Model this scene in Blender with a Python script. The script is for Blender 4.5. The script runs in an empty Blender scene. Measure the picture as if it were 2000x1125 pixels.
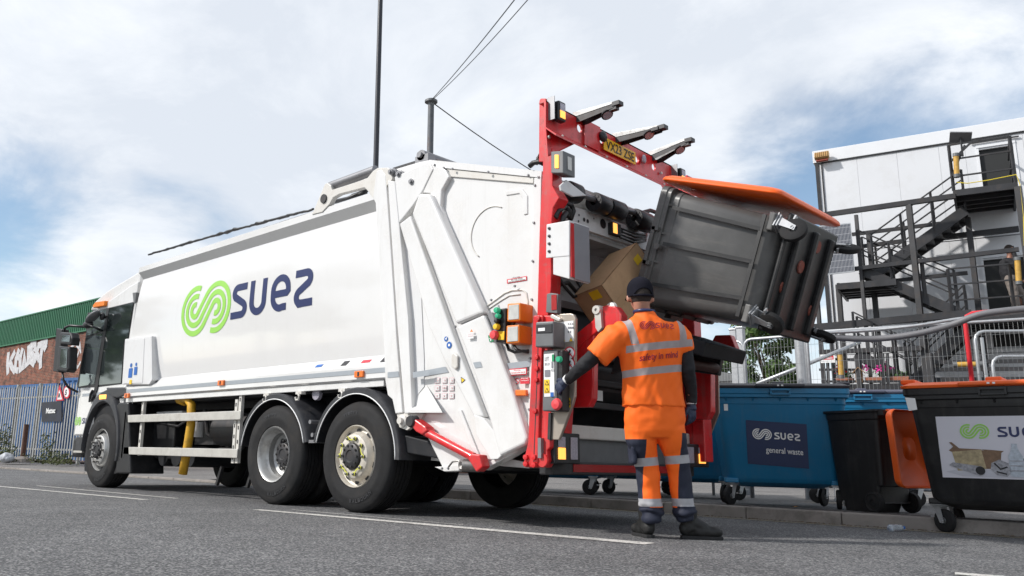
import bpy, bmesh, math, random
from mathutils import Vector, Matrix, noise
random.seed(7)
D = bpy.data; C = bpy.context
COL = C.scene.collection
R = math.radians
# ------------------------------------------------------------------ camera
FPX, PCX, PCY = 1661.93, 796.2, 532.9            # focal length and optical centre in 2000 px units
CAMLOC = Vector((6.3501, -5.3617, 0.5131))
YAW, PITCH, ROLL = -0.8141, 0.2145, 0.0261
fwd = Vector((math.sin(YAW)*math.cos(PITCH), math.cos(YAW)*math.cos(PITCH), math.sin(PITCH)))
r0 = Vector((math.cos(YAW), -math.sin(YAW), 0)); u0 = r0.cross(fwd)
rgt = r0*math.cos(ROLL)+u0*math.sin(ROLL); upv = -r0*math.sin(ROLL)+u0*math.cos(ROLL)
cam = D.cameras.new('camera'); camo = D.objects.new('camera', cam); COL.objects.link(camo)
m = Matrix((rgt, upv, -fwd)).transposed().to_4x4(); m.translation = CAMLOC; camo.matrix_world = m
cam.sensor_width = 36; cam.lens = FPX/2000*36
cam.shift_x = (1000-PCX)/2000; cam.shift_y = (PCY-562.5)/2000
cam.clip_end = 3000; cam.clip_start = 0.05
C.scene.camera = camo
C.scene.render.resolution_x = 1024; C.scene.render.resolution_y = 576
# ------------------------------------------------------------------ world
SUN_EL, SUN_AZ = R(38), R(213)                    # azimuth clockwise from +Y
sdir = Vector((math.sin(SUN_AZ)*math.cos(SUN_EL), math.cos(SUN_AZ)*math.cos(SUN_EL), math.sin(SUN_EL)))
w = D.worlds.new('World'); C.scene.world = w; w.use_nodes = True
nt = w.node_tree; N = nt.nodes; L = nt.links
bg = N['Background']; bg.inputs['Strength'].default_value = 0.1
sky = N.new('ShaderNodeTexSky'); sky.sky_type = 'NISHITA'; sky.sun_disc = False
sky.sun_elevation = SUN_EL; sky.sun_rotation = SUN_AZ; sky.air_density = 1.0; sky.dust_density = 0.6; sky.ozone_density = 2.0
def wmath(op, a, b=None, c=None, clamp=False):
    n = N.new('ShaderNodeMath'); n.operation = op; n.use_clamp = clamp
    for i, v in enumerate((a, b, c)):
        if v is None: continue
        if isinstance(v, (int, float)): n.inputs[i].default_value = v
        else: L.new(v, n.inputs[i])
    return n.outputs[0]
geo = N.new('ShaderNodeTexCoord')
sep = N.new('ShaderNodeSeparateXYZ'); L.new(geo.outputs['Generated'], sep.inputs[0])
zz = wmath('MAXIMUM', sep.outputs[2], 0.02); zz = wmath('ADD', zz, 0.30)
cmb = N.new('ShaderNodeCombineXYZ')
L.new(wmath('DIVIDE', sep.outputs[0], zz), cmb.inputs[0]); L.new(wmath('DIVIDE', sep.outputs[1], zz), cmb.inputs[1])
def wnoise(scale, detail, rough, dist, off=(0, 0, 0)):
    mp = N.new('ShaderNodeMapping'); L.new(cmb.outputs[0], mp.inputs[0]); mp.inputs['Location'].default_value = off
    n = N.new('ShaderNodeTexNoise'); n.inputs['Scale'].default_value = scale; n.inputs['Detail'].default_value = detail
    n.inputs['Roughness'].default_value = rough; n.inputs['Distortion'].default_value = dist
    L.new(mp.outputs[0], n.inputs['Vector']); return n.outputs['Fac']
n1 = wnoise(0.75, 6, 0.58, 0.15, (3.1, 1.7, 0)); n2 = wnoise(2.4, 10, 0.62, 0.35, (7, 2, 0)); n3 = wnoise(0.55, 5, 0.55, 0.2, (1, 9, 0))
def pxdir(px, py): return (fwd + rgt*((px-PCX)/FPX) - upv*((py-PCY)/FPX)).normalized()
cov = wmath('ADD', wmath('MULTIPLY', n1, 0.62), wmath('MULTIPLY', n2, 0.38))
for (px, py, k, a) in ((40, 530, 60, -.22), (430, 440, 260, -.10), (430, 420, 220, -.07), (1540, 400, 70, -.17), (1960, 110, 120, -.13), (1720, 120, 30, .09), (1480, 480, 60, -.1), (1330, 330, 200, .05), (30, 30, 60, -.03),
                       (600, 120, 9, .16), (100, 230, 14, .12), (1150, 60, 16, .10), (200, 520, 300, .10), (1700, 60, 40, .04)):
    d = pxdir(px, py)
    dt = N.new('ShaderNodeVectorMath'); dt.operation = 'DOT_PRODUCT'; L.new(geo.outputs['Generated'], dt.inputs[0]); dt.inputs[1].default_value = d
    cov = wmath('ADD', cov, wmath('MULTIPLY', wmath('POWER', wmath('MAXIMUM', dt.outputs['Value'], 0.0), k), a))
mr = N.new('ShaderNodeMapRange'); mr.interpolation_type = 'SMOOTHSTEP'; L.new(cov, mr.inputs[0])
mr.inputs[1].default_value = 0.37; mr.inputs[2].default_value = 0.555
cr = N.new('ShaderNodeValToRGB'); L.new(wmath('ADD', wmath('MULTIPLY', n3, 0.45), wmath('MULTIPLY', n2, 0.55)), cr.inputs[0])
cr.color_ramp.elements[0].position = 0.41; cr.color_ramp.elements[0].color = (6.3, 6.7, 7.3, 1)
cr.color_ramp.elements[1].position = 0.585; cr.color_ramp.elements[1].color = (8.6, 8.8, 9.05, 1)
skm = N.new('ShaderNodeMixRGB'); skm.blend_type = 'MULTIPLY'; skm.inputs[0].default_value = 1; L.new(sky.outputs[0], skm.inputs[1]); skm.inputs[2].default_value = (1.35, 1.3, 1.2, 1)
mx = N.new('ShaderNodeMixRGB'); L.new(wmath('MULTIPLY', mr.outputs[0], 0.93), mx.inputs[0]); L.new(skm.outputs[0], mx.inputs[1]); L.new(cr.outputs[0], mx.inputs[2])
L.new(mx.outputs[0], bg.inputs['Color'])
# ------------------------------------------------------------------ sun and exposure
sl = D.lights.new('sun', 'SUN'); sl.energy = 3.2; sl.angle = R(3.0); sl.color = (1, 0.965, 0.92)
so = D.objects.new('sun', sl); COL.objects.link(so); so.rotation_euler = sdir.to_track_quat('Z', 'Y').to_euler()
vs = C.scene.view_settings; vs.view_transform = 'Standard'; vs.look = 'None'; vs.exposure = 0.36; vs.gamma = 1
# ------------------------------------------------------------------ materials
def mat(name, col, rough=0.5, metal=0.0, var=0.0, vscale=3.0, bump=0.0, bscale=60.0, coat=0.0, dirt=None, streak=0, spec=None, emit=None, estr=0, detail=5):
    """principled material; var = real colour mottling, dirt = (colour, amount, scale) wear patches"""
    m = D.materials.new(name); m.use_nodes = True; t = m.node_tree; b = t.nodes['Principled BSDF']
    b.inputs['Roughness'].default_value = rough; b.inputs['Metallic'].default_value = metal
    if coat: b.inputs['Coat Weight'].default_value = coat; b.inputs['Coat Roughness'].default_value = 0.06
    if spec is not None: b.inputs['Specular IOR Level'].default_value = spec
    if emit: b.inputs['Emission Color'].default_value = (*emit, 1); b.inputs['Emission Strength'].default_value = estr
    c = (*col, 1); b.inputs['Base Color'].default_value = c
    tc = t.nodes.new('ShaderNodeTexCoord'); out = None
    def nz(scale, det=detail, r=0.6):
        n = t.nodes.new('ShaderNodeTexNoise'); n.inputs['Scale'].default_value = scale; n.inputs['Detail'].default_value = det; n.inputs['Roughness'].default_value = r
        t.links.new(tc.outputs['Object'], n.inputs['Vector']); return n.outputs['Fac']
    if var or dirt:
        r = t.nodes.new('ShaderNodeValToRGB'); t.links.new(nz(vscale), r.inputs[0])
        r.color_ramp.elements[0].position = 0.3; r.color_ramp.elements[1].position = 0.72
        r.color_ramp.elements[0].color = tuple(x*(1-var) for x in col)+(1,); r.color_ramp.elements[1].color = tuple(min(1, x*(1+var*0.6)) for x in col)+(1,)
        out = r.outputs[0]
        if dirt:
            dc, da, ds = dirt
            rr = t.nodes.new('ShaderNodeValToRGB'); t.links.new(nz(ds, 10, 0.72), rr.inputs[0])
            rr.color_ramp.elements[0].position = 0.50; rr.color_ramp.elements[0].color = (0, 0, 0, 1)
            rr.color_ramp.elements[1].position = 0.75; rr.color_ramp.elements[1].color = (da, da, da, 1)
            mm = t.nodes.new('ShaderNodeMixRGB'); t.links.new(rr.outputs[0], mm.inputs[0]); t.links.new(out, mm.inputs[1]); mm.inputs[2].default_value = (*dc, 1)
            out = mm.outputs[0]
            mq = t.nodes.new('ShaderNodeMath'); mq.operation = 'MULTIPLY_ADD'; t.links.new(rr.outputs[0], mq.inputs[0]); mq.inputs[1].default_value = 0.5; mq.inputs[2].default_value = rough; mq.use_clamp = True
            t.links.new(mq.outputs[0], b.inputs['Roughness'])
        if streak:
            mp = t.nodes.new('ShaderNodeMapping'); mp.inputs['Scale'].default_value = (9, 9, .55); t.links.new(tc.outputs['Object'], mp.inputs[0])
            sn = t.nodes.new('ShaderNodeTexNoise'); sn.inputs['Scale'].default_value = 1.6; sn.inputs['Detail'].default_value = 8; sn.inputs['Roughness'].default_value = .7; t.links.new(mp.outputs[0], sn.inputs['Vector'])
            sr = t.nodes.new('ShaderNodeValToRGB'); t.links.new(sn.outputs['Fac'], sr.inputs[0]); sr.color_ramp.elements[0].position = .53; sr.color_ramp.elements[0].color = (0, 0, 0, 1); sr.color_ramp.elements[1].position = .78; sr.color_ramp.elements[1].color = (streak,)*3+(1,)
            ms = t.nodes.new('ShaderNodeMixRGB'); t.links.new(sr.outputs[0], ms.inputs[0]); t.links.new(out, ms.inputs[1]); ms.inputs[2].default_value = (.30, .27, .23, 1); out = ms.outputs[0]
        t.links.new(out, b.inputs['Base Color'])
    if bump:
        bp = t.nodes.new('ShaderNodeBump'); bp.inputs['Strength'].default_value = bump; bp.inputs['Distance'].default_value = 0.01
        t.links.new(nz(bscale, 4), bp.inputs['Height']); t.links.new(bp.outputs[0], b.inputs['Normal'])
    return m
M = {}
DUST = (0.42, 0.38, 0.33)
M['white'] = mat('white_paint', (0.70, 0.695, 0.685), 0.22, 0, 0.03, 1.2, coat=0.5, dirt=((0.45, 0.41, 0.35), 0.35, 2.2), streak=.2)
M['whiteclean'] = mat('white_panel_paint', (0.70, 0.695, 0.685), 0.16, 0, 0.015, .8, coat=0.7, dirt=((0.50, 0.47, 0.42), 0.16, 1.1), streak=.05)
M['cream'] = mat('cream_paint', (0.62, 0.60, 0.56), 0.4, 0, 0.05, 3, dirt=((0.3, 0.22, 0.15), 0.3, 7))
M['boxwhite'] = mat('cabinet_white', (0.66, 0.66, 0.66), 0.35, 0, 0.03, 4, dirt=((0.45, 0.42, 0.38), 0.3, 6))
M['interior'] = mat('hopper_steel', (0.52, 0.51, 0.50), 0.5, 0.3, 0.25, 3, dirt=((0.10, 0.07, 0.05), 0.7, 5))
M['darksteel'] = mat('dark_steel', (0.035, 0.035, 0.038), 0.45, 0.2, 0.4, 4, dirt=((0.12, 0.09, 0.07), 0.4, 9))
M['chassis'] = mat('chassis_paint', (0.014, 0.015, 0.018), 0.6, 0.0, 0.4, 5, spec=.3, dirt=((0.06, 0.055, 0.05), 0.4, 6))
M['black'] = mat('black_plastic', (0.012, 0.012, 0.014), 0.42, 0, 0.3, 6, dirt=((0.09, 0.085, 0.08), 0.3, 8))
M['guard'] = mat('mudguard_plastic', (0.032, 0.033, 0.038), 0.42, 0, 0.25, 4, dirt=((0.14, 0.13, 0.12), 0.4, 6))
M['rubber'] = mat('tyre_rubber', (0.016, 0.016, 0.017), 0.75, 0, 0.3, 8, bump=0.15, bscale=120, spec=.3, dirt=((0.065, 0.058, 0.052), 0.6, 3.5))
M['hose'] = mat('rubber_hose', (0.012, 0.012, 0.013), 0.45)
M['rim'] = mat('silver_rim', (0.46, 0.46, 0.45), 0.38, 0.6, 0.1, 8, dirt=((0.16, 0.12, 0.09), 0.55, 9))
M['rimdirty'] = mat('dirty_rim', (0.58, 0.54, 0.47), 0.5, 0.1, 0.15, 9, dirt=((0.2, 0.14, 0.10), 0.6, 8))
M['nut'] = mat('steel_nut', (0.22, 0.21, 0.2), 0.45, 0.8, 0.3, 30)
M['lime'] = mat('lime_indicator', (0.60, 0.60, 0.10), 0.5)
M['red'] = mat('red_paint', (0.64, 0.018, 0.022), 0.32, 0, 0.15, 5, coat=0.3, dirt=((0.16, 0.045, 0.04), 0.7, 9), streak=.3)
M['redlamp'] = mat('red_reflector', (0.35, 0.01, 0.01), 0.25, bump=0.2, bscale=200)
M['alu'] = mat('brushed_aluminium', (0.62, 0.60, 0.56), 0.35, 0.5, 0.12, 6, dirt=((0.35, 0.3, 0.24), 0.5, 8))
M['stainless'] = mat('stainless_plate', (0.40, 0.35, 0.30), 0.38, 0.6, 0.15, 3, dirt=((0.3, 0.24, 0.18), 0.4, 5))
M['greymetal'] = mat('grey_metal', (0.25, 0.25, 0.26), 0.4, 0.5, 0.15, 6)
M['greybox'] = mat('grey_cast_box', (0.14, 0.145, 0.15), 0.5, 0.2, 0.15, 8)
M['silverstripe'] = mat('silver_stripe', (0.36, 0.39, 0.42), 0.35, 0.2, 0.05, 10)
M['amber'] = mat('amber_lens', (0.85, 0.17, 0.01), 0.25, coat=0.5)
M['amberlit'] = mat('amber_led_lit', (0.9, 0.35, 0.05), 0.3, emit=(1, 0.42, 0.08), estr=1.3)
M['clear'] = mat('clear_lens', (0.42, 0.40, 0.46), 0.2, 0.2, 0.2, 60, bump=0.4, bscale=150)
M['orangebox'] = mat('orange_box', (0.80, 0.20, 0.01), 0.4, 0, .1, 10)
M['screen'] = mat('panel_window', (0.55, 0.55, 0.52), 0.2, 0, 0.15, 20, coat=0.5)
M['yellow'] = mat('yellow_plastic', (0.85, 0.55, 0.02), 0.45, 0, .08, 8)
M['hoseyellow'] = mat('yellow_hose', (0.62, 0.34, 0.02), 0.5, 0, .3, 6, dirt=((0.15, 0.09, 0.03), 0.7, 9))
M['plate'] = mat('number_plate_yellow', (0.85, 0.50, 0.02), 0.35, 0, 0.05, 10)
M['green'] = mat('green_button', (0.02, 0.32, 0.16), 0.35, emit=(0.05, 0.6, 0.35), estr=0.15)
M['redbtn'] = mat('red_button', (0.70, 0.06, 0.07), 0.4)
M['ink'] = mat('black_ink', (0.015, 0.015, 0.018), 0.5)
M['navyink'] = mat('navy_ink', (0.025, 0.035, 0.11), 0.3)
M['limeink'] = mat('green_logo_ink', (0.30, 0.62, 0.10), 0.3)
M['blueink'] = mat('blue_sticker', (0.02, 0.12, 0.42), 0.4)
M['redink'] = mat('red_sticker_ink', (0.62, 0.03, 0.05), 0.4)
M['pinkink'] = mat('faded_sticker_ink', (0.66, 0.48, 0.50), 0.4)
M['whiteink'] = mat('white_sticker', (0.80, 0.80, 0.79), 0.4)
M['greenink'] = mat('green_sticker', (0.01, 0.25, 0.1), 0.4)
M['greyink'] = mat('grey_ink', (0.2, 0.2, 0.22), 0.5)
def glassy(name, col, rough=0.04):
    m = mat(name, col, rough, 0, spec=0.8, coat=1.0); return m
M['glass'] = glassy('tinted_cab_glass', (0.018, 0.024, 0.024))
M['glass'].node_tree.nodes['Principled BSDF'].inputs['Metallic'].default_value = 0.0
M['glass_sky'] = glassy('sky_toned_door_glass', (0.20, 0.24, 0.25))  # pale copy of the cab glass, reflected sky put into its colour
M['glass_sky'].node_tree.nodes['Principled BSDF'].inputs['Metallic'].default_value = 0.6
M['mirror'] = mat('mirror_glass', (0.35, 0.38, 0.38), 0.05, 0.9)
# ------------------------------------------------------------------ mesh builder
def inv_of(p):
    """inverse world matrix of the top-level root of p (parts keep identity local matrices)"""
    while p.parent: p = p.parent
    return (Matrix.LocRotScale(p.location, p.rotation_euler, None)).inverted()
class MB:
    def __init__(s): s.v = []; s.f = []; s.mi = []; s.k = 0; s.pc = []
    def add(s, vs, fs):
        s.pc.append((len(s.v), len(s.v)+len(vs), len(s.f), len(s.f)+len(fs)))
        o = len(s.v); s.v += [Vector(x) for x in vs]; s.f += [tuple(i+o for i in f) for f in fs]; s.mi += [s.k]*len(fs); return s
    def box(s, c, sz, M3=None):
        c = Vector(c); h = Vector(sz)/2
        P = [Vector((x*h.x, y*h.y, z*h.z)) for x in (-1, 1) for y in (-1, 1) for z in (-1, 1)]
        if M3 is not None: P = [M3 @ p for p in P]
        return s.add([c+p for p in P], [(0, 1, 3, 2), (4, 6, 7, 5), (0, 4, 5, 1), (2, 3, 7, 6), (0, 2, 6, 4), (1, 5, 7, 3)])
    def bx(s, a, b):
        a = Vector(a); b = Vector(b); return s.box((a+b)/2, [abs(q) for q in (b-a)])
    def prism(s, pts, vec):
        n = len(pts); P = [Vector(p) for p in pts]; vec = Vector(vec)
        nn = Vector()
        for i in range(n): nn += P[i].cross(P[(i+1) % n])
        if nn.dot(vec) > 0: P = P[::-1]
        return s.add(P+[p+vec for p in P], [tuple(range(n)), tuple(range(2*n-1, n-1, -1))]+[(i, (i+1) % n, (i+1) % n+n, i+n) for i in range(n)])
    def rings(s, rs, cap=True, closed=True):
        n = len(rs[0]); fs = []
        for a in range(len(rs)-1):
            for i in range(n if closed else n-1):
                j = (i+1) % n; fs.append((a*n+i, a*n+j, (a+1)*n+j, (a+1)*n+i))
        if cap: fs.append(tuple(range(n-1, -1, -1))); fs.append(tuple((len(rs)-1)*n+i for i in range(n)))
        return s.add([p for r in rs for p in r], fs)
    def tube(s, path, r, n=10, cap=True, sx=1.0):
        P = [Vector(p) for p in path]; rs = []; rr = r if isinstance(r, (list, tuple)) else [r]*len(P)
        up = None
        for i, p in enumerate(P):
            t = (P[min(i+1, len(P)-1)]-P[max(i-1, 0)]).normalized()
            if up is None: up = Vector((0, 0, 1)) if abs(t.z) < 0.9 else Vector((1, 0, 0))
            a = t.cross(up)
            if a.length < 1e-4: a = t.orthogonal()
            a.normalize(); b = a.cross(t).normalized(); up = b
            rs.append([p+a*math.cos(q)*rr[i]*sx+b*math.sin(q)*rr[i] for q in [2*math.pi*k/n for k in range(n)]])
        return s.rings(rs, cap)
    def bar(s, p, q, w, h=None, up=(0, 0, 1)):
        p = Vector(p); q = Vector(q); t = (q-p).normalized(); h = h or w; up = Vector(up)
        a = t.cross(up)
        if a.length < 1e-4: a = t.orthogonal()
        a.normalize(); b = a.cross(t).normalized()
        rs = [[x+a*w/2*i+b*h/2*j for i, j in ((-1, -1), (1, -1), (1, 1), (-1, 1))] for x in (p, q)]
        return s.rings(rs)
    def lathe(s, prof, org, axis, n=48):
        """prof: (radius, along-axis)"""
        org = Vector(org); ax = Vector(axis).normalized(); a = ax.orthogonal().normalized(); b = ax.cross(a)
        rs = []
        for k in range(n):
            q = 2*math.pi*k/n; d = a*math.cos(q)+b*math.sin(q)
            rs.append([org+d*r+ax*h for r, h in prof])
        m_ = len(prof); fs = []
        for k in range(n):
            j = (k+1) % n
            for i in range(m_-1): fs.append((k*m_+i, j*m_+i, j*m_+i+1, k*m_+i+1))
        return s.add([p for r in rs for p in r], fs)
    def ball(s, c, rad, n=14, M3=None):
        c = Vector(c); rad = Vector(rad) if not isinstance(rad, (int, float)) else Vector((rad,)*3); rs = []
        for i in range(1, n):
            th = math.pi*i/n; ring = []
            for k in range(2*n):
                q = math.pi*k/n; p = Vector((rad.x*math.sin(th)*math.cos(q), rad.y*math.sin(th)*math.sin(q), rad.z*math.cos(th)))
                ring.append(c+(M3 @ p if M3 is not None else p))
            rs.append(ring)
        return s.rings(rs)
    def each(s, name, mt, parent=None, **k):
        for v0, v1, f0, f1 in s.pc:
            q = MB(); q.v = s.v[v0:v1]; q.f = [tuple(i-v0 for i in f) for f in s.f[f0:f1]]; q.mi = s.mi[f0:f1]; o = q.build(name, mt, parent, **k)
        return o
    def build(s, name, mt, parent=None, bevel=0, smooth=False, origin=None, seg=2, fix=True, autos=None, sub=0):
        me = D.meshes.new(name)
        vs_ = s.v
        if parent is not None: iv = inv_of(parent); vs_ = [iv @ v for v in vs_]
        elif origin is not None: vs_ = [v-Vector(origin) for v in vs_]
        me.from_pydata([tuple(v) for v in vs_], [], s.f)
        for x in (mt if isinstance(mt, (list, tuple)) else [mt]): me.materials.append(M[x] if isinstance(x, str) else x)
        for i, p in enumerate(me.polygons): p.material_index = s.mi[i]
        if fix:
            b = bmesh.new(); b.from_mesh(me); bmesh.ops.recalc_face_normals(b, faces=b.faces)
            big = [f for f in b.faces if len(f.verts) > 5]
            if big: bmesh.ops.triangulate(b, faces=big) if not bevel else None
            b.to_mesh(me); b.free()
        o = D.objects.new(name, me); COL.objects.link(o)
        if parent is not None: o.parent = parent
        elif origin is not None: o.location = origin
        if smooth or autos:
            for p in me.polygons: p.use_smooth = True
            if autos: me.set_sharp_from_angle(angle=R(autos))
        if bevel:
            bm_ = o.modifiers.new('bevel', 'BEVEL'); bm_.width = bevel; bm_.segments = seg; bm_.limit_method = 'ANGLE'; bm_.angle_limit = R(35)
            bm_.harden_normals = False
        if sub:
            q = o.modifiers.new('sub', 'SUBSURF'); q.levels = sub; q.render_levels = sub
        return o
def thing(name, label, cat, loc=(0, 0, 0), rotz=0, group=None):
    o = D.objects.new(name, None); COL.objects.link(o); o.location = loc; o.rotation_euler = (0, 0, rotz)
    o['label'] = label; o['category'] = cat; o.empty_display_size = 0.1
    if group: o['group'] = group
    return o
def tag(o, label, cat, group=None):
    o['label'] = label; o['category'] = cat
    if group: o['group'] = group
    return o
def struct(o, kind='structure'): o['kind'] = kind; return o
def dup(root, loc, rotz, label=None, group=None):
    r = root.copy(); COL.objects.link(r); r.location = loc; r.rotation_euler = (0, 0, rotz)
    if label: r['label'] = label
    if group: r['group'] = group
    for ch in list(root.children):
        c = ch.copy(); COL.objects.link(c); c.parent = r
        for g in ch.children:
            d = g.copy(); COL.objects.link(d); d.parent = c
    return r
# ---- measured points of the photograph carried onto real planes
def ray(px, py): return fwd + rgt*((px-PCX)/FPX) - upv*((py-PCY)/FPX)
def on(px, py, ax, val):
    d = ray(px, py); return CAMLOC + d*((val-CAMLOC[ax])/d[ax])
def sp(px, py, y=0.0): return on(px, py, 1, y)
def xp(px, py, x): return on(px, py, 0, x)
def zp(px, py, z=0.0): return on(px, py, 2, z)
def dp(px, py, d): return CAMLOC + ray(px, py)*d
def gp(px, depth, z=0.0):
    """ground position seen in column px at a given depth"""
    py = 900
    for _ in range(20):
        P = dp(px, py, depth); py += (P.z-z)*FPX/depth
    return Vector((P.x, P.y, z))
# ---- flat marks: strokes and text placed on a surface through a mapping f(u, v, lift) -> point
def stroke(mb, f, pts, wd, lift=0.0, closed=False):
    n = len(pts); P = [Vector((p[0], p[1])) for p in pts]; Lf = []; Rt = []
    for i in range(n):
        a = P[max(i-1, 0)] if not closed else P[i-1]; b = P[min(i+1, n-1)] if not closed else P[(i+1) % n]
        t = (b-a).normalized(); nrm = Vector((-t.y, t.x))
        k = 1.0
        if 0 < i < n-1:
            t1 = (P[i]-P[i-1]).normalized(); c = abs(t1.dot(t)); k = min(1.3, 1/max(c, .5))
        Lf.append(P[i]+nrm*wd/2*k); Rt.append(P[i]-nrm*wd/2*k)
    vs_ = [f(p.x, p.y, lift) for p in Lf]+[f(p.x, p.y, lift) for p in Rt]
    fs = [(i, i+1, n+i+1, n+i) for i in range(n-1)]
    if closed: fs.append((n-1, 0, n, 2*n-1))
    mb.add(vs_, fs)
def arc(cx, cy, r, a0, a1, n=24): return [(cx+r*math.cos(R(a0+(a1-a0)*i/n)), cy+r*math.sin(R(a0+(a1-a0)*i/n))) for i in range(n+1)]
def lines(pts, n=6):
    o = []
    for a, b in zip(pts, pts[1:]): o += [(a[0]+(b[0]-a[0])*i/n, a[1]+(b[1]-a[1])*i/n) for i in range(n)]
    return o+[pts[-1]]
def logo_swirl(mb, f, x0, y0, h, sx=1.0, lift=0.0):
    """two sets of concentric arcs joined by three diagonals; h = overall height, (x0, y0) = lower left"""
    ang = 52; s_ = 0.52; sep_ = s_/math.sin(R(ang)); rad = (0.11, 0.26, 0.41); wd = 0.095
    Lc = (0.46, 0.46); Rc = (0.46+sep_, 0.46)
    g = lambda u, v, l: f(x0+u*h*sx/0.92, y0+v*h/0.92, l)
    for k in range(3):
        pts = arc(Lc[0], Lc[1], rad[k], 72, 270+ang, 30)
        other = rad[2-k]
        pts += arc(Rc[0], Rc[1], other, 90+ang, -108, 30)
        stroke(mb, g, pts, wd, lift)
def word_suez(mb, f, x0, y0, h, lift=0.0, sx=1.0):
    """the wordmark; h = letter height"""
    wd = 0.20; c = 0.1
    g0 = lambda u, v, l: f(x0+u*h*sx, y0+v*h, l)
    def S(off):
        g = lambda u, v, l: g0(u+off, v, l)
        stroke(mb, g, [(0.72, 1-c), (0.5, 1-c)]+arc(0.29, 0.9-0.16, 0.16, 90, 225, 10)+arc(0.50, 0.27, 0.17, 60, -90, 12)+[(0.3, c), (0.0, c)], wd, lift)
    S(0.0)
    g = lambda u, v, l: g0(u+0.88, v, l)
    stroke(mb, g, [(c, 1.0), (c, 0.5), (c, 0.4)]+arc(0.38, 0.38, 0.28, 180, 360, 14)+[(0.66, 0.5), (0.66, 1.0)], wd, lift)
    g = lambda u, v, l: g0(u+1.86, v, l)
    stroke(mb, g, [(0.1, 0.47), (0.70, 0.47), (0.72, 0.5)]+arc(0.40, 0.58, 0.32, 5, 180, 14)+arc(0.40, 0.40, 0.32, 180, 268, 8)+[(0.5, c), (0.66, c)], wd*0.95, lift)
    g = lambda u, v, l: g0(u+2.84, v, l)
    stroke(mb, g, [(0.02, 1-c), (0.32, 1-c)]+arc(0.47, 0.9-0.16, 0.16, 90, -45, 10)+arc(0.27, 0.27, 0.17, 120, 215, 8)+[(0.2, c), (0.35, c), (0.74, c)], wd, lift)
_tc = {}
def text_geo(txt, bold=0.0):
    k = (txt, bold)
    if k in _tc: return _tc[k]
    cu = D.curves.new('t', 'FONT'); cu.body = txt; cu.resolution_u = 3; cu.offset = bold
    ob = D.objects.new('t', cu); COL.objects.link(ob)
    dg = C.evaluated_depsgraph_get(); me = D.meshes.new_from_object(ob.evaluated_get(dg))
    vs_ = [tuple(v.co) for v in me.vertices]; fs = [tuple(p.vertices) for p in me.polygons]
    D.objects.remove(ob); D.meshes.remove(me); D.curves.remove(cu)
    _tc[k] = (vs_, fs); return _tc[k]
def text(mb, f, txt, x0, y0, width, height, lift=0.0, bold=0.012):
    """fit txt into width x height (height of the whole glyph box)"""
    vs_, fs = text_geo(txt, bold)
    xs = [v[0] for v in vs_]; ys = [v[1] for v in vs_]; a, b, c, d = min(xs), max(xs), min(ys), max(ys)
    mb.add([f(x0+(v[0]-a)/(b-a)*width, y0+(v[1]-c)/(d-c)*height, lift) for v in vs_], fs)
def frame(o, u, v):
    """planar mapping with origin o, unit axes u (right) and v (up); lift along u x v"""
    o = Vector(o); u = Vector(u).normalized(); v = Vector(v); v = (v-u*v.dot(u)).normalized(); n = u.cross(v)
    return lambda a, b, l=0.0: o+u*a+v*b+n*l
def rect(mb, f, x0, y0, x1, y1, lift=0.0, n=1):
    vs_ = []
    for i in range(n+1):
        x = x0+(x1-x0)*i/n; vs_ += [f(x, y0, lift), f(x, y1, lift)]
    mb.add(vs_, [(2*i, 2*i+2, 2*i+3, 2*i+1) for i in range(n)])
def poly(mb, f, pts, lift=0.0): mb.add([f(p[0], p[1], lift) for p in pts], [tuple(range(len(pts)))])
def disc(mb, f, cx, cy, r, lift=0.0, n=20): poly(mb, f, [(cx+r*math.cos(2*math.pi*i/n), cy+r*math.sin(2*math.pi*i/n)) for i in range(n)], lift)
def smoothed(mb, voxel, it=3, wob=None):
    """fuse overlapping closed shapes into one continuous skin; returns a new MB"""
    me = D.meshes.new('x'); me.from_pydata([tuple(v) for v in mb.v], [], mb.f)
    b = bmesh.new(); b.from_mesh(me); bmesh.ops.recalc_face_normals(b, faces=b.faces); b.to_mesh(me); b.free()
    ob = D.objects.new('x', me); COL.objects.link(ob)
    rm = ob.modifiers.new('r', 'REMESH'); rm.mode = 'VOXEL'; rm.voxel_size = voxel
    sm = ob.modifiers.new('s', 'SMOOTH'); sm.factor = 0.5; sm.iterations = it
    dg = C.evaluated_depsgraph_get(); e = D.meshes.new_from_object(ob.evaluated_get(dg))
    o = MB(); o.v = [v.co.copy() for v in e.vertices]; nr = [v.normal.copy() for v in e.vertices]; o.f = [tuple(p.vertices) for p in e.polygons]; o.mi = [0]*len(o.f)
    if wob: o.v = [v+n_*wob(v) for v, n_ in zip(o.v, nr)]
    D.objects.remove(ob); D.meshes.remove(me); D.meshes.remove(e)
    return o
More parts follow.
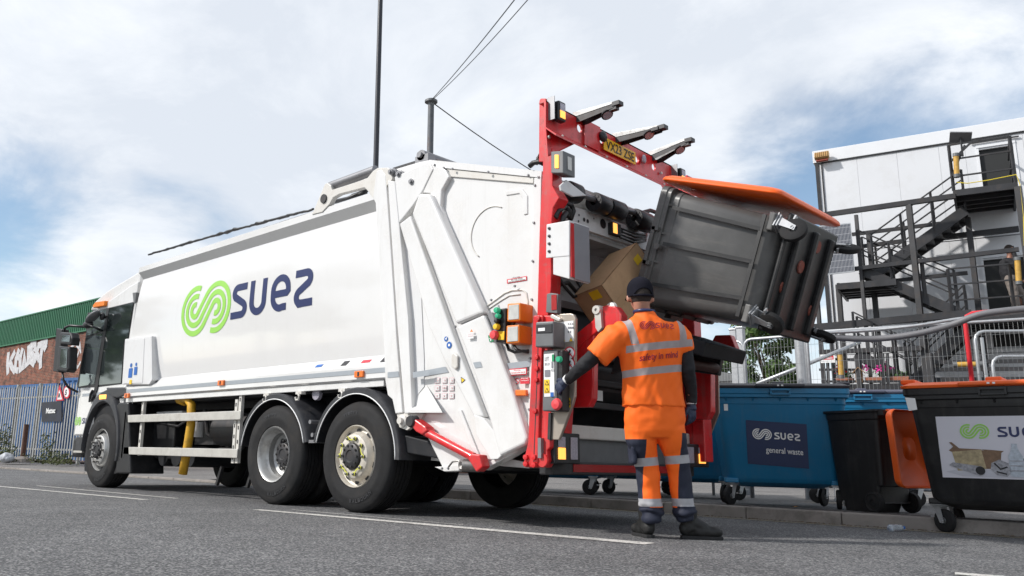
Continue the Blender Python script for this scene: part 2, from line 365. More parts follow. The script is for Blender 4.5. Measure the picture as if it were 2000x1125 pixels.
# =================================================================== SETTING: ground
def ground_mat(name, base, speck, gscale=220, var=0.2, rough=0.85, bump=0.5, stain=(0.03, 0.03, 0.03), stain_amt=0.5):
    m = D.materials.new(name); m.use_nodes = True; t = m.node_tree; b = t.nodes['Principled BSDF']; b.inputs['Roughness'].default_value = rough
    tc = t.nodes.new('ShaderNodeTexCoord')
    v = t.nodes.new('ShaderNodeTexVoronoi'); v.inputs['Scale'].default_value = gscale*0.55; t.links.new(tc.outputs['Object'], v.inputs['Vector'])
    n = t.nodes.new('ShaderNodeTexNoise'); n.inputs['Scale'].default_value = gscale; n.inputs['Detail'].default_value = 6; n.inputs['Roughness'].default_value = 0.75; t.links.new(tc.outputs['Object'], n.inputs['Vector'])
    hs = t.nodes.new('ShaderNodeSeparateColor'); t.links.new(v.outputs['Color'], hs.inputs[0])
    ad = t.nodes.new('ShaderNodeMath'); ad.operation = 'MULTIPLY_ADD'; t.links.new(hs.outputs[0], ad.inputs[0]); ad.inputs[1].default_value = 0.5; 
    mu = t.nodes.new('ShaderNodeMath'); mu.operation = 'MULTIPLY'; t.links.new(n.outputs['Fac'], mu.inputs[0]); mu.inputs[1].default_value = 0.55; t.links.new(mu.outputs[0], ad.inputs[2])
    r = t.nodes.new('ShaderNodeValToRGB'); t.links.new(ad.outputs[0], r.inputs[0])
    r.color_ramp.elements[0].position = 0.2; r.color_ramp.elements[0].color = tuple(x*0.35 for x in base)+(1,)
    e = r.color_ramp.elements.new(0.55); e.color = (*base, 1)
    r.color_ramp.elements[-1].position = 0.86; r.color_ramp.elements[-1].color = (*speck, 1)
    big = t.nodes.new('ShaderNodeTexNoise'); big.inputs['Scale'].default_value = 0.9; big.inputs['Detail'].default_value = 8; big.inputs['Roughness'].default_value = 0.65; t.links.new(tc.outputs['Object'], big.inputs['Vector'])
    br = t.nodes.new('ShaderNodeValToRGB'); t.links.new(big.outputs['Fac'], br.inputs[0]); br.color_ramp.elements[0].position = 0.35; br.color_ramp.elements[1].position = 0.7
    br.color_ramp.elements[0].color = (1-var,)*3+(1,); br.color_ramp.elements[1].color = (1+var*.6,)*3+(1,)
    mm = t.nodes.new('ShaderNodeMixRGB'); mm.blend_type = 'MULTIPLY'; mm.inputs[0].default_value = 1; t.links.new(r.outputs[0], mm.inputs[1]); t.links.new(br.outputs[0], mm.inputs[2])
    s2 = t.nodes.new('ShaderNodeTexNoise'); s2.inputs['Scale'].default_value = 2.3; s2.inputs['Detail'].default_value = 10; s2.inputs['Roughness'].default_value = 0.7; s2.inputs['Distortion'].default_value = 1.2; t.links.new(tc.outputs['Object'], s2.inputs['Vector'])
    sr = t.nodes.new('ShaderNodeValToRGB'); t.links.new(s2.outputs['Fac'], sr.inputs[0]); sr.color_ramp.elements[0].position = 0.58; sr.color_ramp.elements[0].color = (0, 0, 0, 1); sr.color_ramp.elements[1].position = 0.72; sr.color_ramp.elements[1].color = (stain_amt,)*3+(1,)
    m3 = t.nodes.new('ShaderNodeMixRGB'); t.links.new(sr.outputs[0], m3.inputs[0]); t.links.new(mm.outputs[0], m3.inputs[1]); m3.inputs[2].default_value = (*stain, 1)
    t.links.new(m3.outputs[0], b.inputs['Base Color'])
    bp = t.nodes.new('ShaderNodeBump'); bp.inputs['Strength'].default_value = bump; bp.inputs['Distance'].default_value = 0.006; t.links.new(ad.outputs[0], bp.inputs['Height']); t.links.new(bp.outputs[0], b.inputs['Normal'])
    return m
M['asphalt'] = ground_mat('road_asphalt', (0.088, 0.089, 0.093), (0.42, 0.41, 0.40), 185, 0.24, 0.85, 1.0, (0.050, 0.050, 0.053), 0.5)
M['paving'] = ground_mat('pavement_surface', (0.17, 0.16, 0.155), (0.30, 0.29, 0.27), 160, 0.25, 0.9, 0.3, (0.09, 0.085, 0.08), 0.6)
M['kerb'] = mat('kerb_concrete', (0.26, 0.235, 0.215), .9, 0, .3, 2.2, bump=.4, bscale=140, dirt=((.07, .06, .05), .7, 3.5), detail=10)
M['verge'] = ground_mat('verge_soil', (0.13, 0.12, 0.09), (0.25, 0.24, 0.2), 60, 0.4, 0.95, 0.6, (0.05, 0.07, 0.02), 0.8)
def road_paint(name, col):
    m = ground_mat(name, col, tuple(min(1, x*1.25) for x in col), 150, 0.12, 0.7, 0.5, (0.16, 0.155, 0.15), 0.7); return m
M['linewhite'] = road_paint('worn_white_road_paint', (0.62, 0.60, 0.56)); M['lineyellow'] = road_paint('worn_pale_kerb_line', (0.36, 0.31, 0.22))
def sheet(name, pts, z, mt):
    b = MB(); b.add([(p[0], p[1], z) for p in pts], [tuple(range(len(pts)))]); return struct(b.build(name, mt))
sheet('road', [(-400, -400), (400, -400), (400, 500), (-400, 500)], 0.0, 'asphalt')
# kerb line, slightly turned against the lorry
KA = Vector((-16.6, 2.55, 0)); KB = Vector((1.675, 3.36, 0)); kd = (KB-KA).normalized(); kn = Vector((-kd.y, kd.x, 0))
def kp(s, t, z=0.0): p = KB+kd*s+kn*t; return Vector((p.x, p.y, z))       # s along the kerb, t away from the road
sheet('verge', [tuple(kp(-120, 22)), tuple(kp(60, 40)), tuple(kp(60, 300)), tuple(kp(-120, 300))], 0.112, 'verge')
b = MB(); b.add([kp(-8.5, .13, .108), kp(60, .13, .108), kp(60, 41, .108), kp(-8.5, 41, .108)], [(0, 1, 2, 3)])
b.add([kp(-120, .13, .03), kp(-9.5, .13, .03), kp(-8.5, .13, .108), kp(-8.5, 41, .108), kp(-9.5, 41, .10), kp(-120, 41, .10)], [(0, 1, 2, 3, 4, 5)])
struct(b.build('pavement', 'paving'))
# kerb: real stones with a joint between them
b = MB(); s = -100.0
while s < 40:
    ln = 0.914
    dx = random.uniform(-.004, .004); dz = random.uniform(-.003, .003); top = 0.115+dz if s > -9.2 else 0.035+dz
    if s > -30:
        A = [kp(s+.004, dx, -.02), kp(s+ln-.004, dx, -.02), kp(s+ln-.004, .145, -.02), kp(s+.004, .145, -.02)]
        T = [kp(s+.004, dx+.012, top), kp(s+ln-.004, dx+.012, top), kp(s+ln-.004, .145, top), kp(s+.004, .145, top)]
        b.rings([A, T])
    s += ln
o = struct(b.build('kerb', 'kerb', bevel=0.012))
# block paving strip behind the kerb
b = MB()
for i in range(0, 130):
    for j in range(2):
        s = -8.4+i*0.205+(0.1 if j else 0); b.bx((0, 0, 0), (0, 0, 0)) if False else None
        A = [kp(s+.003, .155+j*.105, .09), kp(s+.199, .155+j*.105, .09), kp(s+.199, .255+j*.105, .09), kp(s+.003, .255+j*.105, .09)]
        dz = random.uniform(-.002, .002); b.rings([A, [p+Vector((0, 0, .026+dz)) for p in A]])
M['block'] = ground_mat('block_paving', (0.10, 0.085, 0.08), (0.2, 0.18, 0.17), 120, 0.5, 0.9, 0.3, (0.05, 0.045, 0.04), 0.6)
struct(b.build('paving_blocks', 'block'))
# painted markings
def wavy_line(name, A, B, wa, wb, mt, n=60, z=0.004):
    A = Vector((A.x, A.y, 0)); B = Vector((B.x, B.y, 0)); d = (B-A).normalized(); q = Vector((-d.y, d.x, 0)); b = MB(); vs_ = []
    for i in range(n+1):
        t = i/n; wv = (wa+(wb-wa)*t)/2; p = A+(B-A)*t
        j1 = noise.noise(Vector((i*1.7, wa*50, 3)))*.006; j2 = noise.noise(Vector((i*1.9, wb*50, 9)))*.006
        vs_ += [p+q*(wv+j1)+Vector((0, 0, z)), p-q*(wv+j2)+Vector((0, 0, z))]
    b.add(vs_, [(2*i, 2*i+1, 2*i+3, 2*i+2) for i in range(n)]); return struct(b.build(name, mt))
wavy_line('road_marking', zp(500, 996), zp(1270, 1063), .09, .17, 'linewhite')
wavy_line('road_marking', zp(570, 996), zp(905, 1026), .03, .02, 'linewhite')
wavy_line('road_marking', zp(-60, 945), zp(284, 976.5), .09, .09, 'linewhite')
wavy_line('road_marking', zp(72, 949), zp(346, 974), .06, .06, 'linewhite')
wavy_line('road_marking', zp(1865, 1121), zp(2300, 1155), .12, .12, 'linewhite')
b = MB()
for s0, s1 in ((-30, -8.4), (-8, -2.2), (-2, 12)):
    n = int((s1-s0)*4); vs_ = []
    for i in range(n+1):
        s = s0+(s1-s0)*i/n; j = noise.noise(Vector((s*3, 1, 1)))*.012
        vs_ += [kp(s, -.20+j, .004), kp(s, -.135-j*.6, .004)]
    b.add(vs_, [(2*i, 2*i+1, 2*i+3, 2*i+2) for i in range(n)])
struct(b.build('kerbside_line', 'lineyellow'))
# gutter grit and leaves
b = MB()
for i in range(1100):
    s = random.uniform(-6, 6); t = -abs(random.gauss(0, .05))-.004; p = kp(s, t, .004); r = random.uniform(.003, .012); a = random.uniform(0, 6.3)
    b.box(p+Vector((0, 0, r*.3)), (r*random.uniform(.8, 2), r, r*.7), Matrix.Rotation(a, 3, 'Z'))
M['grit'] = mat('gutter_grit', (0.17, 0.13, 0.09), 0.9, 0, 0.5, 30)
o = b.build('gutter_grit', 'grit'); o['kind'] = 'stuff'
M['greymid'] = mat('mid_grey_panel', (.26, .26, .28), .5, .1, .1, 5); M['maroonfade'] = mat('faded_red_print', (.58, .40, .41), .5); M['armgrey'] = mat('pale_grey_arm', (.46, .46, .45), .45, .2, .2, 12, dirt=((.2, .17, .14), .6, 14))
# =================================================================== LORRY
def pp(mb, pts, y0, t): return mb.prism([sp(x, y, y0) for x, y in pts], (0, t, 0))
truck = thing('refuse_truck', 'white rear loading refuse truck with red lifting frame tipping a bin', 'truck', (0, 0, 0))
YW = 2.42
def part(mb, name, mt, parent=None, each=False, **k):
    return (mb.each if each or name in EACH else mb.build)(name, mt, parent if parent is not None else truck, **k)
EACH = {'reflective_stripe', 'pictogram_sheet', 'sticker_print', 'control_label', 'safety_sticker', 'warning_label', 'arm_pivot', 'mirror_arm', 'body_subframe', 'hopper_sticker', 'hydraulic_hose', 'cable', 'frame_bolt', 'bolt_head', 'beam_bolt', 'cabinet_bolt', 'lift_link', 'lift_cross_tube', 'chassis_rail', 'wheel_nut', 'air_tank', 'chassis_stand', 'roof_hose', 'axle', 'beam_gusset', 'panel_crease', 'post_slot', 'guard_bracket', 'blade_rib', 'roller_hole', 'lintel_hole', 'hand_hole', 'ledge_sticker'}
# --- container body
def yprof(z):
    if z < 1.37: return 0.0
    if z < 1.475: return (z-1.37)/.105*.085
    if z < 2.93:
        t = (z-1.475)/1.455; return .085-.055*math.sin(math.pi*t)**.8 if 0 < t < 1 else .085
    if z < 3.02: return .085-(z-2.93)/.09*.085
    return 0.0
def Xf(z): return -5.075+(z-1.28)/(3.05-1.28)*.17
def Xr(z): return .44-(z-1.24)/(3.36-1.24)*.26
prof = [(0.02, 1.235), (0.0, 1.25), (0.0, 1.37), (.085, 1.475)]+[(yprof(z), z) for z in [1.475+1.455*i/14 for i in range(1, 14)]]+[(.085, 2.93), (0.0, 3.02), (0.0, 3.095), (.03, 3.115), (.6, 3.17), (YW/2, 3.19)]
full = prof+[(YW-y, z) for y, z in prof[::-1][1:]]
b = MB(); rs = []
for t in (0, .2, .4, .6, .8, 1.0):
    ring = []
    for y, z in full:
        X = Xf(z)+(Xr(z)-Xf(z))*t; ring.append(Vector((X, y, z+(max(0, z-2.5)/.6)*(t-.5)*.05)))
    rs.append(ring)
b.rings(rs)
body = part(b, 'container_body', 'whiteclean', autos=25)
FB = lambda a, c, l=0.0: Vector((a, yprof(c)-.004-l, c))                  # surface of the container side
# logo and wordmark, measured on the side
b = MB()
pa = sp(357, 600, .04); pb = sp(451, 600, .04)
logo_swirl(b, FB, pa.x, sp(400, 657, .04).z+.02, .66, sx=(pb.x-pa.x)/(.66*1.70), lift=0)
part(b, 'logo_mark', 'limeink', body, fix=False)
b = MB(); pa = sp(455, 570, .04); pb = sp(613, 570, .04)
word_suez(b, FB, pa.x, sp(530, 609, .04).z-.01, .42, sx=(pb.x-pa.x)/(.42*3.60))
part(b, 'wordmark', 'navyink', body, fix=False)
b = MB(); rect(b, FB, Xf(1.32)+.02, 1.297, Xr(1.32)-.02, 1.343); part(b, 'reflective_stripe', 'silverstripe', body)
b = MB()
def ledge(px, py, w, h, mbb, sk=.04):
    p = sp(px, py, .045); z = 1.425; X = p.x
    f = lambda a, c, l=0: Vector((X+a+c*sk*10, (z+c-1.37)/.105*.085-.004, z+c))
    poly(mbb, f, [(-w/2, -h/2), (w/2, -h/2), (w/2, h/2), (-w/2, h/2)])
ledge(675, 709, .09, .05, b); ledge(752, 703, .08, .05, b); ledge(303, 739, .16, .03, b); part(b, 'ledge_sticker', 'ink', body)
b = MB(); ledge(716, 705, .13, .03, b); part(b, 'ledge_sticker', 'redink', body)
b = MB(); ledge(624, 714, .11, .03, b); part(b, 'ledge_sticker', 'blueink', body)
# under-ledge rail with hooks
b = MB(); b.bx((-5.0, .03, 1.17), (.35, .10, 1.235)); part(b, 'body_sill', 'white', body, bevel=.006)
for px in (520, 583, 667):
    b = MB(); p = sp(px, 762, -.0); b.bx((p.x-.05, .0, 1.14), (p.x+.05, .06, 1.17)); b.tube([(p.x, -.005, 1.15), (p.x+.03, -.01, 1.12), (p.x+.02, -.01, 1.08), (p.x-.02, -.01, 1.08), (p.x-.03, -.01, 1.11)], .012, 8)
    part(b, 'strap_hook', 'cream', body, smooth=False)
for px, py in ((250, 773), (434, 748), (704, 731)):
    p = sp(px, py, 0); b = MB(); b.bx((p.x-.065, -.028, p.z-.032), (p.x+.065, 0, p.z+.032)); o = part(b, 'side_marker_lamp', 'amber', bevel=.008)
    b = MB(); b.bx((p.x-.012, -.032, p.z-.02), (p.x+.012, -.027, p.z+.02)); part(b, 'lamp_screw', 'darksteel', o)
# rolled net on the roof edge
b = MB(); P = []
for i in range(60):
    t = i/59; q = sp(290+(612-290)*t, 497+(408-497)*t-2*math.sin(t*math.pi), .12)
    P.append(q+Vector((0, noise.noise(Vector((i*.6, 0, 0)))*.02, -.004+noise.noise(Vector((i*.31, 5, 0)))*.007)))
b.tube(P, [.013+abs(noise.noise(Vector((i*.37, 9, 0))))*.020 for i in range(60)], 7); part(b, 'rolled_net', 'hose', smooth=True)
b = MB(); b.tube([sp(640, 397, .3), sp(680, 388, .3), sp(716, 372, .3)], .025, 7); b.tube([sp(690, 385, .35), sp(712, 378, .3)], .04, 7); part(b, 'roof_hose', 'hose', smooth=True)
# front cabinet box at the foot of the container
b = MB(); q = [(244, 662), (296, 656), (297, 742), (291, 751), (238, 751)]
b.prism([sp(x, y, -.03) for x, y in q], (0, .16, 0)); cabx = part(b, 'side_locker', 'boxwhite', bevel=.008)
b = MB()
for pts in (((247, 665), (282, 661), (278, 748), (241, 749)),):
    b.prism([sp(x, y, -.036) for x, y in pts], (0, .01, 0))
part(b, 'locker_door', 'boxwhite', cabx, bevel=.003)
b = MB(); f = frame(sp(250, 738, -.041), (1, 0, 0), (0, 0, 1)); rect(b, f, 0, 0, .11, .13); rect(b, f, .16, .03, .25, .14); disc(b, f, .055, .17, .03); disc(b, f, .205, .175, .025); part(b, 'safety_sticker', 'blueink', cabx)
b = MB(); rect(b, f, .05, -.09, .12, -.03); part(b, 'safety_sticker', 'yellow', cabx)
# --- lift arm brackets, near and far
arm_px = [(609, 419), (634, 360), (639, 357), (646, 362), (648, 371), (700, 354), (718, 347), (728, 334), (737, 328), (757, 327), (768, 334), (766, 350), (733, 392), (728, 386), (719, 374), (712, 366), (662, 379), (650, 386), (643, 399), (629, 414)]
for y0 in (-.012, 2.37):
    b = MB(); pts = [sp(x, y, -.012) for x, y in arm_px]; b.prism([Vector((p.x, y0, p.z)) for p in pts], (0, .06, 0)); o = part(b, 'tailgate_lift_bracket', 'cream', bevel=.006)
b = MB(); c = sp(632, 388, -.02); b.lathe([(0.001, 0), (.05, 0), (.05, -.012), (0.001, -.012)], c+Vector((0, .005, 0)), (0, 1, 0), 20); part(b, 'bracket_hole', 'darksteel', o)
b = MB(); A = sp(646, 364, .05); B = sp(734, 332, .05); b.tube([A, B], .05, 16); b.tube([A-(B-A)*.05, A], .03, 12); part(b, 'lift_cylinder', 'greymetal', autos=40)
for px, py, r in ((764, 336, .038), (779, 340, .036), (804, 355, .036)):
    c = sp(px, py, -.03); b = MB(); b.lathe([(0.001, .0), (r*.45, 0), (r*.45, .015), (r*.8, .015), (r*.8, .05), (r*1.15, .05), (r*1.15, .09)], c+Vector((0, -.03, 0)), (0, 1, 0), 20); part(b, 'hinge_pin', 'greymetal', autos=30)
b = MB(); b.bar(sp(770, 332, .3), sp(835, 312, .3), .04); part(b, 'roof_strut', 'darksteel')
b = MB(); c = sp(822, 303, .1); b.tube([c, c+Vector((0, .5, 0))], .055, 14); b.bx(c+Vector((-.08, .0, -.1)), c+Vector((.1, .1, .0))); b.tube([c+Vector((0, -.03, 0)), c], .03, 12); part(b, 'roof_pivot_tube', 'greymetal', autos=40)
# --- rear post of the body
b = MB(); pp(b, [(733, 396), (728, 386), (735, 334), (745, 330), (753, 342), (762, 470), (775, 670), (786, 806), (772, 808), (766, 780), (757, 772), (752, 742), (745, 560)], -.015, .14)
part(b, 'body_rear_post', 'white', bevel=.008)
b = MB(); pts = [(733, 396), (728, 386), (735, 334), (745, 330), (753, 342), (786, 806), (772, 808), (757, 772)]; b.prism([Vector((sp(x, y).x, YW-.12, sp(x, y).z)) for x, y in pts], (0, .12, 0)); part(b, 'body_rear_post', 'white')
b = MB(); pp(b, [(754, 345), (760, 345), (796, 806), (786, 806)], .03, .05); part(b, 'door_seal', 'hose')
# --- tailgate shell
TG = [(757, 347), (768, 331), (815, 317), (838, 312), (1058, 334), (1052, 640), (1034, 866), (1000, 889), (945, 918), (868, 922), (835, 855), (790, 812)]
tg = [sp(x, y, .03) for x, y in TG]
b = MB(); b.prism(tg, (0, .10, 0)); gate = part(b, 'tailgate_side', 'white', bevel=.012)
b = MB(); b.prism([Vector((p.x, YW-.13, p.z)) for p in tg], (0, .10, 0)); b.k = 1; part(b, 'tailgate_side', 'white', bevel=.01)
b = MB()
def slab(mb, p, q, y0, y1, th, side=1):
    """thick plate between two profile points across the truck"""
    p = Vector((p.x, 0, p.z)); q = Vector((q.x, 0, q.z)); n = Vector(((q-p).z, 0, -(q-p).x)).normalized()*th*side
    mb.prism([Vector((v.x, y0, v.z)) for v in (p, q, q+n, p+n)], (0, y1-y0, 0))
for i, j in ((2, 3), (3, 4)): slab(b, tg[i]-Vector((0, 0, .01)), tg[j]-Vector((0, 0, .01)), .12, YW-.12, .05)
part(b, 'tailgate_roof', 'white')
b = MB()
for i, j in ((6, 7), (7, 8), (8, 9), (9, 10), (10, 11)): slab(b, tg[i]+Vector((0, 0, .012)), tg[j]+Vector((0, 0, .012)), .12, YW-.12, .04)
slab(b, tg[11], tg[0], .12, YW-.12, .04); part(b, 'tailgate_underside', 'darksteel')
# top flange and rear flange along the panel
b = MB()
pp(b, [(838, 312), (1058, 334), (1057, 347), (846, 326)], .0, .05); pp(b, [(838, 325), (872, 330), (846, 326)], .0, .03)
part(b, 'top_flange', 'white', gate, bevel=.006)
b = MB(); pp(b, [(872, 330), (1042, 346), (1041, 358), (880, 345)], .012, .04); part(b, 'flange_lip', 'cream', gate, bevel=.004)
b = MB(); pp(b, [(1043, 347), (1057, 347), (1052, 640), (1044, 760), (1037, 860), (1030, 862), (1036, 640)], .0, .05); part(b, 'rear_flange', 'white', gate, bevel=.005)
# diagonal channels
def raised(name, pts, y0, t, mt='white', bev=.02, inset=None, seg=3):
    b = MB(); P = [sp(x, y, y0) for x, y in pts]; b.prism(P, (0, t, 0)); return part(b, name, mt, gate, bevel=bev, seg=seg)
raised('ram_cover', [(817, 377), (840, 378), (845, 389), (944, 612), (890, 634), (803, 418)], -.075, .12, bev=.03)
raised('ram_cover', [(891, 637), (944, 613), (962, 655), (995, 745), (1030, 856), (1026, 868), (975, 892), (950, 800), (915, 700)], -.055, .10, bev=.025)
raised('ram_cover', [(779, 437), (801, 420), (894, 682), (945, 815), (925, 815), (865, 700), (838, 640)], -.035, .08, bev=.02)
raised('channel_flange', [(840, 315), (870, 331), (877, 345), (862, 372), (860, 402), (871, 432), (948, 611), (934, 607), (846, 400), (840, 378), (818, 376), (826, 350)], -.02, .06, bev=.012)
raised('hinge_shroud', [(770, 345), (838, 314), (846, 330), (826, 372), (806, 402), (779, 436), (774, 385)], -.03, .07, bev=.012)
raised('ram_access_cover', [(925, 810), (944, 816), (967, 845), (990, 880), (972, 897), (958, 898), (930, 850)], -.04, .075, bev=.008)
raised('tailgate_rim', [(848, 912), (868, 921), (945, 917), (1000, 888), (1034, 864), (1033, 858), (998, 880), (943, 908), (900, 800), (893, 800), (930, 905)], .01, .04, bev=.006)
# front post of the tailgate with its wedge foot
raised('tailgate_front_post', [(757, 352), (771, 354), (797, 620), (805, 806), (790, 808), (776, 640)], -.035, .09, bev=.008)
b = MB(); q = [sp(822, 560, .03), sp(830, 700, .03), sp(865, 808, .03), sp(792, 808, .03), sp(783, 500, .03)]
w0 = [Vector((p.x, .028, p.z)) for p in q]; A = sp(829, 745, .03); Bq = sp(866, 807, -.09); Cq = sp(796, 807, -.09)
b.add([sp(797, 790, .029), sp(833, 752, .029), sp(866, 806, .029), sp(797, 806, .029), sp(802, 806, -.06), sp(864, 806, -.06), sp(802, 800, -.06), sp(862, 802, -.06)], [(0, 1, 7, 6), (1, 2, 5, 7), (6, 7, 5, 4), (0, 6, 4, 3), (3, 4, 5, 2)]); part(b, 'foot_shelf', 'white', gate)
# round embossing and panel creases
b = MB(); c = sp(960, 455, .03)
P = [c+Vector((.235*math.cos(R(a)), -.002, .235*math.sin(R(a)))) for a in range(60, 235, 6)]; b.tube(P, .006, 6); part(b, 'round_emboss', 'cream', gate, smooth=True)
b = MB(); P = [sp(*q, .026) for q in ((952, 597), (962, 590), (985, 573), (1000, 567), (1020, 566), (1028, 572), (1031, 590), (1030, 603))]; b.tube(P, .007, 6)
P = [sp(*q, .026) for q in ((950, 606), (980, 586), (995, 577), (1016, 575))]; b.tube(P, .006, 6); part(b, 'panel_crease', 'cream', gate, smooth=True)
raised('recessed_window_frame', [(986, 372), (1020, 368), (1030, 382), (1030, 418), (1022, 420), (1020, 388), (1014, 378), (988, 382)], .02, .02, bev=.008)
b = MB()
bolts = [(849, 322), (867, 328), (884, 330), (954, 336), (1032, 342), (872, 442), (894, 495), (917, 551), (943, 607), (890, 638), (1045, 362), (1043, 435), (1041, 510), (1039, 585), (1037, 655), (1036, 700), (1034, 800), (1052, 346), (933, 815), (946, 850), (958, 880), (977, 880), (864, 915), (876, 915), (957, 647), (1006, 559), (960, 586), (966, 848)]
for px, py in bolts: b.lathe([(0.001, -.012), (.009, -.012), (.012, 0)], sp(px, py, -.0 if px > 1000 else -.022), (0, 1, 0), 8)
part(b, 'bolt_head', 'greymetal', gate)
b = MB(); f = frame(sp(0, 0, 0), (1, 0, 0), (0, 0, 1))
def strip(y, *px):
    q = [sp(a, c, y) for a, c in px]; b.add([Vector((p.x, y, p.z)) for p in q], [tuple(range(len(q)))])
strip(-.041, (806, 727), (838, 722), (838, 733), (807, 738)); b = MB() if False else b
strip(.024, (757+55, 727), (870, 716), (876, 727), (812, 738)); strip(-.059, (924, 708), (938, 706), (942, 717), (928, 719)); strip(-.003, (985, 710), (1036, 704), (1035, 716), (990, 722)); strip(-.019, (757, 727), (778, 725), (779, 736), (757, 738))
part(b, 'reflective_stripe', 'silverstripe', gate)
# shaded inner channel plate between the post and the covers
b = MB(); pp(b, [(783, 445), (800, 480), (822, 570), (828, 700), (828, 755), (800, 790), (799, 640)], .022, .01); part(b, 'recess_panel', 'boxwhite', gate)
# stickers
def side_text(lst, y, mt, name='sticker_print', parent=None):
    b = MB()
    for kind, *a in lst:
        if kind == 't':
            txt, px, py, wpx, hm = a; p = sp(px, py, y); q = sp(px+wpx, py, y); text(b, frame(p, (1, 0, 0), (0, 0, 1)), txt, 0, 0, q.x-p.x, hm)
        elif kind == 'r':
            x0, y0, x1, y1 = a; p = sp(x0, y1, y); q = sp(x1, y0, y); rect(b, frame(p, (1, 0, 0), (0, 0, 1)), 0, 0, q.x-p.x, q.z-p.z)
        elif kind == 'd':
            px, py, r = a; disc(b, frame(sp(px, py, y), (1, 0, 0), (0, 0, 1)), 0, 0, r)
        elif kind == 'p': b.add([sp(x, z, y) for x, z in a[0]], [tuple(range(len(a[0])))])
    return part(b, name, mt, parent or gate, fix=False)
side_text([('r', 990, 539, 1029, 554)], .025, 'redink', 'warning_label'); side_text([('r', 992, 541, 1027, 552)], .022, 'whiteink', 'warning_label')
side_text([('t', 'Warning', 1001, 544, 14, .012), ('t', 'Do not reach', 998, 548, 22, .012), ('t', 'into the hopper opening', 993, 552, 32, .012)], .019, 'ink')
side_text([('r', 990, 718, 1029, 734)], -.004, 'redink', 'warning_label'); side_text([('r', 992, 720, 1027, 732)], -.007, 'whiteink', 'warning_label')
side_text([('t', 'Warning', 1003, 725, 13, .012), ('t', 'Do not stand under this lid', 993, 730, 32, .013)], -.010, 'redink')
side_text([('r', 1016, 737, 1034, 750)], -.005, 'redink', 'warning_label'); side_text([('t', 'Keep clear', 1018, 741, 14, .012), ('t', 'moving parts', 1018, 745, 14, .012)], -.009, 'whiteink')
b = MB(); stroke(b, frame(sp(1009.5, 744, .024), (1, 0, 0), (0, 0, 1)), arc(0, 0, .022, 0, 360, 20), .006); stroke(b, frame(sp(1009.5, 744, .024), (1, 0, 0), (0, 0, 1)), [(-.016, .016), (.016, -.016)], .006); part(b, 'prohibition_label', 'redink', gate)
L9 = [('r', 849+i*14, 737+j*15, 859+i*14, 749+j*15) for i in range(3) for j in range(3)]
side_text(L9, .023, 'pinkink', 'pictogram_sheet'); side_text([('r', 850+i*14, 738.5+j*15, 858+i*14, 747.5+j*15) for i in range(3) for j in range(3)], .020, 'white', 'pictogram_sheet')
side_text([('d', 854+i*14+random.uniform(-1, 1), 743+j*15, .009) for i in range(3) for j in range(3)]+[('t', 'STOP', 864, 760, 8, .015)], .017, 'maroonfade')
side_text([('p', [(900, 736), (909, 742), (901, 749)])], -.038, 'ink', 'warning_triangle'); side_text([('p', [(901, 738), (907, 742), (902, 747)])], -.041, 'yellow', 'warning_triangle')
side_text([('d', 871, 662, .022), ('d', 877, 674, .03)], -.040, 'blueink', 'safety_sticker'); side_text([('p', [(873, 658), (872, 664), (869, 662)]), ('d', 877, 674, .012)], -.043, 'whiteink')
side_text([('p', [(918, 648), (921, 643), (924, 648)])], -.080, 'orangebox', 'warning_triangle'); side_text([('r', 912, 650, 925, 662)], -.0795, 'whiteink', 'sticker'); side_text([('t', 'CAUTION', 913, 654, 11, .01), ('t', 'ram cover', 913, 658, 11, .01)], -.083, 'pinkink')
side_text([('p', [(953, 655), (962, 655), (964, 667), (956, 668)])], -.062, 'greenink', 'first_aid_sticker'); side_text([('r', 955, 660, 962, 662), ('r', 957.5, 657, 959.5, 666)], -.065, 'whiteink')
b = MB(); c = sp(889, 706, -.04); b.prism([c+Vector((x, 0, z)) for x, z in ((-.03, .06), (.0, .08), (.045, .045), (.045, -.05), (.02, -.075), (-.03, -.045))], (0, -.02, 0)); part(b, 'lock_plate', 'cream', gate, bevel=.01)
raised('side_marker_lamp', [(1006, 761), (1027, 761), (1027, 773), (1006, 773)], -.03, .035, 'amber', .008)
# buttons and orange boxes
b = MB(); pp(b, [(951, 612), (961, 610), (975, 655), (985, 672), (975, 668)], -.03, .05); part(b, 'switch_bracket', 'greymetal', gate)
b = MB(); pp(b, [(969, 604), (988, 601), (986, 668), (968, 669)], -.13, .12); sw = part(b, 'switch_box', 'black', gate, bevel=.01)
for px, py, r, mt in ((975, 607, .026, 'green'), (977, 618, .020, 'green'), (975, 628, .02, 'black'), (974, 639, .026, 'yellow'), (969, 655, .038, 'redbtn')):
    b = MB(); b.lathe([(0.001, -.05), (r*.8, -.048), (r, -.035), (r, -.01), (r*.6, 0)], sp(px, py, -.13), (0, 1, 0), 18); part(b, 'push_button', mt, gate, autos=40)
b = MB(); pp(b, [(972, 647), (985, 647), (984, 664), (972, 664)], -.135, .02); part(b, 'stop_button_plate', 'yellow', gate, bevel=.004)
for dx, dy in ((0, 0), (-2, 43)):
    b = MB(); pp(b, [(991+dx, 593+dy), (1016+dx, 591+dy), (1016+dx, 626+dy), (990+dx, 628+dy)], -.16, .17); o = part(b, 'junction_box', 'orangebox', gate, bevel=.008)
    b = MB(); pp(b, [(993+dx, 596+dy), (1013+dx, 594+dy), (1013+dx, 623+dy), (992.5+dx, 625+dy)], -.166, .01); part(b, 'box_window', 'screen', gate, bevel=.004)
b = MB(); b.tube([sp(x, y, -.03) for x, y in ((990, 672), (993, 683), (1005, 688), (1020, 686), (1032, 688))], .012, 8); b.tube([sp(x, y, -.05) for x, y in ((1003, 672), (1008, 682), (1018, 686), (1032, 685))], .012, 8)
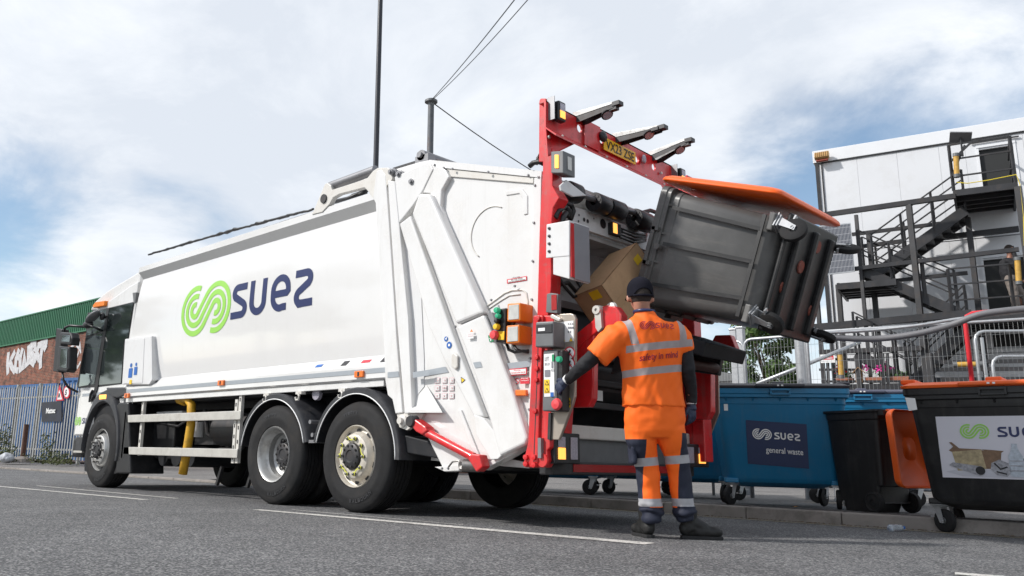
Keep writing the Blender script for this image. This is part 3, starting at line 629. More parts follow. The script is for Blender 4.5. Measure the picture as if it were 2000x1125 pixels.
b.tube([sp(x, y, -.1) for x, y in ((1005, 626), (1003, 632), (1000, 638))], .014, 8); part(b, 'cable', 'hose', gate, smooth=True)
# red strut
b = MB(); b.tube([sp(825, 840, -.06), sp(925, 893, -.06)], .038, 16); st = part(b, 'prop_strut', 'red', autos=40)
b = MB(); pp(b, [(799, 814), (812, 820), (830, 833), (834, 841), (824, 849), (812, 843), (800, 829)], -.11, .11); part(b, 'strut_end_block', 'red', st, bevel=.01)
b = MB(); pp(b, [(920, 886), (936, 888), (942, 912), (930, 922), (914, 897)], -.10, .10); part(b, 'strut_end_block', 'red', st, bevel=.01)
b = MB(); b.lathe([(0.001, -.02), (.045, -.02), (.055, 0), (.055, .06)], sp(802, 823, -.11), (0, 1, 0), 18); part(b, 'strut_pin', 'darksteel', st, autos=40)
b = MB(); b.lathe([(0.001, .01), (.055, .01), (.055, -.012), (.03, -.02), (.03, -.05), (0.001, -.05)], sp(787, 822, -.0), (0, 1, 0), 18); pp(b, [(775, 808), (800, 806), (828, 808), (820, 822), (795, 840), (780, 834)], .0, .04); part(b, 'strut_lug', 'cream', st, autos=30)
b = MB(); c = sp(905, 909, -.07); b.tube([c, c+Vector((.12, .06, .0))], .05, 16); b.lathe([(0.001, -.02), (.03, -.03), (.048, -.012), (.048, 0)], c, (0, 1, 0), 16); b.tube([sp(876, 912, -.05), sp(884, 902, -.05), sp(896, 900, -.05), sp(900, 906, -.05)], .008, 6); part(b, 'drain_valve', 'nut', autos=40)
# --- hopper interior
b = MB(); b.prism([Vector(p) for p in ((.9, .131, .5), (2.0, .131, .46), (2.0, .131, .5), (1.2, .131, .62), (.9, .131, 1.0))], (0, YW-.262, 0))
b.prism([(1.3, .131, 2.3), (1.75, .131, 1.9), (1.8, .131, 1.95), (1.4, .131, 2.75), (1.3, .131, 2.75)], (0, YW-.262, 0)); part(b, 'hopper_lining', 'interior')
b = MB(); b.prism([(1.45, .14, .6), (1.95, .14, 1.15), (1.98, .14, 1.35), (1.7, .14, 1.9), (1.35, .14, 2.2), (1.3, .14, .6)], (0, YW-.28, 0)); part(b, 'packer_blade', 'darksteel', bevel=.02)
for z in (.98, 1.18, 1.42):
    b = MB(); b.bx((1.93, .16, z), (2.02, YW-.16, z+.06)); part(b, 'blade_rib', 'darksteel', bevel=.01)
b = MB(); b.bx((2.08, .10, .70), (2.26, YW-.1, .81)); part(b, 'hopper_sill', 'cream', bevel=.012)
b = MB(); b.bx((2.10, .12, .50), (2.20, YW-.12, .70)); part(b, 'rear_panel', 'greybox')
b = MB(); b.bx((2.12, .1, .415), (2.24, YW-.1, .52)); part(b, 'bumper_bar', 'darksteel', bevel=.01)
b = MB(); b.bx((2.241, .38, .44), (2.247, YW-.38, .50)); part(b, 'bumper_reflector', 'redlamp')
for y, c_ in ((.62, 'whiteink'), (.78, 'yellow')):
    pass
b = MB(); f = frame(xp(1154, 745, 2.02), (0, 1, 0), (0, 0, 1)); rect(b, f, 0, 0, .10, .07); rect(b, f, 0, -.16, .18, -.07); part(b, 'hopper_sticker', 'whiteink')
# --- white rear lintel and roller shaft
lx = 2.26
def xplate(mb, pts, x, t): return mb.prism([xp(a, c, x) for a, c in pts], (t, 0, 0))
b = MB(); xplate(b, [(1113, 403), (1128, 405), (1330, 478), (1330, 512), (1200, 468), (1113, 438)], lx, -.04); li = part(b, 'hopper_lintel', 'boxwhite', bevel=.004)
b = MB(); f = frame(xp(1178, 437, lx+.001), (0, 1, 0), (0, 0, 1))
for px, py, r in ((1178, 437, .045), (1141, 429, .018), (1148, 432, .018), (1131, 420, .01), (1160, 427, .008), (1130, 432, .01), (1215, 452, .02), (1300, 478, .03)):
    p = xp(px, py, lx+.003); disc(b, frame(p, (0, 1, 0), (0, 0, 1)), 0, 0, r)
part(b, 'lintel_hole', 'ink', li)
b = MB(); b.bx((1.9, .131, 2.42), (2.22, YW-.131, 2.46)); b.bx((1.9, YW-.16, 1.6), (2.2, YW-.131, 2.42)); part(b, 'hopper_hood', 'interior')
p = xp(1198, 450, lx); b = MB(); b.bx(p+Vector((0, -.09, -.055)), p+Vector((.05, .05, .055))); part(b, 'amber_marker', 'darksteel', bevel=.006); b = MB(); b.bx(p+Vector((.05, -.08, -.045)), p+Vector((.055, -.02, .045))); part(b, 'amber_marker_lens', 'amberlit')
b = MB()
for k in range(4): b.tube([p+Vector((.03, .05, .03-k*.03)), p+Vector((.08, .22, .0-k*.03)), p+Vector((.07, .42, .03-k*.02)), p+Vector((-.02, .6, .10))], .009, 8)
part(b, 'hydraulic_hose', 'hose', smooth=True)
shx = 2.34
A = xp(1098, 368, shx); B = xp(1290, 432, shx); dsh = (B-A).normalized()
b = MB(); b.tube([A, B+dsh*.9], .028, 12); sh = part(b, 'roller_shaft', 'greymetal', autos=40)
def roller(px0, py0, px1, py1, r, mt='black'):
    a = xp(px0, py0, shx); c = xp(px1, py1, shx); L_ = (c-a).length; b = MB()
    b.lathe([(.03, .0), (r*.95, 0), (r, .008), (r, L_-.008), (r*.95, L_), (.03, L_)], a, c-a, 28)
    o = part(b, 'rubber_roller', mt, sh, autos=40); b = MB(); ax = (c-a).normalized(); u_ = ax.orthogonal().normalized(); v_ = ax.cross(u_)
    for k in range(9):
        q = 2*math.pi*k/9; b.lathe([(0.001, -.004), (r*.17, -.004), (r*.17, 0)], a+(u_*math.cos(q)+v_*math.sin(q))*r*.68, ax, 10)
    part(b, 'roller_hole', 'ink', sh)
roller(1108, 372, 1128, 380, .085); roller(1159, 394, 1182, 403, .086); roller(1185, 404, 1212, 414, .086); roller(1238, 426, 1264, 436, .092)
b = MB(); xplate(b, [(1095, 362), (1107, 351), (1146, 382), (1120, 384), (1097, 372)], shx+.14, -.02); part(b, 'shaft_bracket', 'boxwhite', sh, bevel=.004)
b = MB()
for k, (q) in enumerate((((1082, 420), (1086, 405), (1100, 395), (1116, 400), (1120, 412), (1114, 428)), ((1085, 425), (1090, 412), (1104, 404), (1112, 412), (1110, 424)), ((1098, 440), (1100, 424), (1106, 415)))):
    b.tube([xp(x, y, 2.36+.03*k) for x, y in q], .022, 8)
b.tube([sp(x, y, -.02) for x, y in ((1034, 325), (1042, 318), (1052, 316), (1060, 318))], .022, 8); b.tube([sp(x, y, .0) for x, y in ((1048, 322), (1050, 308), (1055, 300), (1050, 310), (1060, 322))], .012, 8)
b.tube([xp(x, y, 2.3) for x, y in ((1240, 430), (1252, 416), (1270, 411), (1290, 418))], .02, 8)
b.tube([xp(x, y, 2.2) for x, y in ((1085, 545), (1095, 556), (1110, 552), (1125, 570), (1135, 562), (1128, 548))], .018, 8); b.tube([xp(x, y, 2.25) for x, y in ((1090, 540), (1104, 562), (1120, 580), (1138, 574))], .014, 8)
part(b, 'hydraulic_hose', 'hose', smooth=True)
# --- red lifting frame
frm = MB(); pp(frm, [(1053, 196), (1056, 192), (1066, 192), (1066, 283), (1079, 290), (1079, 363), (1092, 386), (1080, 406), (1077, 430), (1076, 560), (1070, 616), (1049, 616), (1054, 430), (1060, 330), (1060, 316), (1052, 316)], -.05, .13)
fr = part(frm, 'lifting_frame_post', 'red', bevel=.006)
b = MB(); pp(b, [(1041, 616), (1060, 616), (1058, 690), (1053, 800), (1050, 902), (1047, 913), (1025, 913), (1023, 898), (1031, 864), (1036, 742)], -.085, .10); pp(b, [(1054, 616), (1082, 616), (1080, 700), (1074, 874), (1068, 880), (1070, 900), (1062, 913), (1046, 913)], -.06, .10); part(b, 'lifting_frame_foot', 'red', fr, bevel=.008)
b = MB(); b.tube([sp(1053, 640, -.075), sp(1052, 700, -.075), sp(1044, 905, -.075)], .012, 8); part(b, 'post_channel', 'darksteel', fr)
b = MB()
for px, py in ((1028, 893), (1028, 906), (1044, 893), (1044, 908), (1049, 698), (1049, 720), (1048, 742), (1046, 803), (1052, 622)): b.lathe([(0.001, -.02), (.02, -.018), (.022, 0)], sp(px, py, -.087), (0, 1, 0), 10)
b.lathe([(0.001, -.012), (.05, -.012), (.055, 0)], sp(1060, 899, -.062), (0, 1, 0), 20); part(b, 'frame_bolt', 'red', fr)
yl, yr = -.05, 2.30; z_t = 3.46
# far post
b = MB(); b.bx((2.19, yr-.08, .55), (2.36, yr+.06, 3.36)); part(b, 'lifting_frame_post', 'red', bevel=.008)
# beam web with real holes
bxp = 2.37; tA = xp(1066, 196, bxp); tB = xp(1328, 332, bxp); bA = xp(1066, 248, bxp); bB = xp(1325, 372, bxp)
def beam_pt(t, v): p = tA+(tB-tA)*t; q = bA+(bB-bA)*t; return q+(p-q)*v
Lb = (tB-tA).length; Hb = (tA-bA).length
holes = []
for px, py, r in ((1133, 251, .038), (1176, 273, .038), (1246, 312, .034), (1279, 327, .036)):
    P = xp(px, py, bxp); tt = (P.y-tA.y)/(tB.y-tA.y); q0 = beam_pt(tt, 0); q1 = beam_pt(tt, 1); holes.append((tt, (P.z-q0.z)/(q1.z-q0.z), r))
b = MB(); last = 0
for tt, vv, r in holes:
    hw = .05/Lb; vv = max(.26, min(.74, vv)); t0, t1 = tt-hw, tt+hw
    if t0 > last: b.add([beam_pt(last, 0), beam_pt(t0, 0), beam_pt(t0, 1), beam_pt(last, 1)], [(0, 1, 2, 3)])
    n = 24; sq = []; ci = []
    for k in range(n):
        a = 2*math.pi*k/n; cx, cy = math.cos(a), math.sin(a); s_ = 1/max(abs(cx), abs(cy))
        sy = cy*s_; ys = vv+(sy*(1-vv) if sy > 0 else sy*vv)
        sq.append(beam_pt(tt+hw*cx*s_, ys)); ci.append(beam_pt(tt+r*cx/Lb, vv+r*cy/Hb))
    b.add(sq+ci, [(k, (k+1) % n, n+(k+1) % n, n+k) for k in range(n)]); last = t1
b.add([beam_pt(last, 0), beam_pt(1, 0), beam_pt(1, 1), beam_pt(last, 1)], [(0, 1, 2, 3)])
beam = part(b, 'lifting_frame_beam', 'red'); q = beam.modifiers.new('s', 'SOLIDIFY'); q.thickness = .018
b = MB(); d1 = Vector((.10, 0, -.085))
b.rings([[beam_pt(0, 0), beam_pt(0, 0)+d1, beam_pt(0, 0)+d1+Vector((0, 0, -.015)), beam_pt(0, 0)+Vector((0, 0, -.015))], [beam_pt(1, 0), beam_pt(1, 0)+d1, beam_pt(1, 0)+d1+Vector((0, 0, -.015)), beam_pt(1, 0)+Vector((0, 0, -.015))]])
b.rings([[beam_pt(t, 1)+Vector(v) for v in ((0, 0, 0), (-.07, 0, 0), (-.07, 0, -.012), (0, 0, -.012))] for t in (0, 1)])
part(b, 'beam_flange', 'red', beam)
b = MB(); b.prism([beam_pt(0, 0)+Vector((.0, -.0, 0)), beam_pt(.13, 0)+Vector((.02, 0, -.05)), beam_pt(.13, 0)+d1, beam_pt(0, 0)+Vector((0.02, 0, -.26))], (-.015, 0, 0)); b.prism([beam_pt(1, 0), beam_pt(.83, 0)+Vector((.02, 0, -.02)), beam_pt(.83, 0)+d1, beam_pt(1, 0)+Vector((.02, 0, -.3))], (-.015, 0, 0)); part(b, 'beam_gusset', 'red', beam)
b = MB()
for i in range(7): b.lathe([(0.001, .01), (.011, .01), (.013, 0)], beam_pt(.06+i*.15, 0)+d1*.7, (1, 0, .4), 8)
for px, py in ((1072, 268), (1291, 338), (1308, 348)): b.lathe([(0.001, .01), (.013, .01), (.016, 0)], xp(px, py, bxp+.012), (1, 0, 0), 8)
part(b, 'beam_bolt', 'alu', beam)
# number plate
pc = [xp(x, y, bxp+.03) for x, y in ((1180, 292), (1242, 322), (1242, 299), (1180, 266))]
o_ = pc[0]; u_ = (pc[1]-pc[0]); W_ = u_.length; H_ = ((pc[3]-pc[0]).length+(pc[2]-pc[1]).length)/2; f = frame(o_, u_, (0, 0, 1))
b = MB(); b.rings([[f(0, 0, -.008), f(W_, 0, -.008), f(W_, H_, -.008), f(0, H_, -.008)], [f(0, 0, 0), f(W_, 0, 0), f(W_, H_, 0), f(0, H_, 0)]]); pl = part(b, 'number_plate', 'plate', beam, bevel=.003)
b = MB(); text(b, f, 'VX23 ZSE', W_*.06, H_*.15, W_*.88, H_*.70, .004, .008); part(b, 'plate_lettering', 'ink', beam, fix=False)
b = MB(); c = xp(1174, 268, bxp+.01); b.ball(c+Vector((.02, 0, 0)), (.03, .05, .05), 8); part(b, 'beam_lamp', 'black', beam, smooth=True)
b = MB(); c = xp(1254, 312, bxp+.01); b.ball(c+Vector((.02, 0, 0)), (.02, .028, .045), 8); part(b, 'beam_lamp', 'clear', beam, smooth=True)
# three outrigger arms with lamps
for k, (pb, pt_) in enumerate((((1132, 238), (1206, 206)), ((1208, 278), (1294, 252)), ((1279, 313), (1347, 277)))):
    Bp = xp(pb[0], pb[1], bxp)+Vector((0, 0, .02)); y = Bp.y; Tp = sp(pt_[0], pt_[1], y); ex = (Tp-Bp); ex.y = 0
    b = MB(); w_ = .05
    for s_ in (-1, 1): b.prism([Bp+Vector((-.03, s_*w_, -.035)), Bp+Vector((-.03, s_*w_, .055)), Tp+Vector((0, s_*w_*.55, .03)), Tp+Vector((-.02, s_*w_*.55, -.02)), Bp+Vector((.05, s_*w_, -.04))], (0, -s_*.006, 0))
    o = part(b, 'lamp_arm', 'darksteel', beam)
    b = MB(); b.add([Bp+Vector((-.03, -w_-.004, .058)), Bp+Vector((-.03, w_+.004, .058)), Tp+Vector((-.02, w_*.55, .034)), Tp+Vector((-.02, -w_*.55, .034)), Bp+Vector((-.03, -w_-.004, .015)), Tp+Vector((-.02, -w_*.55-.004, .015))], [(0, 1, 2, 3), (0, 3, 5, 4)]); part(b, 'arm_cover', 'armgrey', beam)
    lp = Tp+Vector((-.10, 0, -.055)) if k != 1 else Tp+Vector((-.12, -.02, -.03))
    b = MB(); b.lathe([(0.001, -.04), (.035, -.035), (.05, -.01), (.052, .0), (.001, .004)], lp, (.5, -.2, -.8), 14); b.box(lp+Vector((.06, 0, .035)), (.08, .05, .03)); b.box(Tp+Vector((.0, 0, .012)), (.07, .07, .035)); part(b, 'work_lamp', 'black', beam)
    b = MB(); b.lathe([(0.001, .006), (.04, .006)], lp, (.5, -.2, -.8), 14); part(b, 'lamp_lens', 'clear', beam)
# amber side lights on the frame
def box_light(px, py, x, wy, hz, dx=.06, frame_mt='black'):
    c = xp(px, py, x); b = MB(); b.bx(c+Vector((0, -wy/2, -hz/2)), c+Vector((dx, wy/2, hz/2))); o = part(b, 'warning_lamp', frame_mt, bevel=.012)
    b = MB(); b.bx(c+Vector((dx, -wy*.33, -hz*.36)), c+Vector((dx+.005, wy*.33, -.0))); part(b, 'lit_lens', 'amberlit', o)
    b = MB(); b.bx(c+Vector((dx, -wy*.33, .0)), c+Vector((dx+.005, wy*.33, hz*.38))); part(b, 'clear_lens', 'clear', o)
    b = MB(); b.bx(c+Vector((-.03, -wy/2-.035, -hz/2-.0)), c+Vector((dx*.7, -wy/2-.028, hz/2+.03))); part(b, 'lamp_bracket', 'greymetal', o)
box_light(1087, 221, bxp+.02, .10, .17); box_light(1324, 347, bxp+.02, .10, .16)
b = MB(); pp(b, [(1076, 296), (1100, 294), (1100, 338), (1076, 338)], -.09, .16); o = part(b, 'strobe_box', 'greybox', bevel=.006)
b = MB(); pp(b, [(1083, 302), (1090, 302), (1090, 328), (1083, 328)], -.10, .012); part(b, 'strobe_lens', 'amberlit', o, bevel=.003)
b = MB(); f = frame(sp(1100.5, 332, -.09), (0, 1, 0), (0, 0, 1)); rect(b, lambda a, c_, l: f(a, c_, .002), .055, .02, .11, .13); part(b, 'strobe_vent', 'screen', o)
# white box on the post
b = MB(); pp(b, [(1067, 438), (1112, 430), (1112, 500), (1066, 504)], -.10, .012); pp(b, [(1080, 436), (1113, 430), (1112, 545), (1080, 536)], -.095, .26); wb = part(b, 'frame_cabinet', 'boxwhite', bevel=.006)
xw = sp(1113, 480, -.095).x; zw0, zw1 = sp(1112, 543, -.095).z, sp(1113, 432, -.095).z
b = MB(); b.bx((xw, -.088, zw0+.01), (xw+.006, -.045, zw1-.01)); part(b, 'cabinet_stripe', 'red', wb)
b = MB(); b.bx((xw, -.043, zw0), (xw+.005, .16, zw1)); part(b, 'cabinet_side', 'greymid', wb)
b = MB()
for py in (446, 461, 476, 491): b.lathe([(0.001, -.012), (.011, -.01), (.013, 0)], sp(1073, py, -.10), (0, 1, 0), 8)
part(b, 'cabinet_bolt', 'darksteel', wb)
b = MB(); pp(b, [(1068, 574), (1075, 572), (1090, 574), (1088, 612), (1066, 610)], -.075, .05); part(b, 'lower_bracket', 'greybox', bevel=.004); b = MB(); f = frame(sp(1077, 606, -.08), (1, 0, 0), (0, 0, 1)); rect(b, f, 0, 0, .05, .12); part(b, 'red_reflector', 'redlamp')
# stainless control plate
b = MB(); pp(b, [(1078, 614), (1114, 612), (1120, 614), (1124, 622), (1122, 775), (1118, 790), (1094, 853), (1091, 859), (1074, 859), (1076, 700)], -.055, .03); cp = part(b, 'control_plate', 'stainless', bevel=.006)
b = MB(); pp(b, [(1071, 806), (1076, 806), (1074, 860), (1069, 858)], -.075, .03); part(b, 'plate_hinge', 'darksteel', cp)
b = MB(); pp(b, [(1046, 629), (1081, 627), (1081, 677), (1045, 678)], -.20, .15); o = part(b, 'card_reader', 'greybox', cp, bevel=.01)
b = MB(); pp(b, [(1047, 634), (1078, 632), (1078, 650), (1047, 651)], -.206, .01); part(b, 'reader_window', 'ink', cp, bevel=.003); b = MB(); pp(b, [(1051, 641), (1064, 640), (1064, 646), (1051, 647)], -.210, .004); part(b, 'reader_display', 'whiteink', cp)
b = MB(); pp(b, [(1061, 684), (1089, 682), (1087, 803), (1059, 803)], -.16, .11); cb = part(b, 'control_box', 'greybox', cp, bevel=.01)
side_text([('r', 1063, 690, 1082, 775)], -.164, 'whiteink', 'control_label', cp)
side_text([('t', 'LIFT', 1064, 705, 8, .03), ('t', 'BIN UP', 1064, 714, 9, .02), ('r', 1064, 722, 1074, 736), ('t', 'PACK', 1076, 726, 6, .02), ('r', 1077, 706, 1080, 719)], -.168, 'greyink', 'control_label', cp)
side_text([('r', 1063, 741, 1073, 768)], -.167, 'yellow', 'control_label', cp); side_text([('p', [(1068, 743), (1072, 752), (1064, 752)]), ('p', [(1068, 757), (1072, 766), (1064, 766)])], -.170, 'ink', 'control_label', cp); side_text([('p', [(1068, 745.5), (1070.5, 751), (1065.5, 751)]), ('p', [(1068, 759.5), (1070.5, 765), (1065.5, 765)])], -.173, 'yellow', 'control_label', cp)
side_text([('r', 1078, 692, 1082, 706)], -.168, 'greenink', 'control_label', cp); side_text([('r', 1075, 766, 1081, 775)], -.168, 'blueink', 'control_label', cp)
b = MB(); pp(b, [(1090, 686), (1099, 684), (1098, 803), (1088, 803)], -.15, .09); part(b, 'button_strip', 'black', cp, bevel=.006)
b = MB(); b.lathe([(0.001, -.055), (.035, -.05), (.045, -.03), (.03, -.01), (.03, 0)], sp(1092, 790, -.155), (0, 1, 0), 20); part(b, 'stop_button', 'redbtn', cp, autos=40)
b = MB(); b.lathe([(0.001, -.03), (.02, -.03), (.024, 0)], sp(1094, 702, -.155), (0, 1, 0), 14); part(b, 'push_button', 'green', cp, autos=40)
side_text([('r', 1095, 626, 1120, 669)], -.059, 'whiteink', 'instruction_label', cp)
side_text([('r', 1097, 632+7*k, 1100, 635+7*k) for k in range(4)]+[('r', 1109+4*k, 631, 1111+4*k, 634) for k in range(3)]+[('r', 1109+4*k, 638, 1112+4*k, 642) for k in range(3)]+[('r', 1109+4*k, 646, 1111+4*k, 650) for k in range(2)]+[('p', [(1100, 658), (1104, 667), (1096, 667)]), ('p', [(1115, 658), (1119, 667), (1111, 667)])], -.062, 'greyink', 'instruction_print', cp)
side_text([('p', [(1100, 659.5), (1103.3, 666.5), (1096.7, 666.5)]), ('p', [(1115, 659.5), (1118.3, 666.5), (1111.7, 666.5)])], -.065, 'yellow', 'instruction_print', cp)
for py in (690, 711):
    side_text([('d', 1112, py, .052)], -.059, 'redink', 'prohibition_label', cp); side_text([('d', 1112, py, .042)], -.062, 'whiteink', 'prohibition_label', cp)
    f = frame(sp(1112, py, -.065), (1, 0, 0), (0, 0, 1)); b = MB(); disc(b, f, .004, .018, .009); stroke(b, f, [(.0, .012), (-.008, -.02)], .02); stroke(b, f, [(-.005, .0), (.018, -.008)], .007); part(b, 'prohibition_figure', 'ink', cp, fix=False); b = MB(); stroke(b, f, [(-.03, .03), (.03, -.03)], .008, .002); part(b, 'prohibition_bar', 'redink', cp, fix=False)
side_text([('r', 1101, 777, 1114, 796)], -.060, 'yellow', 'warning_label', cp); b = MB(); f = frame(sp(1107.5, 787, -.064), (1, 0, 0), (0, 0, 1)); stroke(b, f, arc(0, 0, .026, 0, 350, 18), .007, closed=False); poly(b, f, [(-.014, .012), (.014, .012), (0, -.014)]); part(b, 'warning_print', 'ink', cp, fix=False)
b = MB(); pp(b, [(1074, 616), (1078, 613), (1094, 622), (1093, 627), (1089, 627), (1075, 621)], -.09, .03); part(b, 'latch', 'alu', cp, bevel=.006)
# rear lamp clusters
for (x0, x1, yb, side) in ((1084, 1134, 911, -1), (1340, 1386, 919, 1)):
    lx2 = 2.36; a = xp(x0, yb, lx2); c = xp(x1, yb, lx2); z0 = .50; z1 = .50+(.235 if side < 0 else .21)
    a.z = c.z = z0
    b = MB(); b.bx((lx2-.07, a.y, z0), (lx2, c.y, z1)); o = part(b, 'rear_lamp', 'black', bevel=.01)
    wy = c.y-a.y
    ya, yb2 = (a.y+wy*.12, a.y+wy*.60) if side < 0 else (a.y+wy*.55, a.y+wy*.06)
    for (yy, lit) in ((ya, True), (yb2, False)):
        b = MB(); b.bx((lx2, yy, z0+.035+(.09 if lit else 0)), (lx2+.008, yy+wy*.27, z1-.03)); part(b, 'lamp_lens', 'clear', o, bevel=.003)
        if lit: b = MB(); b.bx((lx2, yy, z0+.035), (lx2+.009, yy+wy*.27, z0+.122)); part(b, 'lit_lamp_lens', 'amberlit', o, bevel=.003)
    b = MB(); b.bx((lx2-.10, a.y-.08 if side < 0 else c.y, z0+.04), (lx2-.07, a.y+.03 if side < 0 else c.y+.05, z0+.19)); part(b, 'lamp_bracket', 'greymetal', o)
# --- bin lift arms
b = MB(); P = [(1124, 652), (1158, 625), (1163, 612), (1170, 600), (1185, 596), (1202, 598), (1214, 615), (1213, 630), (1171, 644), (1140, 668), (1124, 685)]; b.prism([sp(x, y, .16) for x, y in P], (0, .09, 0)); la = part(b, 'bin_lift_arm', 'red', bevel=.01)
b = MB(); P = [(1124, 685), (1140, 668), (1160, 652), (1158, 778), (1150, 795), (1118, 796), (1118, 720)]; b.prism([sp(x, y, .17) for x, y in P], (0, .07, 0)); part(b, 'lift_arm_plate', 'red', la, bevel=.01)
b = MB(); b.lathe([(.012, -.03), (.034, -.03), (.04, 0), (.04, .06)], sp(1168, 606, .15), (0, 1, 0), 18); pp(b, [(1160, 600), (1172, 598), (1175, 640), (1168, 648), (1163, 640)], .13, .03); b.lathe([(0.001, -.03), (.04, -.02), (.05, .0)], sp(1195, 602, .2), (0, 1, 0), 16); part(b, 'arm_pivot', 'alu', la, autos=40)
b = MB(); b.bar((2.3, .17, .55), (2.36, .17, 1.15), .10, .07); part(b, 'inner_post', 'red', bevel=.008)
P = [(1124, 652), (1158, 625), (1170, 600), (1202, 598), (1213, 630), (1171, 644), (1160, 652), (1158, 778), (1150, 795), (1118, 796), (1118, 720)]
b = MB(); b.prism([Vector((sp(x, y, .16).x, 2.02, sp(x, y, .16).z)) for x, y in P], (0, .09, 0)); part(b, 'bin_lift_arm', 'red', bevel=.01)
b = MB(); P = [sp(x, y, .16) for x, y in [(1078, 614), (1124, 622), (1122, 775), (1094, 853), (1074, 859)]]; b.prism([Vector((p.x+.03, 2.47, p.z)) for p in P], (0, -.02, 0)); part(b, 'control_plate', 'stainless', bevel=.005)
b = MB(); b.bx((2.3, 2.2, .55), (2.42, 2.36, 1.3)); part(b, 'inner_post', 'red', bevel=.01)
# --- wheels
TR = 0.519
def tyre_mb(c, w, s):
    """c = centre on the outer face, s = +1 when the outside looks to -y"""
    b = MB(); ax = Vector((0, s, 0))
    pr = [(.295, .015), (.305, .0), (.33, -.004), (.37, -.012), (.40, -.014), (.415, -.008), (.45, -.004), (.485, .006), (.503, .018), (.515, .038)]
    x = .04; n = 5
    for k in range(n):
        a = .045+(w-.09)*k/n; e = .045+(w-.09)*(k+1)/n
        pr += [(.519, a), (.519, e-.012), (.507, e-.010), (.507, e-.002)]
    pr += [(.515, w-.038), (.50, w-.015), (.45, w), (.36, w+.008), (.295, w-.01)]
    b.lathe(pr, c, ax, 64); return b
def wheel(x, y, s, kind, w=.31, full=True):
    c = Vector((x, y, TR)); ax = Vector((0, s, 0))
    b = MB()
    if kind == 'convex':
        pr = [(.296, .012), (.288, .0), (.282, .01), (.275, .05), (.255, .06), (.235, .05), (.215, .0), (.205, -.018), (.19, -.026), (.15, -.03), (.135, -.03), (.12, -.02), (.001, -.02)]
    else:
        pr = [(.296, .012), (.290, .0), (.280, .006), (.262, .03), (.255, .08), (.232, .11), (.225, .17), (.20, .19), (.14, .195), (.12, .19), (.001, .185)]
    b.lathe(pr, c, ax, 56); wh = part(b, 'wheel', 'rim' if kind != 'convex' or x < -2 else 'rimdirty', autos=30)
    part(tyre_mb(c, w, s), 'tyre', 'rubber', wh, autos=35)
    if not full: return wh
    # hand holes
    b = MB(); nh = 10; hr, hy = (.242, .0475) if kind == 'convex' else (.168, .1905)
    for k in range(nh):
        a = 2*math.pi*(k+.5)/nh; q = c+Vector((math.cos(a)*hr, s*(hy-.005), math.sin(a)*hr))
        rr = .020 if kind == 'convex' else .033
        rd = Vector((math.cos(a), 0, math.sin(a))); tg_ = Vector((-math.sin(a), 0, math.cos(a)))
        b.add([q+rd*math.cos(t)*rr+tg_*math.sin(t)*rr*(1.5 if kind == 'convex' else 1) for t in [2*math.pi*i/14 for i in range(14)]], [tuple(range(14))])
    part(b, 'hand_hole', 'ink', wh)
    b = MB()
    nr, ny = (.172, -.028) if kind == 'convex' else (.155, .192)
    for k in range(10):
        a = 2*math.pi*k/10; q = c+Vector((math.cos(a)*nr, s*ny, math.sin(a)*nr)); b.lathe([(.018, 0), (.018, -.008), (.0135, -.010), (.0135, -.035), (.006, -.04), (0.001, -.04)], q, ax, 6 if k % 1 == 0 else 8)
    part(b, 'wheel_nut', 'nut', wh)
    b = MB(); hz = (-.02, -.06) if kind == 'convex' else (.19, .12)
    b.lathe([(.125, hz[0]), (.12, hz[1]+.01), (.10, hz[1]), (.06, hz[1]-.004), (.05, hz[1]+.006), (0.001, hz[1]+.006)], c, ax, 28)
    for k in range(10):
        a = 2*math.pi*k/10; b.lathe([(0.001, -.012), (.010, -.012), (.012, 0)], c+Vector((math.cos(a)*.1, s*hz[1], math.sin(a)*.1)), ax, 6)
    part(b, 'hub', 'darksteel', wh, autos=30)
    if x > -1 and kind == 'convex':
        b = MB()
        for k in range(5):
            a = 2*math.pi*(k*2+.5)/10; 
            p0 = c+Vector((math.cos(a-.31)*nr, s*(ny-.018), math.sin(a-.31)*nr)); p1 = c+Vector((math.cos(a+.31)*nr, s*(ny-.018), math.sin(a+.31)*nr)); pm = (p0+p1)/2-Vector((math.cos(a), 0, math.sin(a)))*.012
            b.bar(p0, pm, .012, .005, up=(0, 1, 0)); b.bar(pm, p1, .012, .005, up=(0, 1, 0))
            for p in (p0, p1): b.lathe([(.020, 0), (.020, -.005), (.013, -.006)], p, ax, 12)
        part(b, 'nut_indicators', 'lime', wh)
    if s > 0:
        b = MB()
        f0 = lambda a_, r_: c+Vector((math.cos(a_)*r_, -s*.0165, math.sin(a_)*r_))
        def arctext(txt, mid, r, h, step):
            n = len(txt)
            for i, ch in enumerate(txt):
                if ch == ' ': continue
                a0 = mid+(i-(n-1)/2)*step
                text(b, lambda u, v, l: f0(a0+(u-.5)*step*.8, r-v*h) if False else f0(a0+(u-.5)*step*.75, r-v*h), ch, 0, 0, 1, 1)
        arctext('RALBOURN', R(-72), .43, .035, .10); arctext('RADIAL', R(100), .43, .03, .09)
        part(b, 'sidewall_lettering', 'guard', wh, fix=False)
    return wh
XFR = -5.607
wheel(0, 0, 1, 'convex'); wheel(-1.35, 0, 1, 'concave'); wheel(XFR, 0, 1, 'convex')
wheel(-1.35, .34, 1, 'concave', full=False)
wheel(0, YW, -1, 'convex'); wheel(-1.35, YW, -1, 'concave', full=False); wheel(-1.35, YW-.34, -1, 'concave', full=False); wheel(XFR, YW, -1, 'convex', full=False)
for x in (0, -1.35, XFR):
    b = MB(); b.tube([(x, .2, TR), (x, YW-.2, TR)], .09, 14); b.ball((x, YW/2, TR), (.2, .22, .2), 8); part(b, 'axle', 'chassis', smooth=True)
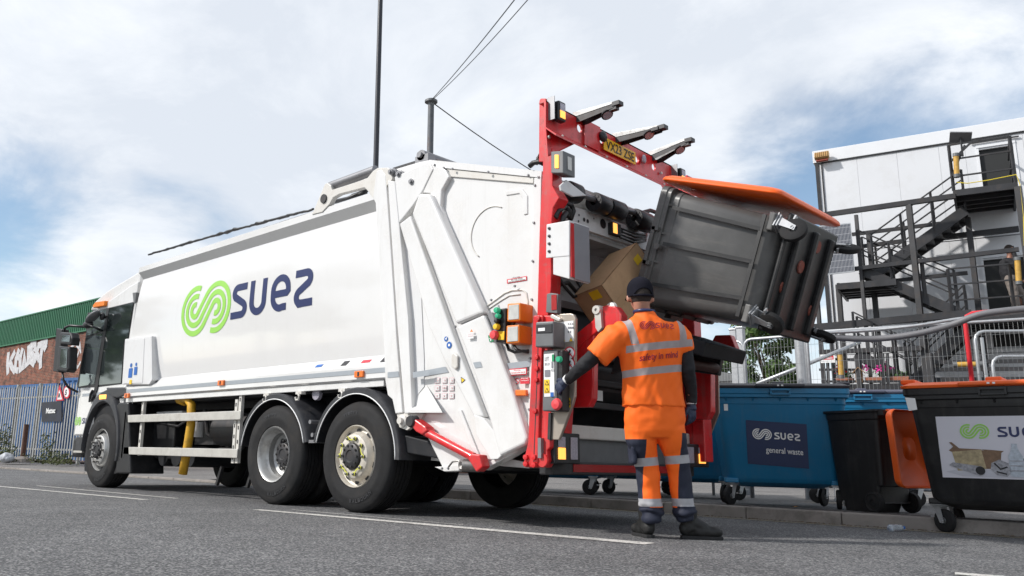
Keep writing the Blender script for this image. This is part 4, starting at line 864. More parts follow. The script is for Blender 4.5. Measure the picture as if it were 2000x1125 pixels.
# --- chassis
b = MB()
for y in (.78, YW-.86): b.bx((-6.3, y, .72), (1.3, y+.08, 1.0))
for x in (-4.8, -3.6, -2.4, -1.9, -.7, .6): b.bx((x, .80, .75), (x+.1, YW-.8, .95))
part(b, 'chassis_rail', 'chassis')
b = MB(); b.bx((-5.0, .45, 1.06), (.4, YW-.45, 1.16)); b.bx((-4.95, .12, 1.15), (.3, YW-.12, 1.22)); part(b, 'body_subframe', 'chassis')
b = MB()
for k, x in enumerate((-4.4, -4.05, -3.7)): b.tube([(x, .35, .46), (x, 1.0, .46)], .13, 16)
part(b, 'air_tank', 'chassis', autos=40)
b = MB(); b.bx((-4.75, .35, .42), (-4.15, 1.1, .98)); part(b, 'battery_box', 'black', bevel=.02)
b = MB(); b.bx((-3.95, .55, .62), (-3.15, 1.3, 1.05)); b.tube([(-3.0, .4, .8), (-2.3, .4, .8)], .2, 18); b.tube([(-2.9, .3, .55), (-2.5, .3, .55), (-2.35, .6, .9)], .035, 8); b.tube([(-3.4, .35, 1.05), (-3.3, .35, .75), (-3.0, .5, .6)], .03, 8); b.tube([(-4.7, .3, .95), (-4.3, .26, 1.0), (-3.7, .3, .92), (-3.2, .32, 1.0), (-2.4, .3, .95)], .022, 6); b.tube([(-4.6, .36, .9), (-4.0, .32, .85), (-3.5, .3, 1.0), (-2.2, .33, .88)], .016, 6); part(b, 'pump_assembly', 'darksteel', autos=35)
b = MB(); P = sp(386, 843, .3); b.tube([P+Vector((0, 0, -.07)), P+Vector((0, 0, .12))], .075, 16); part(b, 'filter_canister', 'boxwhite', autos=40); P = sp(402, 832, .3); b = MB(); b.bx((-3.62, .28, .78), (-3.54, .34, .98)); part(b, 'white_fitting', 'boxwhite')
b = MB(); b.bx((-4.6, .3, .98), (-3.9, .5, 1.05)); part(b, 'hydraulic_block', 'boxwhite', bevel=.01)
b = MB(); b.tube([sp(x, y, .12) for x, y in ((352, 778), (366, 778), (374, 790), (373, 830), (366, 875), (357, 926))], .055, 12); b.tube([sp(x, y, .18) for x, y in ((352, 778), (362, 782))], .075, 12); part(b, 'yellow_suction_hose', 'hoseyellow', smooth=True)
b = MB(); b.bar((-3.3, .6, .35), (-3.4, .6, .12), .04); b.bar((-2.6, .6, .35), (-2.7, .6, .12), .04); part(b, 'chassis_stand', 'darksteel')
# side guard
def srail(px0, py0, px1, py1, h, y=-.0):
    a = sp(px0, py0, y); c = sp(px1, py1, y); b = MB(); b.bx((a.x, y, a.z-h/2), (c.x, y+.03, a.z+h/2)); return part(b, 'side_guard_rail', 'alu', bevel=.006)
srail(247, 818, 469, 814, .10); srail(241, 880, 463, 883, .10)
b = MB(); a = sp(245, 812); c = sp(239, 887); b.bx((a.x-.02, .0, c.z-.05), (a.x+.02, .03, a.z+.05)); part(b, 'side_guard_post', 'alu')
for px, y1, y0 in ((280, 778, 890), (472, 740, 905), (462, 780, 905)):
    a = sp(px, y1, .05); c = sp(px, y0, .05); b = MB(); b.bx((a.x-.025, .05, c.z), (a.x+.025, .09, a.z)); o = part(b, 'side_guard_post', 'cream')
    b = MB()
    for k in range(6): z = c.z+(a.z-c.z)*(k+.5)/6; b.bx((a.x-.007, .045, z-.02), (a.x+.007, .0495, z+.02))
    part(b, 'post_slot', 'ink', o)
# mudguards over mid and rear wheels
def mudguard(cx, a0, a1, r, y0, y1):
    b = MB(); c = Vector((cx, 0, TR)); rs = []
    for i in range(25):
        a = R(a0+(a1-a0)*i/24); d = Vector((math.cos(a), 0, math.sin(a)))
        rs.append([c+d*r+Vector((0, y1, 0)), c+d*r+Vector((0, y0+.02, 0)), c+d*(r-.015)+Vector((0, y0, 0)), c+d*(r-.06)+Vector((0, y0, 0)), c+d*(r-.065)+Vector((0, y0+.012, 0)), c+d*(r-.02)+Vector((0, y0+.03, 0)), c+d*(r-.02)+Vector((0, y1, 0))])
    b.rings(rs); o = part(b, 'mudguard', 'guard', autos=40)
    b = MB(); b.tube([c+Vector((math.cos(R(a)), 0, math.sin(R(a))))*(r-.064)+Vector((0, y0-.002, 0)) for a in range(int(a0), int(a1)+1, 5)], .006, 6); part(b, 'guard_edge', 'whiteink', o, smooth=True)
mudguard(-1.36, 12, 172, .645, -.02, .66); mudguard(.0, -2, 168, .655, -.02, .66); mudguard(-1.36, 12, 172, .645, YW-.66, YW+.02); mudguard(.0, 8, 168, .655, YW-.66, YW+.02)
b = MB(); b.tube([(-.68, -.0, .72), (-.68, .5, .72)], .022, 10); b.tube([(-.7, -.02, .85), (-.7, .3, .85)], .022, 10); b.bx((-.73, .0, .64), (-.63, .5, .67)); part(b, 'guard_bracket', 'greymetal')
b = MB(); b.prism([(.62, .05, .72), (1.2, .05, .62), (1.25, .05, .50), (.66, .05, .56)], (0, .6, 0)); b.bx((.9, .5, .40), (1.2, YW-.5, .60)); part(b, 'rear_underframe', 'chassis', bevel=.01)
p = sp(618, 770, .1); b = MB(); b.lathe([(0.001, -.015), (.06, -.01), (.065, .03), (0.001, .035)], p, (0, 1, 0), 16); b.bx(p+Vector((-.01, 0, .05)), p+Vector((.01, .02, .12))); part(b, 'work_lamp', 'clear')
# --- cab
CY = .05
b = MB()
cabp = [(-6.46, 2.60), (-6.50, 2.45), (-6.64, 1.42), (-6.675, .72), (-6.0, .72), (-5.12, 1.1), (-5.05, 1.38), (-5.02, 2.62), (-5.0, 2.90), (-5.25, 2.86), (-5.6, 2.78), (-6.0, 2.70)]
P = [Vector((x, CY, z)) for x, z in cabp]
lowz = [(-6.64, 1.42), (-6.675, .86), (-6.62, .42), (-6.3, .42), (-6.3, .86)]
b.prism(P, (0, YW-2*CY, 0)); cab = part(b, 'cab', 'white', bevel=.02)
# arch opening is dark: the flank below the windows
b = MB(); roof = [sp(175, 606, .12), sp(186, 588, .12), sp(205, 571, .12), sp(228, 556, .12), sp(262, 536, .12), sp(275, 527, .12), sp(268, 600, .12), sp(205, 604, .12)]
b.prism(roof, (0, YW-.24, 0)); part(b, 'cab_roof_fairing', 'white', cab, bevel=.03)
b = MB(); b.prism([sp(x, y, .0) for x, y in ((181, 596), (186, 590), (204, 587), (203, 597), (181, 601))], (0, .13, 0)); part(b, 'roof_marker', 'orangebox', cab, bevel=.01)
b = MB(); b.prism([sp(x, y, CY-.012) for x, y in ((259, 572), (266, 571), (264, 590), (261, 592))], (0, .05, 0)); part(b, 'air_deflector', 'greybox', cab)
YG = CY-.006
b = MB(); b.prism([sp(x, y, YG) for x, y in ((171, 611), (262, 589), (262, 592), (250, 668), (243, 670), (238, 750), (190, 756), (152, 758), (150, 752), (166, 668))], (0, .02, 0)); wf = part(b, 'window_surround', 'black', cab, bevel=.004)
b = MB(); b.prism([sp(x, y, YG-.006) for x, y in ((175, 613), (208, 603), (203, 646), (168, 656))], (0, .005, 0)); part(b, 'door_window', 'glass_sky', wf)
b = MB(); b.prism([sp(x, y, YG-.006) for x, y in ((167, 660), (200, 651), (184, 750), (154, 755))], (0, .005, 0)); part(b, 'door_window', 'glass_sky', wf)
b = MB(); b.prism([sp(x, y, YG-.006) for x, y in ((213, 602), (260, 592), (249, 664), (242, 666), (236, 748), (191, 752))], (0, .005, 0)); part(b, 'crew_window', 'glass', wf)
b = MB(); b.prism([sp(x, y, YG-.012) for x, y in ((208, 603), (213, 602), (191, 753), (185, 778), (181, 778), (185, 752))], (0, .012, 0)); part(b, 'door_seal', 'black', cab)
b = MB(); b.bx((-6.62, YG-.001, .74), (-6.0, YG+.01, 1.37)); door = part(b, 'door_panel', 'white', cab, bevel=.01)
b = MB(); f = lambda a, c_, l=0: Vector((a, YG-.006, c_)); pL = sp(148, 822, YG); logo_swirl(b, f, pL.x-.02, pL.z-.07, .13); part(b, 'logo_mark', 'limeink', door, fix=False)
b = MB(); word_suez(b, f, pL.x+.24, pL.z-.045, .085); part(b, 'wordmark', 'navyink', door, fix=False)
b = MB(); b.bx((-6.5, YG-.002, 1.30), (-5.1, YG+.01, 1.345)); part(b, 'reflective_stripe', 'silverstripe', cab)
b = MB(); b.bx((-6.7, CY+.0, .40), (-6.28, YW-CY, .70)); part(b, 'front_bumper', 'black', cab, bevel=.05, seg=3)
b = MB(); b.bx((-6.50, CY-.03, .50), (-6.24, CY+.15, .70)); part(b, 'cab_step', 'guard', cab, bevel=.01); b = MB(); b.bx((-6.52, CY-.045, .47), (-6.22, CY+.1, .50)); part(b, 'step_edge', 'alu', cab)
b = MB(); b.tube([sp(x, y, CY-.03) for x, y in ((181, 763), (177, 770), (175, 784), (180, 780), (184, 772))], .02, 8); part(b, 'door_handle', 'black', cab)
b = MB(); rs = []
c = Vector((XFR, 0, TR))
for i in range(29):
    a = R(-14+(196)*i/28); ca, sa = math.cos(a), math.sin(a); up = max(0, sa)
    E = lambda rx, rz, y: c+Vector((ca*rx, y, sa*(rz if sa > 0 else rx)))
    rs.append([E(.56, .66, .6), E(.56, .66, .0), E(.575, .69, -.03), E(.60, .82, -.02), E(.625, .86, .05), E(.60, .84, .6)])
b.rings(rs); ar = part(b, 'wheel_arch', 'guard', cab, autos=40)
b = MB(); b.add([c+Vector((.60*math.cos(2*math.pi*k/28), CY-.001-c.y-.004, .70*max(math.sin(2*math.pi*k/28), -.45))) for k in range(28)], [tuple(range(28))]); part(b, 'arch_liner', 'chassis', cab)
b = MB(); b.prism([sp(x, y, -.01) for x, y in ((206, 757), (246, 756), (246, 772), (228, 778), (212, 772))], (0, .3, 0)); part(b, 'arch_top', 'guard', ar, bevel=.02)
b = MB(); b.prism([sp(x, y, .0) for x, y in ((222, 800), (232, 786), (250, 786), (254, 925), (226, 925), (228, 860))], (0, .5, 0)); part(b, 'arch_rear_panel', 'black', ar, bevel=.02)
b = MB(); b.prism([sp(x, y, -.03) for x, y in ((193, 771), (207, 770), (207, 780), (193, 781))], (0, .04, 0)); part(b, 'indicator_lamp', 'amberlit', cab, bevel=.012)
b = MB(); b.bx((-4.98, .06, 1.06), (-4.86, .07, 1.20)); part(b, 'side_sticker', 'whiteink'); b = MB(); b.bx((-4.96, .055, 1.09), (-4.88, .0595, 1.17)); part(b, 'side_sticker_mark', 'blueink')
# cab mirrors
mb_ = MB(); yM = -.18
mb_.tube([sp(180, 637, CY), sp(163, 638, yM*.5), sp(136, 636, yM), sp(127, 640, yM), sp(125, 650, yM)], .02, 8); mb_.tube([sp(122, 728, yM), sp(124, 742, yM), sp(133, 756, yM*.6), sp(152, 766, CY)], .018, 8); mb_.tube([sp(200, 646, CY), sp(186, 640, yM*.6), sp(172, 634, yM*.8)], .016, 8); mir = part(mb_, 'mirror_arm', 'hose', smooth=True)
b = MB(); b.prism([sp(x, y, yM) for x, y in ((110, 641), (121, 643), (114, 727), (103, 725))], (0, .12, 0)); part(b, 'mirror_flag', 'black', mir, bevel=.01)
for pts, gl in ((((118, 648), (137, 649), (140, 660), (138, 674), (116, 672), (115, 655)), ((121, 654), (136, 655), (135, 668), (120, 667))), (((114, 675), (135, 677), (133, 722), (129, 727), (110, 724)), ((119, 680), (131, 681), (129, 719), (116, 717)))):
    b = MB(); b.prism([sp(x, y, yM-.07) for x, y in pts], (0, .14, 0)); o = part(b, 'mirror_housing', 'black', mir, bevel=.025, seg=3)
    b = MB(); b.prism([sp(x, y, yM-.082) for x, y in gl], (0, .01, 0)); part(b, 'mirror_glass', 'mirror', mir, bevel=.004)
b = MB(); b.ball(sp(181, 619, CY-.18), (.20, .08, .045), 8, Matrix.Rotation(R(-22), 3, 'Y')); part(b, 'kerb_mirror', 'greybox', mir, smooth=True); b = MB(); b.ball(sp(172, 634, CY-.16), (.14, .06, .06), 8); b.tube([sp(188, 614, CY-.15), sp(200, 612, CY-.08), sp(206, 622, CY)], .016, 8); b.ball(sp(200, 618, CY-.08), (.05, .04, .06), 8); part(b, 'kerb_mirror', 'black', mir, smooth=True)
# --- bin lift carriage below the raised bin
b = MB()
for y in (.95, 1.75): b.prism([(2.3, y-.1, 1.25), (2.42, y-.1, 1.60), (2.62, y-.1, 1.66), (2.9, y-.1, 1.45), (2.86, y-.1, 1.28), (2.6, y-.1, 1.33)], (0, .06, 0))
part(b, 'lift_link', 'darksteel', bevel=.01)
b = MB(); b.tube([(2.86, .9, 1.34), (2.86, 1.6, 1.34)], .045, 14); b.tube([(2.62, .80, 1.40), (2.62, 1.8, 1.40)], .06, 14); part(b, 'lift_cross_tube', mat('brown_steel', (.07, .03, .025), .6, .2, .3, 8), autos=40)
b = MB(); ds = [Vector((2.74, 0, 1.62)), Vector((3.12, 0, 1.47)), Vector((3.08, 0, 1.36)), Vector((2.66, 0, 1.52))]
b.prism([p+Vector((0, .95, 0)) for p in ds], (0, .72, 0)); part(b, 'lift_plate', 'chassis', bevel=.01)

# =================================================================== RAISED BIN and other wheeled bins
def binmat(n, col, **k): M[n] = mat(n, col, 0.42, 0, 0.08, 3, bump=0.04, bscale=250, dirt=((0.16, 0.155, 0.15), 0.14, 5), streak=.10, **k)
binmat('blue_bin_plastic', (0.008, 0.17, 0.34)); binmat('black_bin_plastic', (0.013, 0.013, 0.014)); binmat('orange_lid_plastic', (0.88, 0.12, 0.006)); binmat('dark_lid_plastic', (0.03, 0.03, 0.038)); binmat('slate_lid_plastic', (0.075, 0.08, 0.12)); M['grey_bin_plastic'] = mat('scuffed_sheen_plastic', (0.115, 0.113, 0.11), 0.34, 0, 0.35, 2.2, bump=.04, bscale=250, dirt=((.28, .27, .25), .35, 2.5), streak=.25)  # raised bin's plastic is lightened to stand for gloss reflection; scuffs come on top
M['galv'] = mat('galvanised_steel', (0.46, 0.47, 0.48), 0.4, 0.6, 0.15, 20)
M['navylabel'] = mat('navy_label', (0.008, 0.022, 0.085), 0.35, 0, .05, 5)
def rr_ring(cx, cy, hx, hy, z, r, n=4):
    o = []
    for sx, sy, a0 in ((1, 1, 0), (-1, 1, 90), (-1, -1, 180), (1, -1, 270)):
        for k in range(n+1):
            a = R(a0+90*k/n); o.append(Vector((cx+sx*(hx-r)+r*math.cos(a), cy+sy*(hy-r)+r*math.sin(a), z)))
    return o
def part_l(b, name, mt, root, **k):
    """part written in the root's own coordinates"""
    iv = inv_of(root).inverted(); q = MB(); q.v = [iv @ v for v in b.v]; q.f = b.f; q.mi = b.mi; q.pc = b.pc; return (q.each if name in EACHL else q.build)(name, mt, root, **k)
EACHL = {'rim_rib', 'wall_rib', 'lid_rib', 'lid_rivet', 'base_mark', 'caster_mount', 'trunnion'}
def caster(root, x, y, ang, r=.10):
    """steel fork with a black wheel, swivelled by ang"""
    Rz = Matrix.Rotation(ang, 3, 'Z'); o = Vector((x, y, 0)); g = lambda a, c, z: o+Rz @ Vector((a, c, z))
    ax = Rz @ Vector((0, 1, 0)); b = MB(); b.lathe([(.03, -.025), (r*.82, -.025), (r*.97, -.018), (r, 0), (r*.97, .018), (r*.82, .025), (.03, .025)], g(-.04, 0, r), ax, 24); wl = part_l(b, 'wheel', 'rubber', root, autos=30)
    b = MB(); b.lathe([(.028, -.031), (.028, .031)], g(-.04, 0, r), ax, 12); part_l(b, 'wheel_hub', 'galv', root if False else wl)
    b = MB()
    for s_ in (-1, 1):
        b.rings([[g(-.04-.02, s_*.034, r-.02), g(-.04+.02, s_*.034, r-.02), g(.035, s_*.034, r*2+.015), g(-.035, s_*.034, r*2+.015)], [g(-.04-.02, s_*.039, r-.02), g(-.04+.02, s_*.039, r-.02), g(.035, s_*.039, r*2+.015), g(-.035, s_*.039, r*2+.015)]])
    b.box(g(0, 0, r*2+.02), (.10, .10, .012), Rz); b.box(g(0, 0, r*2+.035), (.12, .12, .01), Rz); b.lathe([(.012, -.045), (.012, .045)], g(-.04, 0, r), ax, 8); b.box(g(.06, 0, r*1.3), (.05, .04, .012), Rz)
    part_l(b, 'caster_fork', 'galv', wl)
def big_bin(name, label, cat, loc, rz, bodym, lidm, W=1.36, Dp=1.02, H=1.24, group=None, lid='closed', ang=(.4, .2, 1.2, -.6), slope=0, cy=.36):
    t = thing(name, label, cat, loc, rz, group); zb = .27
    b = MB(); rs = []
    #  (z, half width, half depth, corner radius)
    for z, sx, sy, r in ((zb-.07, .60, .55, .1), (zb-.02, .78, .78, .1), (zb, .80, .80, .09), (zb+.03, .83, .83, .09), (H-.17, .945, .955, .07), (H-.165, .955, .965, .07), (H-.10, .955, .97, .07), (H-.095, 1.0, 1.02, .06), (H-.06, 1.0, 1.02, .06), (H-.055, 1.015, 1.035, .06), (H, 1.015, 1.035, .06)):
        rs.append(rr_ring(0, 0, W/2*sx, Dp/2*sy, z, r))
    b.rings(rs, cap=False); n = len(rs[0]); o0 = 0
    b.f.append(tuple(range(n-1, -1, -1))); b.mi.append(0)
    inner = [[p+Vector((-p.x*.06, -p.y*.08, 0)) for p in rs[-1]], [Vector((p.x*.78, p.y*.78, zb+.06)) for p in rs[-1]]]
    b.rings([rs[-1]]+inner, cap=False); b.add(inner[1], [tuple(range(n))])
    bd = part_l(b, 'bin_body', bodym, t, bevel=.004, autos=45)
    b = MB()
    for s_ in (-1, 1):
        for k in range(5):   # ribs under the rim
            x = -W*.40+W*.8*k/4; b.prism([(x-.008, s_*Dp*.455, H-.17), (x-.008, s_*Dp*.51, H-.10), (x-.008, s_*Dp*.46, H-.10)], (.016, 0, 0))
            
        for k in range(4):
            y = -Dp*.36+Dp*.72*k/3; b.prism([(s_*W*.455, y-.008, H-.17), (s_*W*.5, y-.008, H-.10), (s_*W*.46, y-.008, H-.10)], (0, .016, 0))
    part_l(b, 'rim_rib', bodym, bd)
    for s_ in (-1, 1):
        b = MB(); b.tube([(s_*W*.50, 0, H-.12), (s_*(W*.50+.055), 0, H-.12)], .024, 12)
        b.bx((s_*W*.5, -.16, H-.08), (s_*(W*.5+.035), -.13, H-.02)); b.bx((s_*W*.5, .13, H-.08), (s_*(W*.5+.035), .16, H-.02)); b.bx((s_*(W*.5+.02), -.16, H-.05), (s_*(W*.5+.035), .16, H-.02)); part_l(b, 'rim_handle', bodym, bd)
    b = MB()
    b.bx((-.09, -Dp/2*1.035-.03, H-.07), (.09, -Dp/2*1.035, H-.055)); b.bx((-.10, -Dp/2*1.035-.03, H-.07), (-.085, -Dp/2*1.035, H-.01)); b.bx((.085, -Dp/2*1.035-.03, H-.07), (.10, -Dp/2*1.035, H-.01)); b.bx((-.10, -Dp/2*1.035-.035, H-.025), (.10, -Dp/2*1.035-.022, H-.005))
    part_l(b, 'rim_handle', bodym, bd)
    if lid == 'closed':
        b = MB(); rs = []
        for z, s_ in ((H+.004, 1.03), (H+.03, 1.04), (H+.035, 1.01), (H+.055, .95), (H+.062, .5)): rs.append([p+Vector((0, 0, slope*(p.y/Dp+.5))) for p in rr_ring(0, 0, W/2*s_, Dp/2*s_*1.02, z, .07)])
        b.rings(rs)
        lo = part_l(b, 'lid', lidm, t, bevel=.004, autos=40); b = MB()
        for x in (-.48, 0, .48): b.bx((x*W-.06, -Dp*.42, H+.05), (x*W+.06, Dp*.42, H+.078+slope*.5))
        b.bx((-W*.18, -Dp*.56, H+.01), (W*.18, -Dp*.5, H+.045)); part_l(b, 'lid_rib', lidm, lo, bevel=.012)
        b = MB(); b.bx((-.03, -Dp*.562, H+.02), (-.01, -Dp*.5605, H+.035)); b.bx((.01, -Dp*.562, H+.02), (.03, -Dp*.5605, H+.035)); part_l(b, 'lid_rivet', 'whiteink', lo)
    elif lid == 'back':      # thrown right over, lying against the back wall
        b = MB(); z1 = H+.06; z0 = H-.98
        for dy, z_a, z_b in ((Dp/2+.05, z0, z1),):
            rs = [[Vector((p.x, dy+q, z_a+(p.y/(Dp*1.04)+.5)*(z_b-z_a)+.0)) for p in rr_ring(0, 0, W/2*s_, Dp/2*1.04*s_, 0, .08)] for q, s_ in ((.0, .97), (.015, 1.0), (.04, .985), (.06, .93), (.065, .4))]
            b.rings(rs)
        lo = part_l(b, 'lid', lidm, t, bevel=.01, autos=40); b = MB()
        for x in (-.3, 0, .3): b.bx((x*W-.05, Dp/2+.09, H-.88), (x*W+.05, Dp/2+.135, H-.06))
        part_l(b, 'lid_rib', lidm, lo, bevel=.015)
    k = 0
    for sx in (-1, 1):
        for sy in (-1, 1): caster(t, sx*W*.385, sy*Dp*cy, ang[k]); k += 1
    b = MB()
    for sx in (-1, 1):
        for sy in (-1, 1): b.bx((sx*W*.385-.07, sy*Dp*cy-.07, .24), (sx*W*.385+.07, sy*Dp*cy+.07, zb+.02))
    part_l(b, 'caster_mount', bodym, bd, bevel=.01)
    return t, bd, (W, Dp, H, zb)
# raised bin: turned over the lifting frame, opening towards the hopper
TILT = R(-71)
fb = big_bin('wheeled_bin', 'black four wheeled bin with orange lid being tipped in mid air', 'wheelie bin', (0, 0, 0), 0, 'grey_bin_plastic', 'orange_lid_plastic', W=1.26, Dp=1.0, H=1.20, lid='back', ang=(.3, -.4, .8, 2.))
root, bd, dims = fb
b = MB()       # moulded ribs on the end walls
for s_ in (-1, 1):
    for fy in (-.34, 0.02, .34):
        b.prism([(s_*.558, fy*.80, .32), (s_*.575, fy*.80, .32), (s_*.652, fy*.95, 1.05), (s_*.635, fy*.95, 1.05)], (0, .03, 0))
    b.prism([(s_*.56, -.40, .30), (s_*.574, -.40, .30), (s_*.574, .40, .30), (s_*.56, .40, .30)], (0, 0, .03))
part_l(b, 'wall_rib', 'black_bin_plastic', bd)
b = MB(); b.bx((-.45, -.46, .16), (.45, .46, .20))
for x in (-.3, 0, .3): b.bx((x-.03, -.4, .12), (x+.03, .4, .17))
part_l(b, 'base_panel', 'black_bin_plastic', bd, bevel=.015)
b = MB()
for x, y in ((-.3, -.2), (.1, .1), (.3, -.1), (-.1, .3)): b.lathe([(0.001, -.01), (.05, -.01), (.055, 0)], (x, y, .158), (0, 0, 1), 10)
M['redbrown'] = mat('rusty_red_mark', (0.22, 0.05, 0.03), 0.6, 0, .4, 20)
part_l(b, 'base_mark', 'redbrown', bd)
for lx_ in (-.5, .5): pass
# local x -> world -y .. local y (rear) -> up, local z (up) -> -x
Rb = Matrix(((0, 1, 0), (-1, 0, 0), (0, 0, 1)))          # bin turned so that its rear looks to +x
Ry = Matrix.Rotation(TILT, 3, 'Y')
pivot_px = sp(1512, 424, .92)                            # top right corner of the near end wall
Mrot = Ry @ Rb
loc_corner = Vector((1.26/2*.8, 1.0/2*.8, .27))          # near end, rear side, bottom
root.rotation_euler = Mrot.to_euler(); root.location = pivot_px - Mrot @ loc_corner
# =================================================================== CARDBOARD BOX falling out of the bin
M['card'] = mat('cardboard', (0.46, 0.29, 0.16), 0.85, 0, 0.12, 5, dirt=((0.2, 0.11, 0.06), 0.3, 8))
bxc = xp(1210, 566, 2.42); E3 = Matrix.Rotation(R(40), 3, 'X') @ Matrix.Rotation(R(-12), 3, 'Y')
cbx = thing('cardboard_box', 'large open brown cardboard box sliding out of the tipped bin into the hopper', 'cardboard box', bxc)
def lcl(E, c): return lambda x, y, z: c+E @ Vector((x, y, z))
g = lcl(E3, bxc)
b = MB(); hx, hy, hz = .16, .36, .22
for s_ in (-1, 1):
    b.rings([[g(s_*hx, -hy, -hz), g(s_*hx, hy, -hz), g(s_*hx, hy, hz), g(s_*hx, -hy, hz)], [g(s_*(hx-.008), -hy, -hz), g(s_*(hx-.008), hy, -hz), g(s_*(hx-.008), hy, hz), g(s_*(hx-.008), -hy, hz)]])
b.rings([[g(-hx, s_*hy, -hz) for s_ in (-1, 1)]+[g(hx, s_*hy, -hz) for s_ in (1, -1)], [g(-hx, s_*hy, -hz+.008) for s_ in (-1, 1)]+[g(hx, s_*hy, -hz+.008) for s_ in (1, -1)]])
for s_ in (-1, 1): b.rings([[g(-hx, s_*hy, -hz), g(hx, s_*hy, -hz), g(hx, s_*hy, hz), g(-hx, s_*hy, hz)], [g(-hx, s_*(hy-.008), -hz), g(hx, s_*(hy-.008), -hz), g(hx, s_*(hy-.008), hz), g(-hx, s_*(hy-.008), hz)]])
b.rings([[g(-hx, -hy, hz-.006), g(hx, -hy, hz-.006), g(hx, hy, hz-.006), g(-hx, hy, hz-.006)], [g(-hx, -hy, hz), g(hx, -hy, hz), g(hx, hy, hz), g(-hx, hy, hz)]])
b.build('box_walls', 'card', cbx)
b = MB(); b.rings([[g(-hx, -hy-.2, -hz+.02), g(hx, -hy-.2, -hz+.02), g(hx, -hy, -hz+.1), g(-hx, -hy, -hz+.1)], [g(-hx, -hy-.2, -hz+.026), g(hx, -hy-.2, -hz+.026), g(hx, -hy, -hz+.106), g(-hx, -hy, -hz+.106)]]); b.build('box_flap', 'card', cbx)
b = MB(); b.add([g(hx+.003, .18, .08), g(hx+.003, .28, .08), g(hx+.003, .28, .15), g(hx+.003, .18, .15)], [(0, 1, 2, 3)]); b.add([g(.0, -hy-.003, .12), g(.10, -hy-.003, .12), g(.10, -hy-.003, .2), g(.0, -hy-.003, .2)], [(0, 1, 2, 3)]); b.each('box_label', 'yellow', cbx)
b = MB(); b.add([g(hx+.003, -hy, -.03), g(hx+.003, hy, -.03), g(hx+.003, hy, .03), g(hx+.003, -hy, .03)], [(0, 1, 2, 3)]); M['tape'] = mat('parcel_tape', (.42, .27, .15), .3); b.build('parcel_tape', 'tape', cbx)
# =================================================================== WORKER
ND = None
def cloth(name, base, rules, rough=0.75, var=0.06, wscale=9):
    """base colour with crisp sewn areas; rules = [(colour, roughness, [conditions])]; condition = (a, b, c, lo, hi): lo < a*x+b*y+c*z < hi in body coordinates"""
    m = D.materials.new(name); m.use_nodes = True; t = m.node_tree; bs = t.nodes['Principled BSDF']; bs.inputs['Roughness'].default_value = rough
    tc = t.nodes.new('ShaderNodeTexCoord'); sx = t.nodes.new('ShaderNodeSeparateXYZ'); t.links.new(tc.outputs['Object'], sx.inputs[0])
    def mth(op, a, b_=None, c_=None):
        n = t.nodes.new('ShaderNodeMath'); n.operation = op
        for i, v in enumerate((a, b_, c_)):
            if v is None: continue
            if isinstance(v, (int, float)): n.inputs[i].default_value = v
            else: t.links.new(v, n.inputs[i])
        return n.outputs[0]
    nz = t.nodes.new('ShaderNodeTexNoise'); nz.inputs['Scale'].default_value = wscale; nz.inputs['Detail'].default_value = 6; t.links.new(tc.outputs['Object'], nz.inputs['Vector'])
    r = t.nodes.new('ShaderNodeValToRGB'); t.links.new(nz.outputs['Fac'], r.inputs[0]); r.color_ramp.elements[0].position = .3; r.color_ramp.elements[1].position = .7
    r.color_ramp.elements[0].color = tuple(x*(1-var) for x in base)+(1,); r.color_ramp.elements[1].color = tuple(min(1, x*(1+var)) for x in base)+(1,)
    out = r.outputs[0]; ro = None
    for col, rg, conds in rules:
        f = None
        for a, b_, c_, lo, hi in conds:
            e = mth('MULTIPLY_ADD', sx.outputs[0], a, mth('MULTIPLY_ADD', sx.outputs[1], b_, mth('MULTIPLY', sx.outputs[2], c_)))
            k = mth('MULTIPLY', mth('GREATER_THAN', e, lo), mth('LESS_THAN', e, hi)); f = k if f is None else mth('MULTIPLY', f, k)
        mm = t.nodes.new('ShaderNodeMixRGB'); t.links.new(f, mm.inputs[0]); t.links.new(out, mm.inputs[1]); mm.inputs[2].default_value = (*col, 1); out = mm.outputs[0]
    t.links.new(out, bs.inputs['Base Color'])
    wv = t.nodes.new('ShaderNodeTexNoise'); wv.inputs['Scale'].default_value = 420; t.links.new(tc.outputs['Object'], wv.inputs['Vector'])
    bp = t.nodes.new('ShaderNodeBump'); bp.inputs['Strength'].default_value = .25; bp.inputs['Distance'].default_value = .002; t.links.new(wv.outputs['Fac'], bp.inputs['Height']); t.links.new(bp.outputs[0], bs.inputs['Normal'])
    return m
D0 = 6.10
SC = FPX/D0
R3 = Vector((math.cos(YAW), -math.sin(YAW), 0)); F3 = Vector((math.sin(YAW), math.cos(YAW), 0))
foot = gp(1290, D0); man = thing('person', 'worker in orange high visibility clothes and black cap, hand on the truck controls', 'person', foot, -YAW)
def W(px, py, dd=0.0): return dp(px, py, D0+dd)
def limb(mb, pts, n=16):
    P = [p for p, r in pts]; mb.tube(P, [r for p, r in pts], n)
    for p, r in (pts[0], pts[-1]): mb.ball(p, r*.98, 8)
def ell(mb, lst, n=28):
    """stack of horizontal sections (centre, half width, half depth)"""
    rs = [[c+R3*(hw*math.cos(q))+F3*(hd*math.sin(q)) for q in [2*math.pi*k/n for k in range(n)]] for c, hw, hd in lst]; mb.rings(rs)
handT = sp(1090, 752, -.17); hd_ = (handT-CAMLOC).dot(fwd)-D0
jS, jE, jW = W(1203, 655, .0), W(1141, 713, .02), W(1108, 743, hd_*.75)
kS, kE, kW = W(1334, 658), W(1343, 722, -.02), W(1350, 784, .04)
hipL, kneL, ankL = W(1248, 800), W(1263, 905, .04), W(1273, 1006, .0)
hipR, kneR, ankR = W(1308, 800), W(1327, 905, .04), W(1338, 1004, .02)
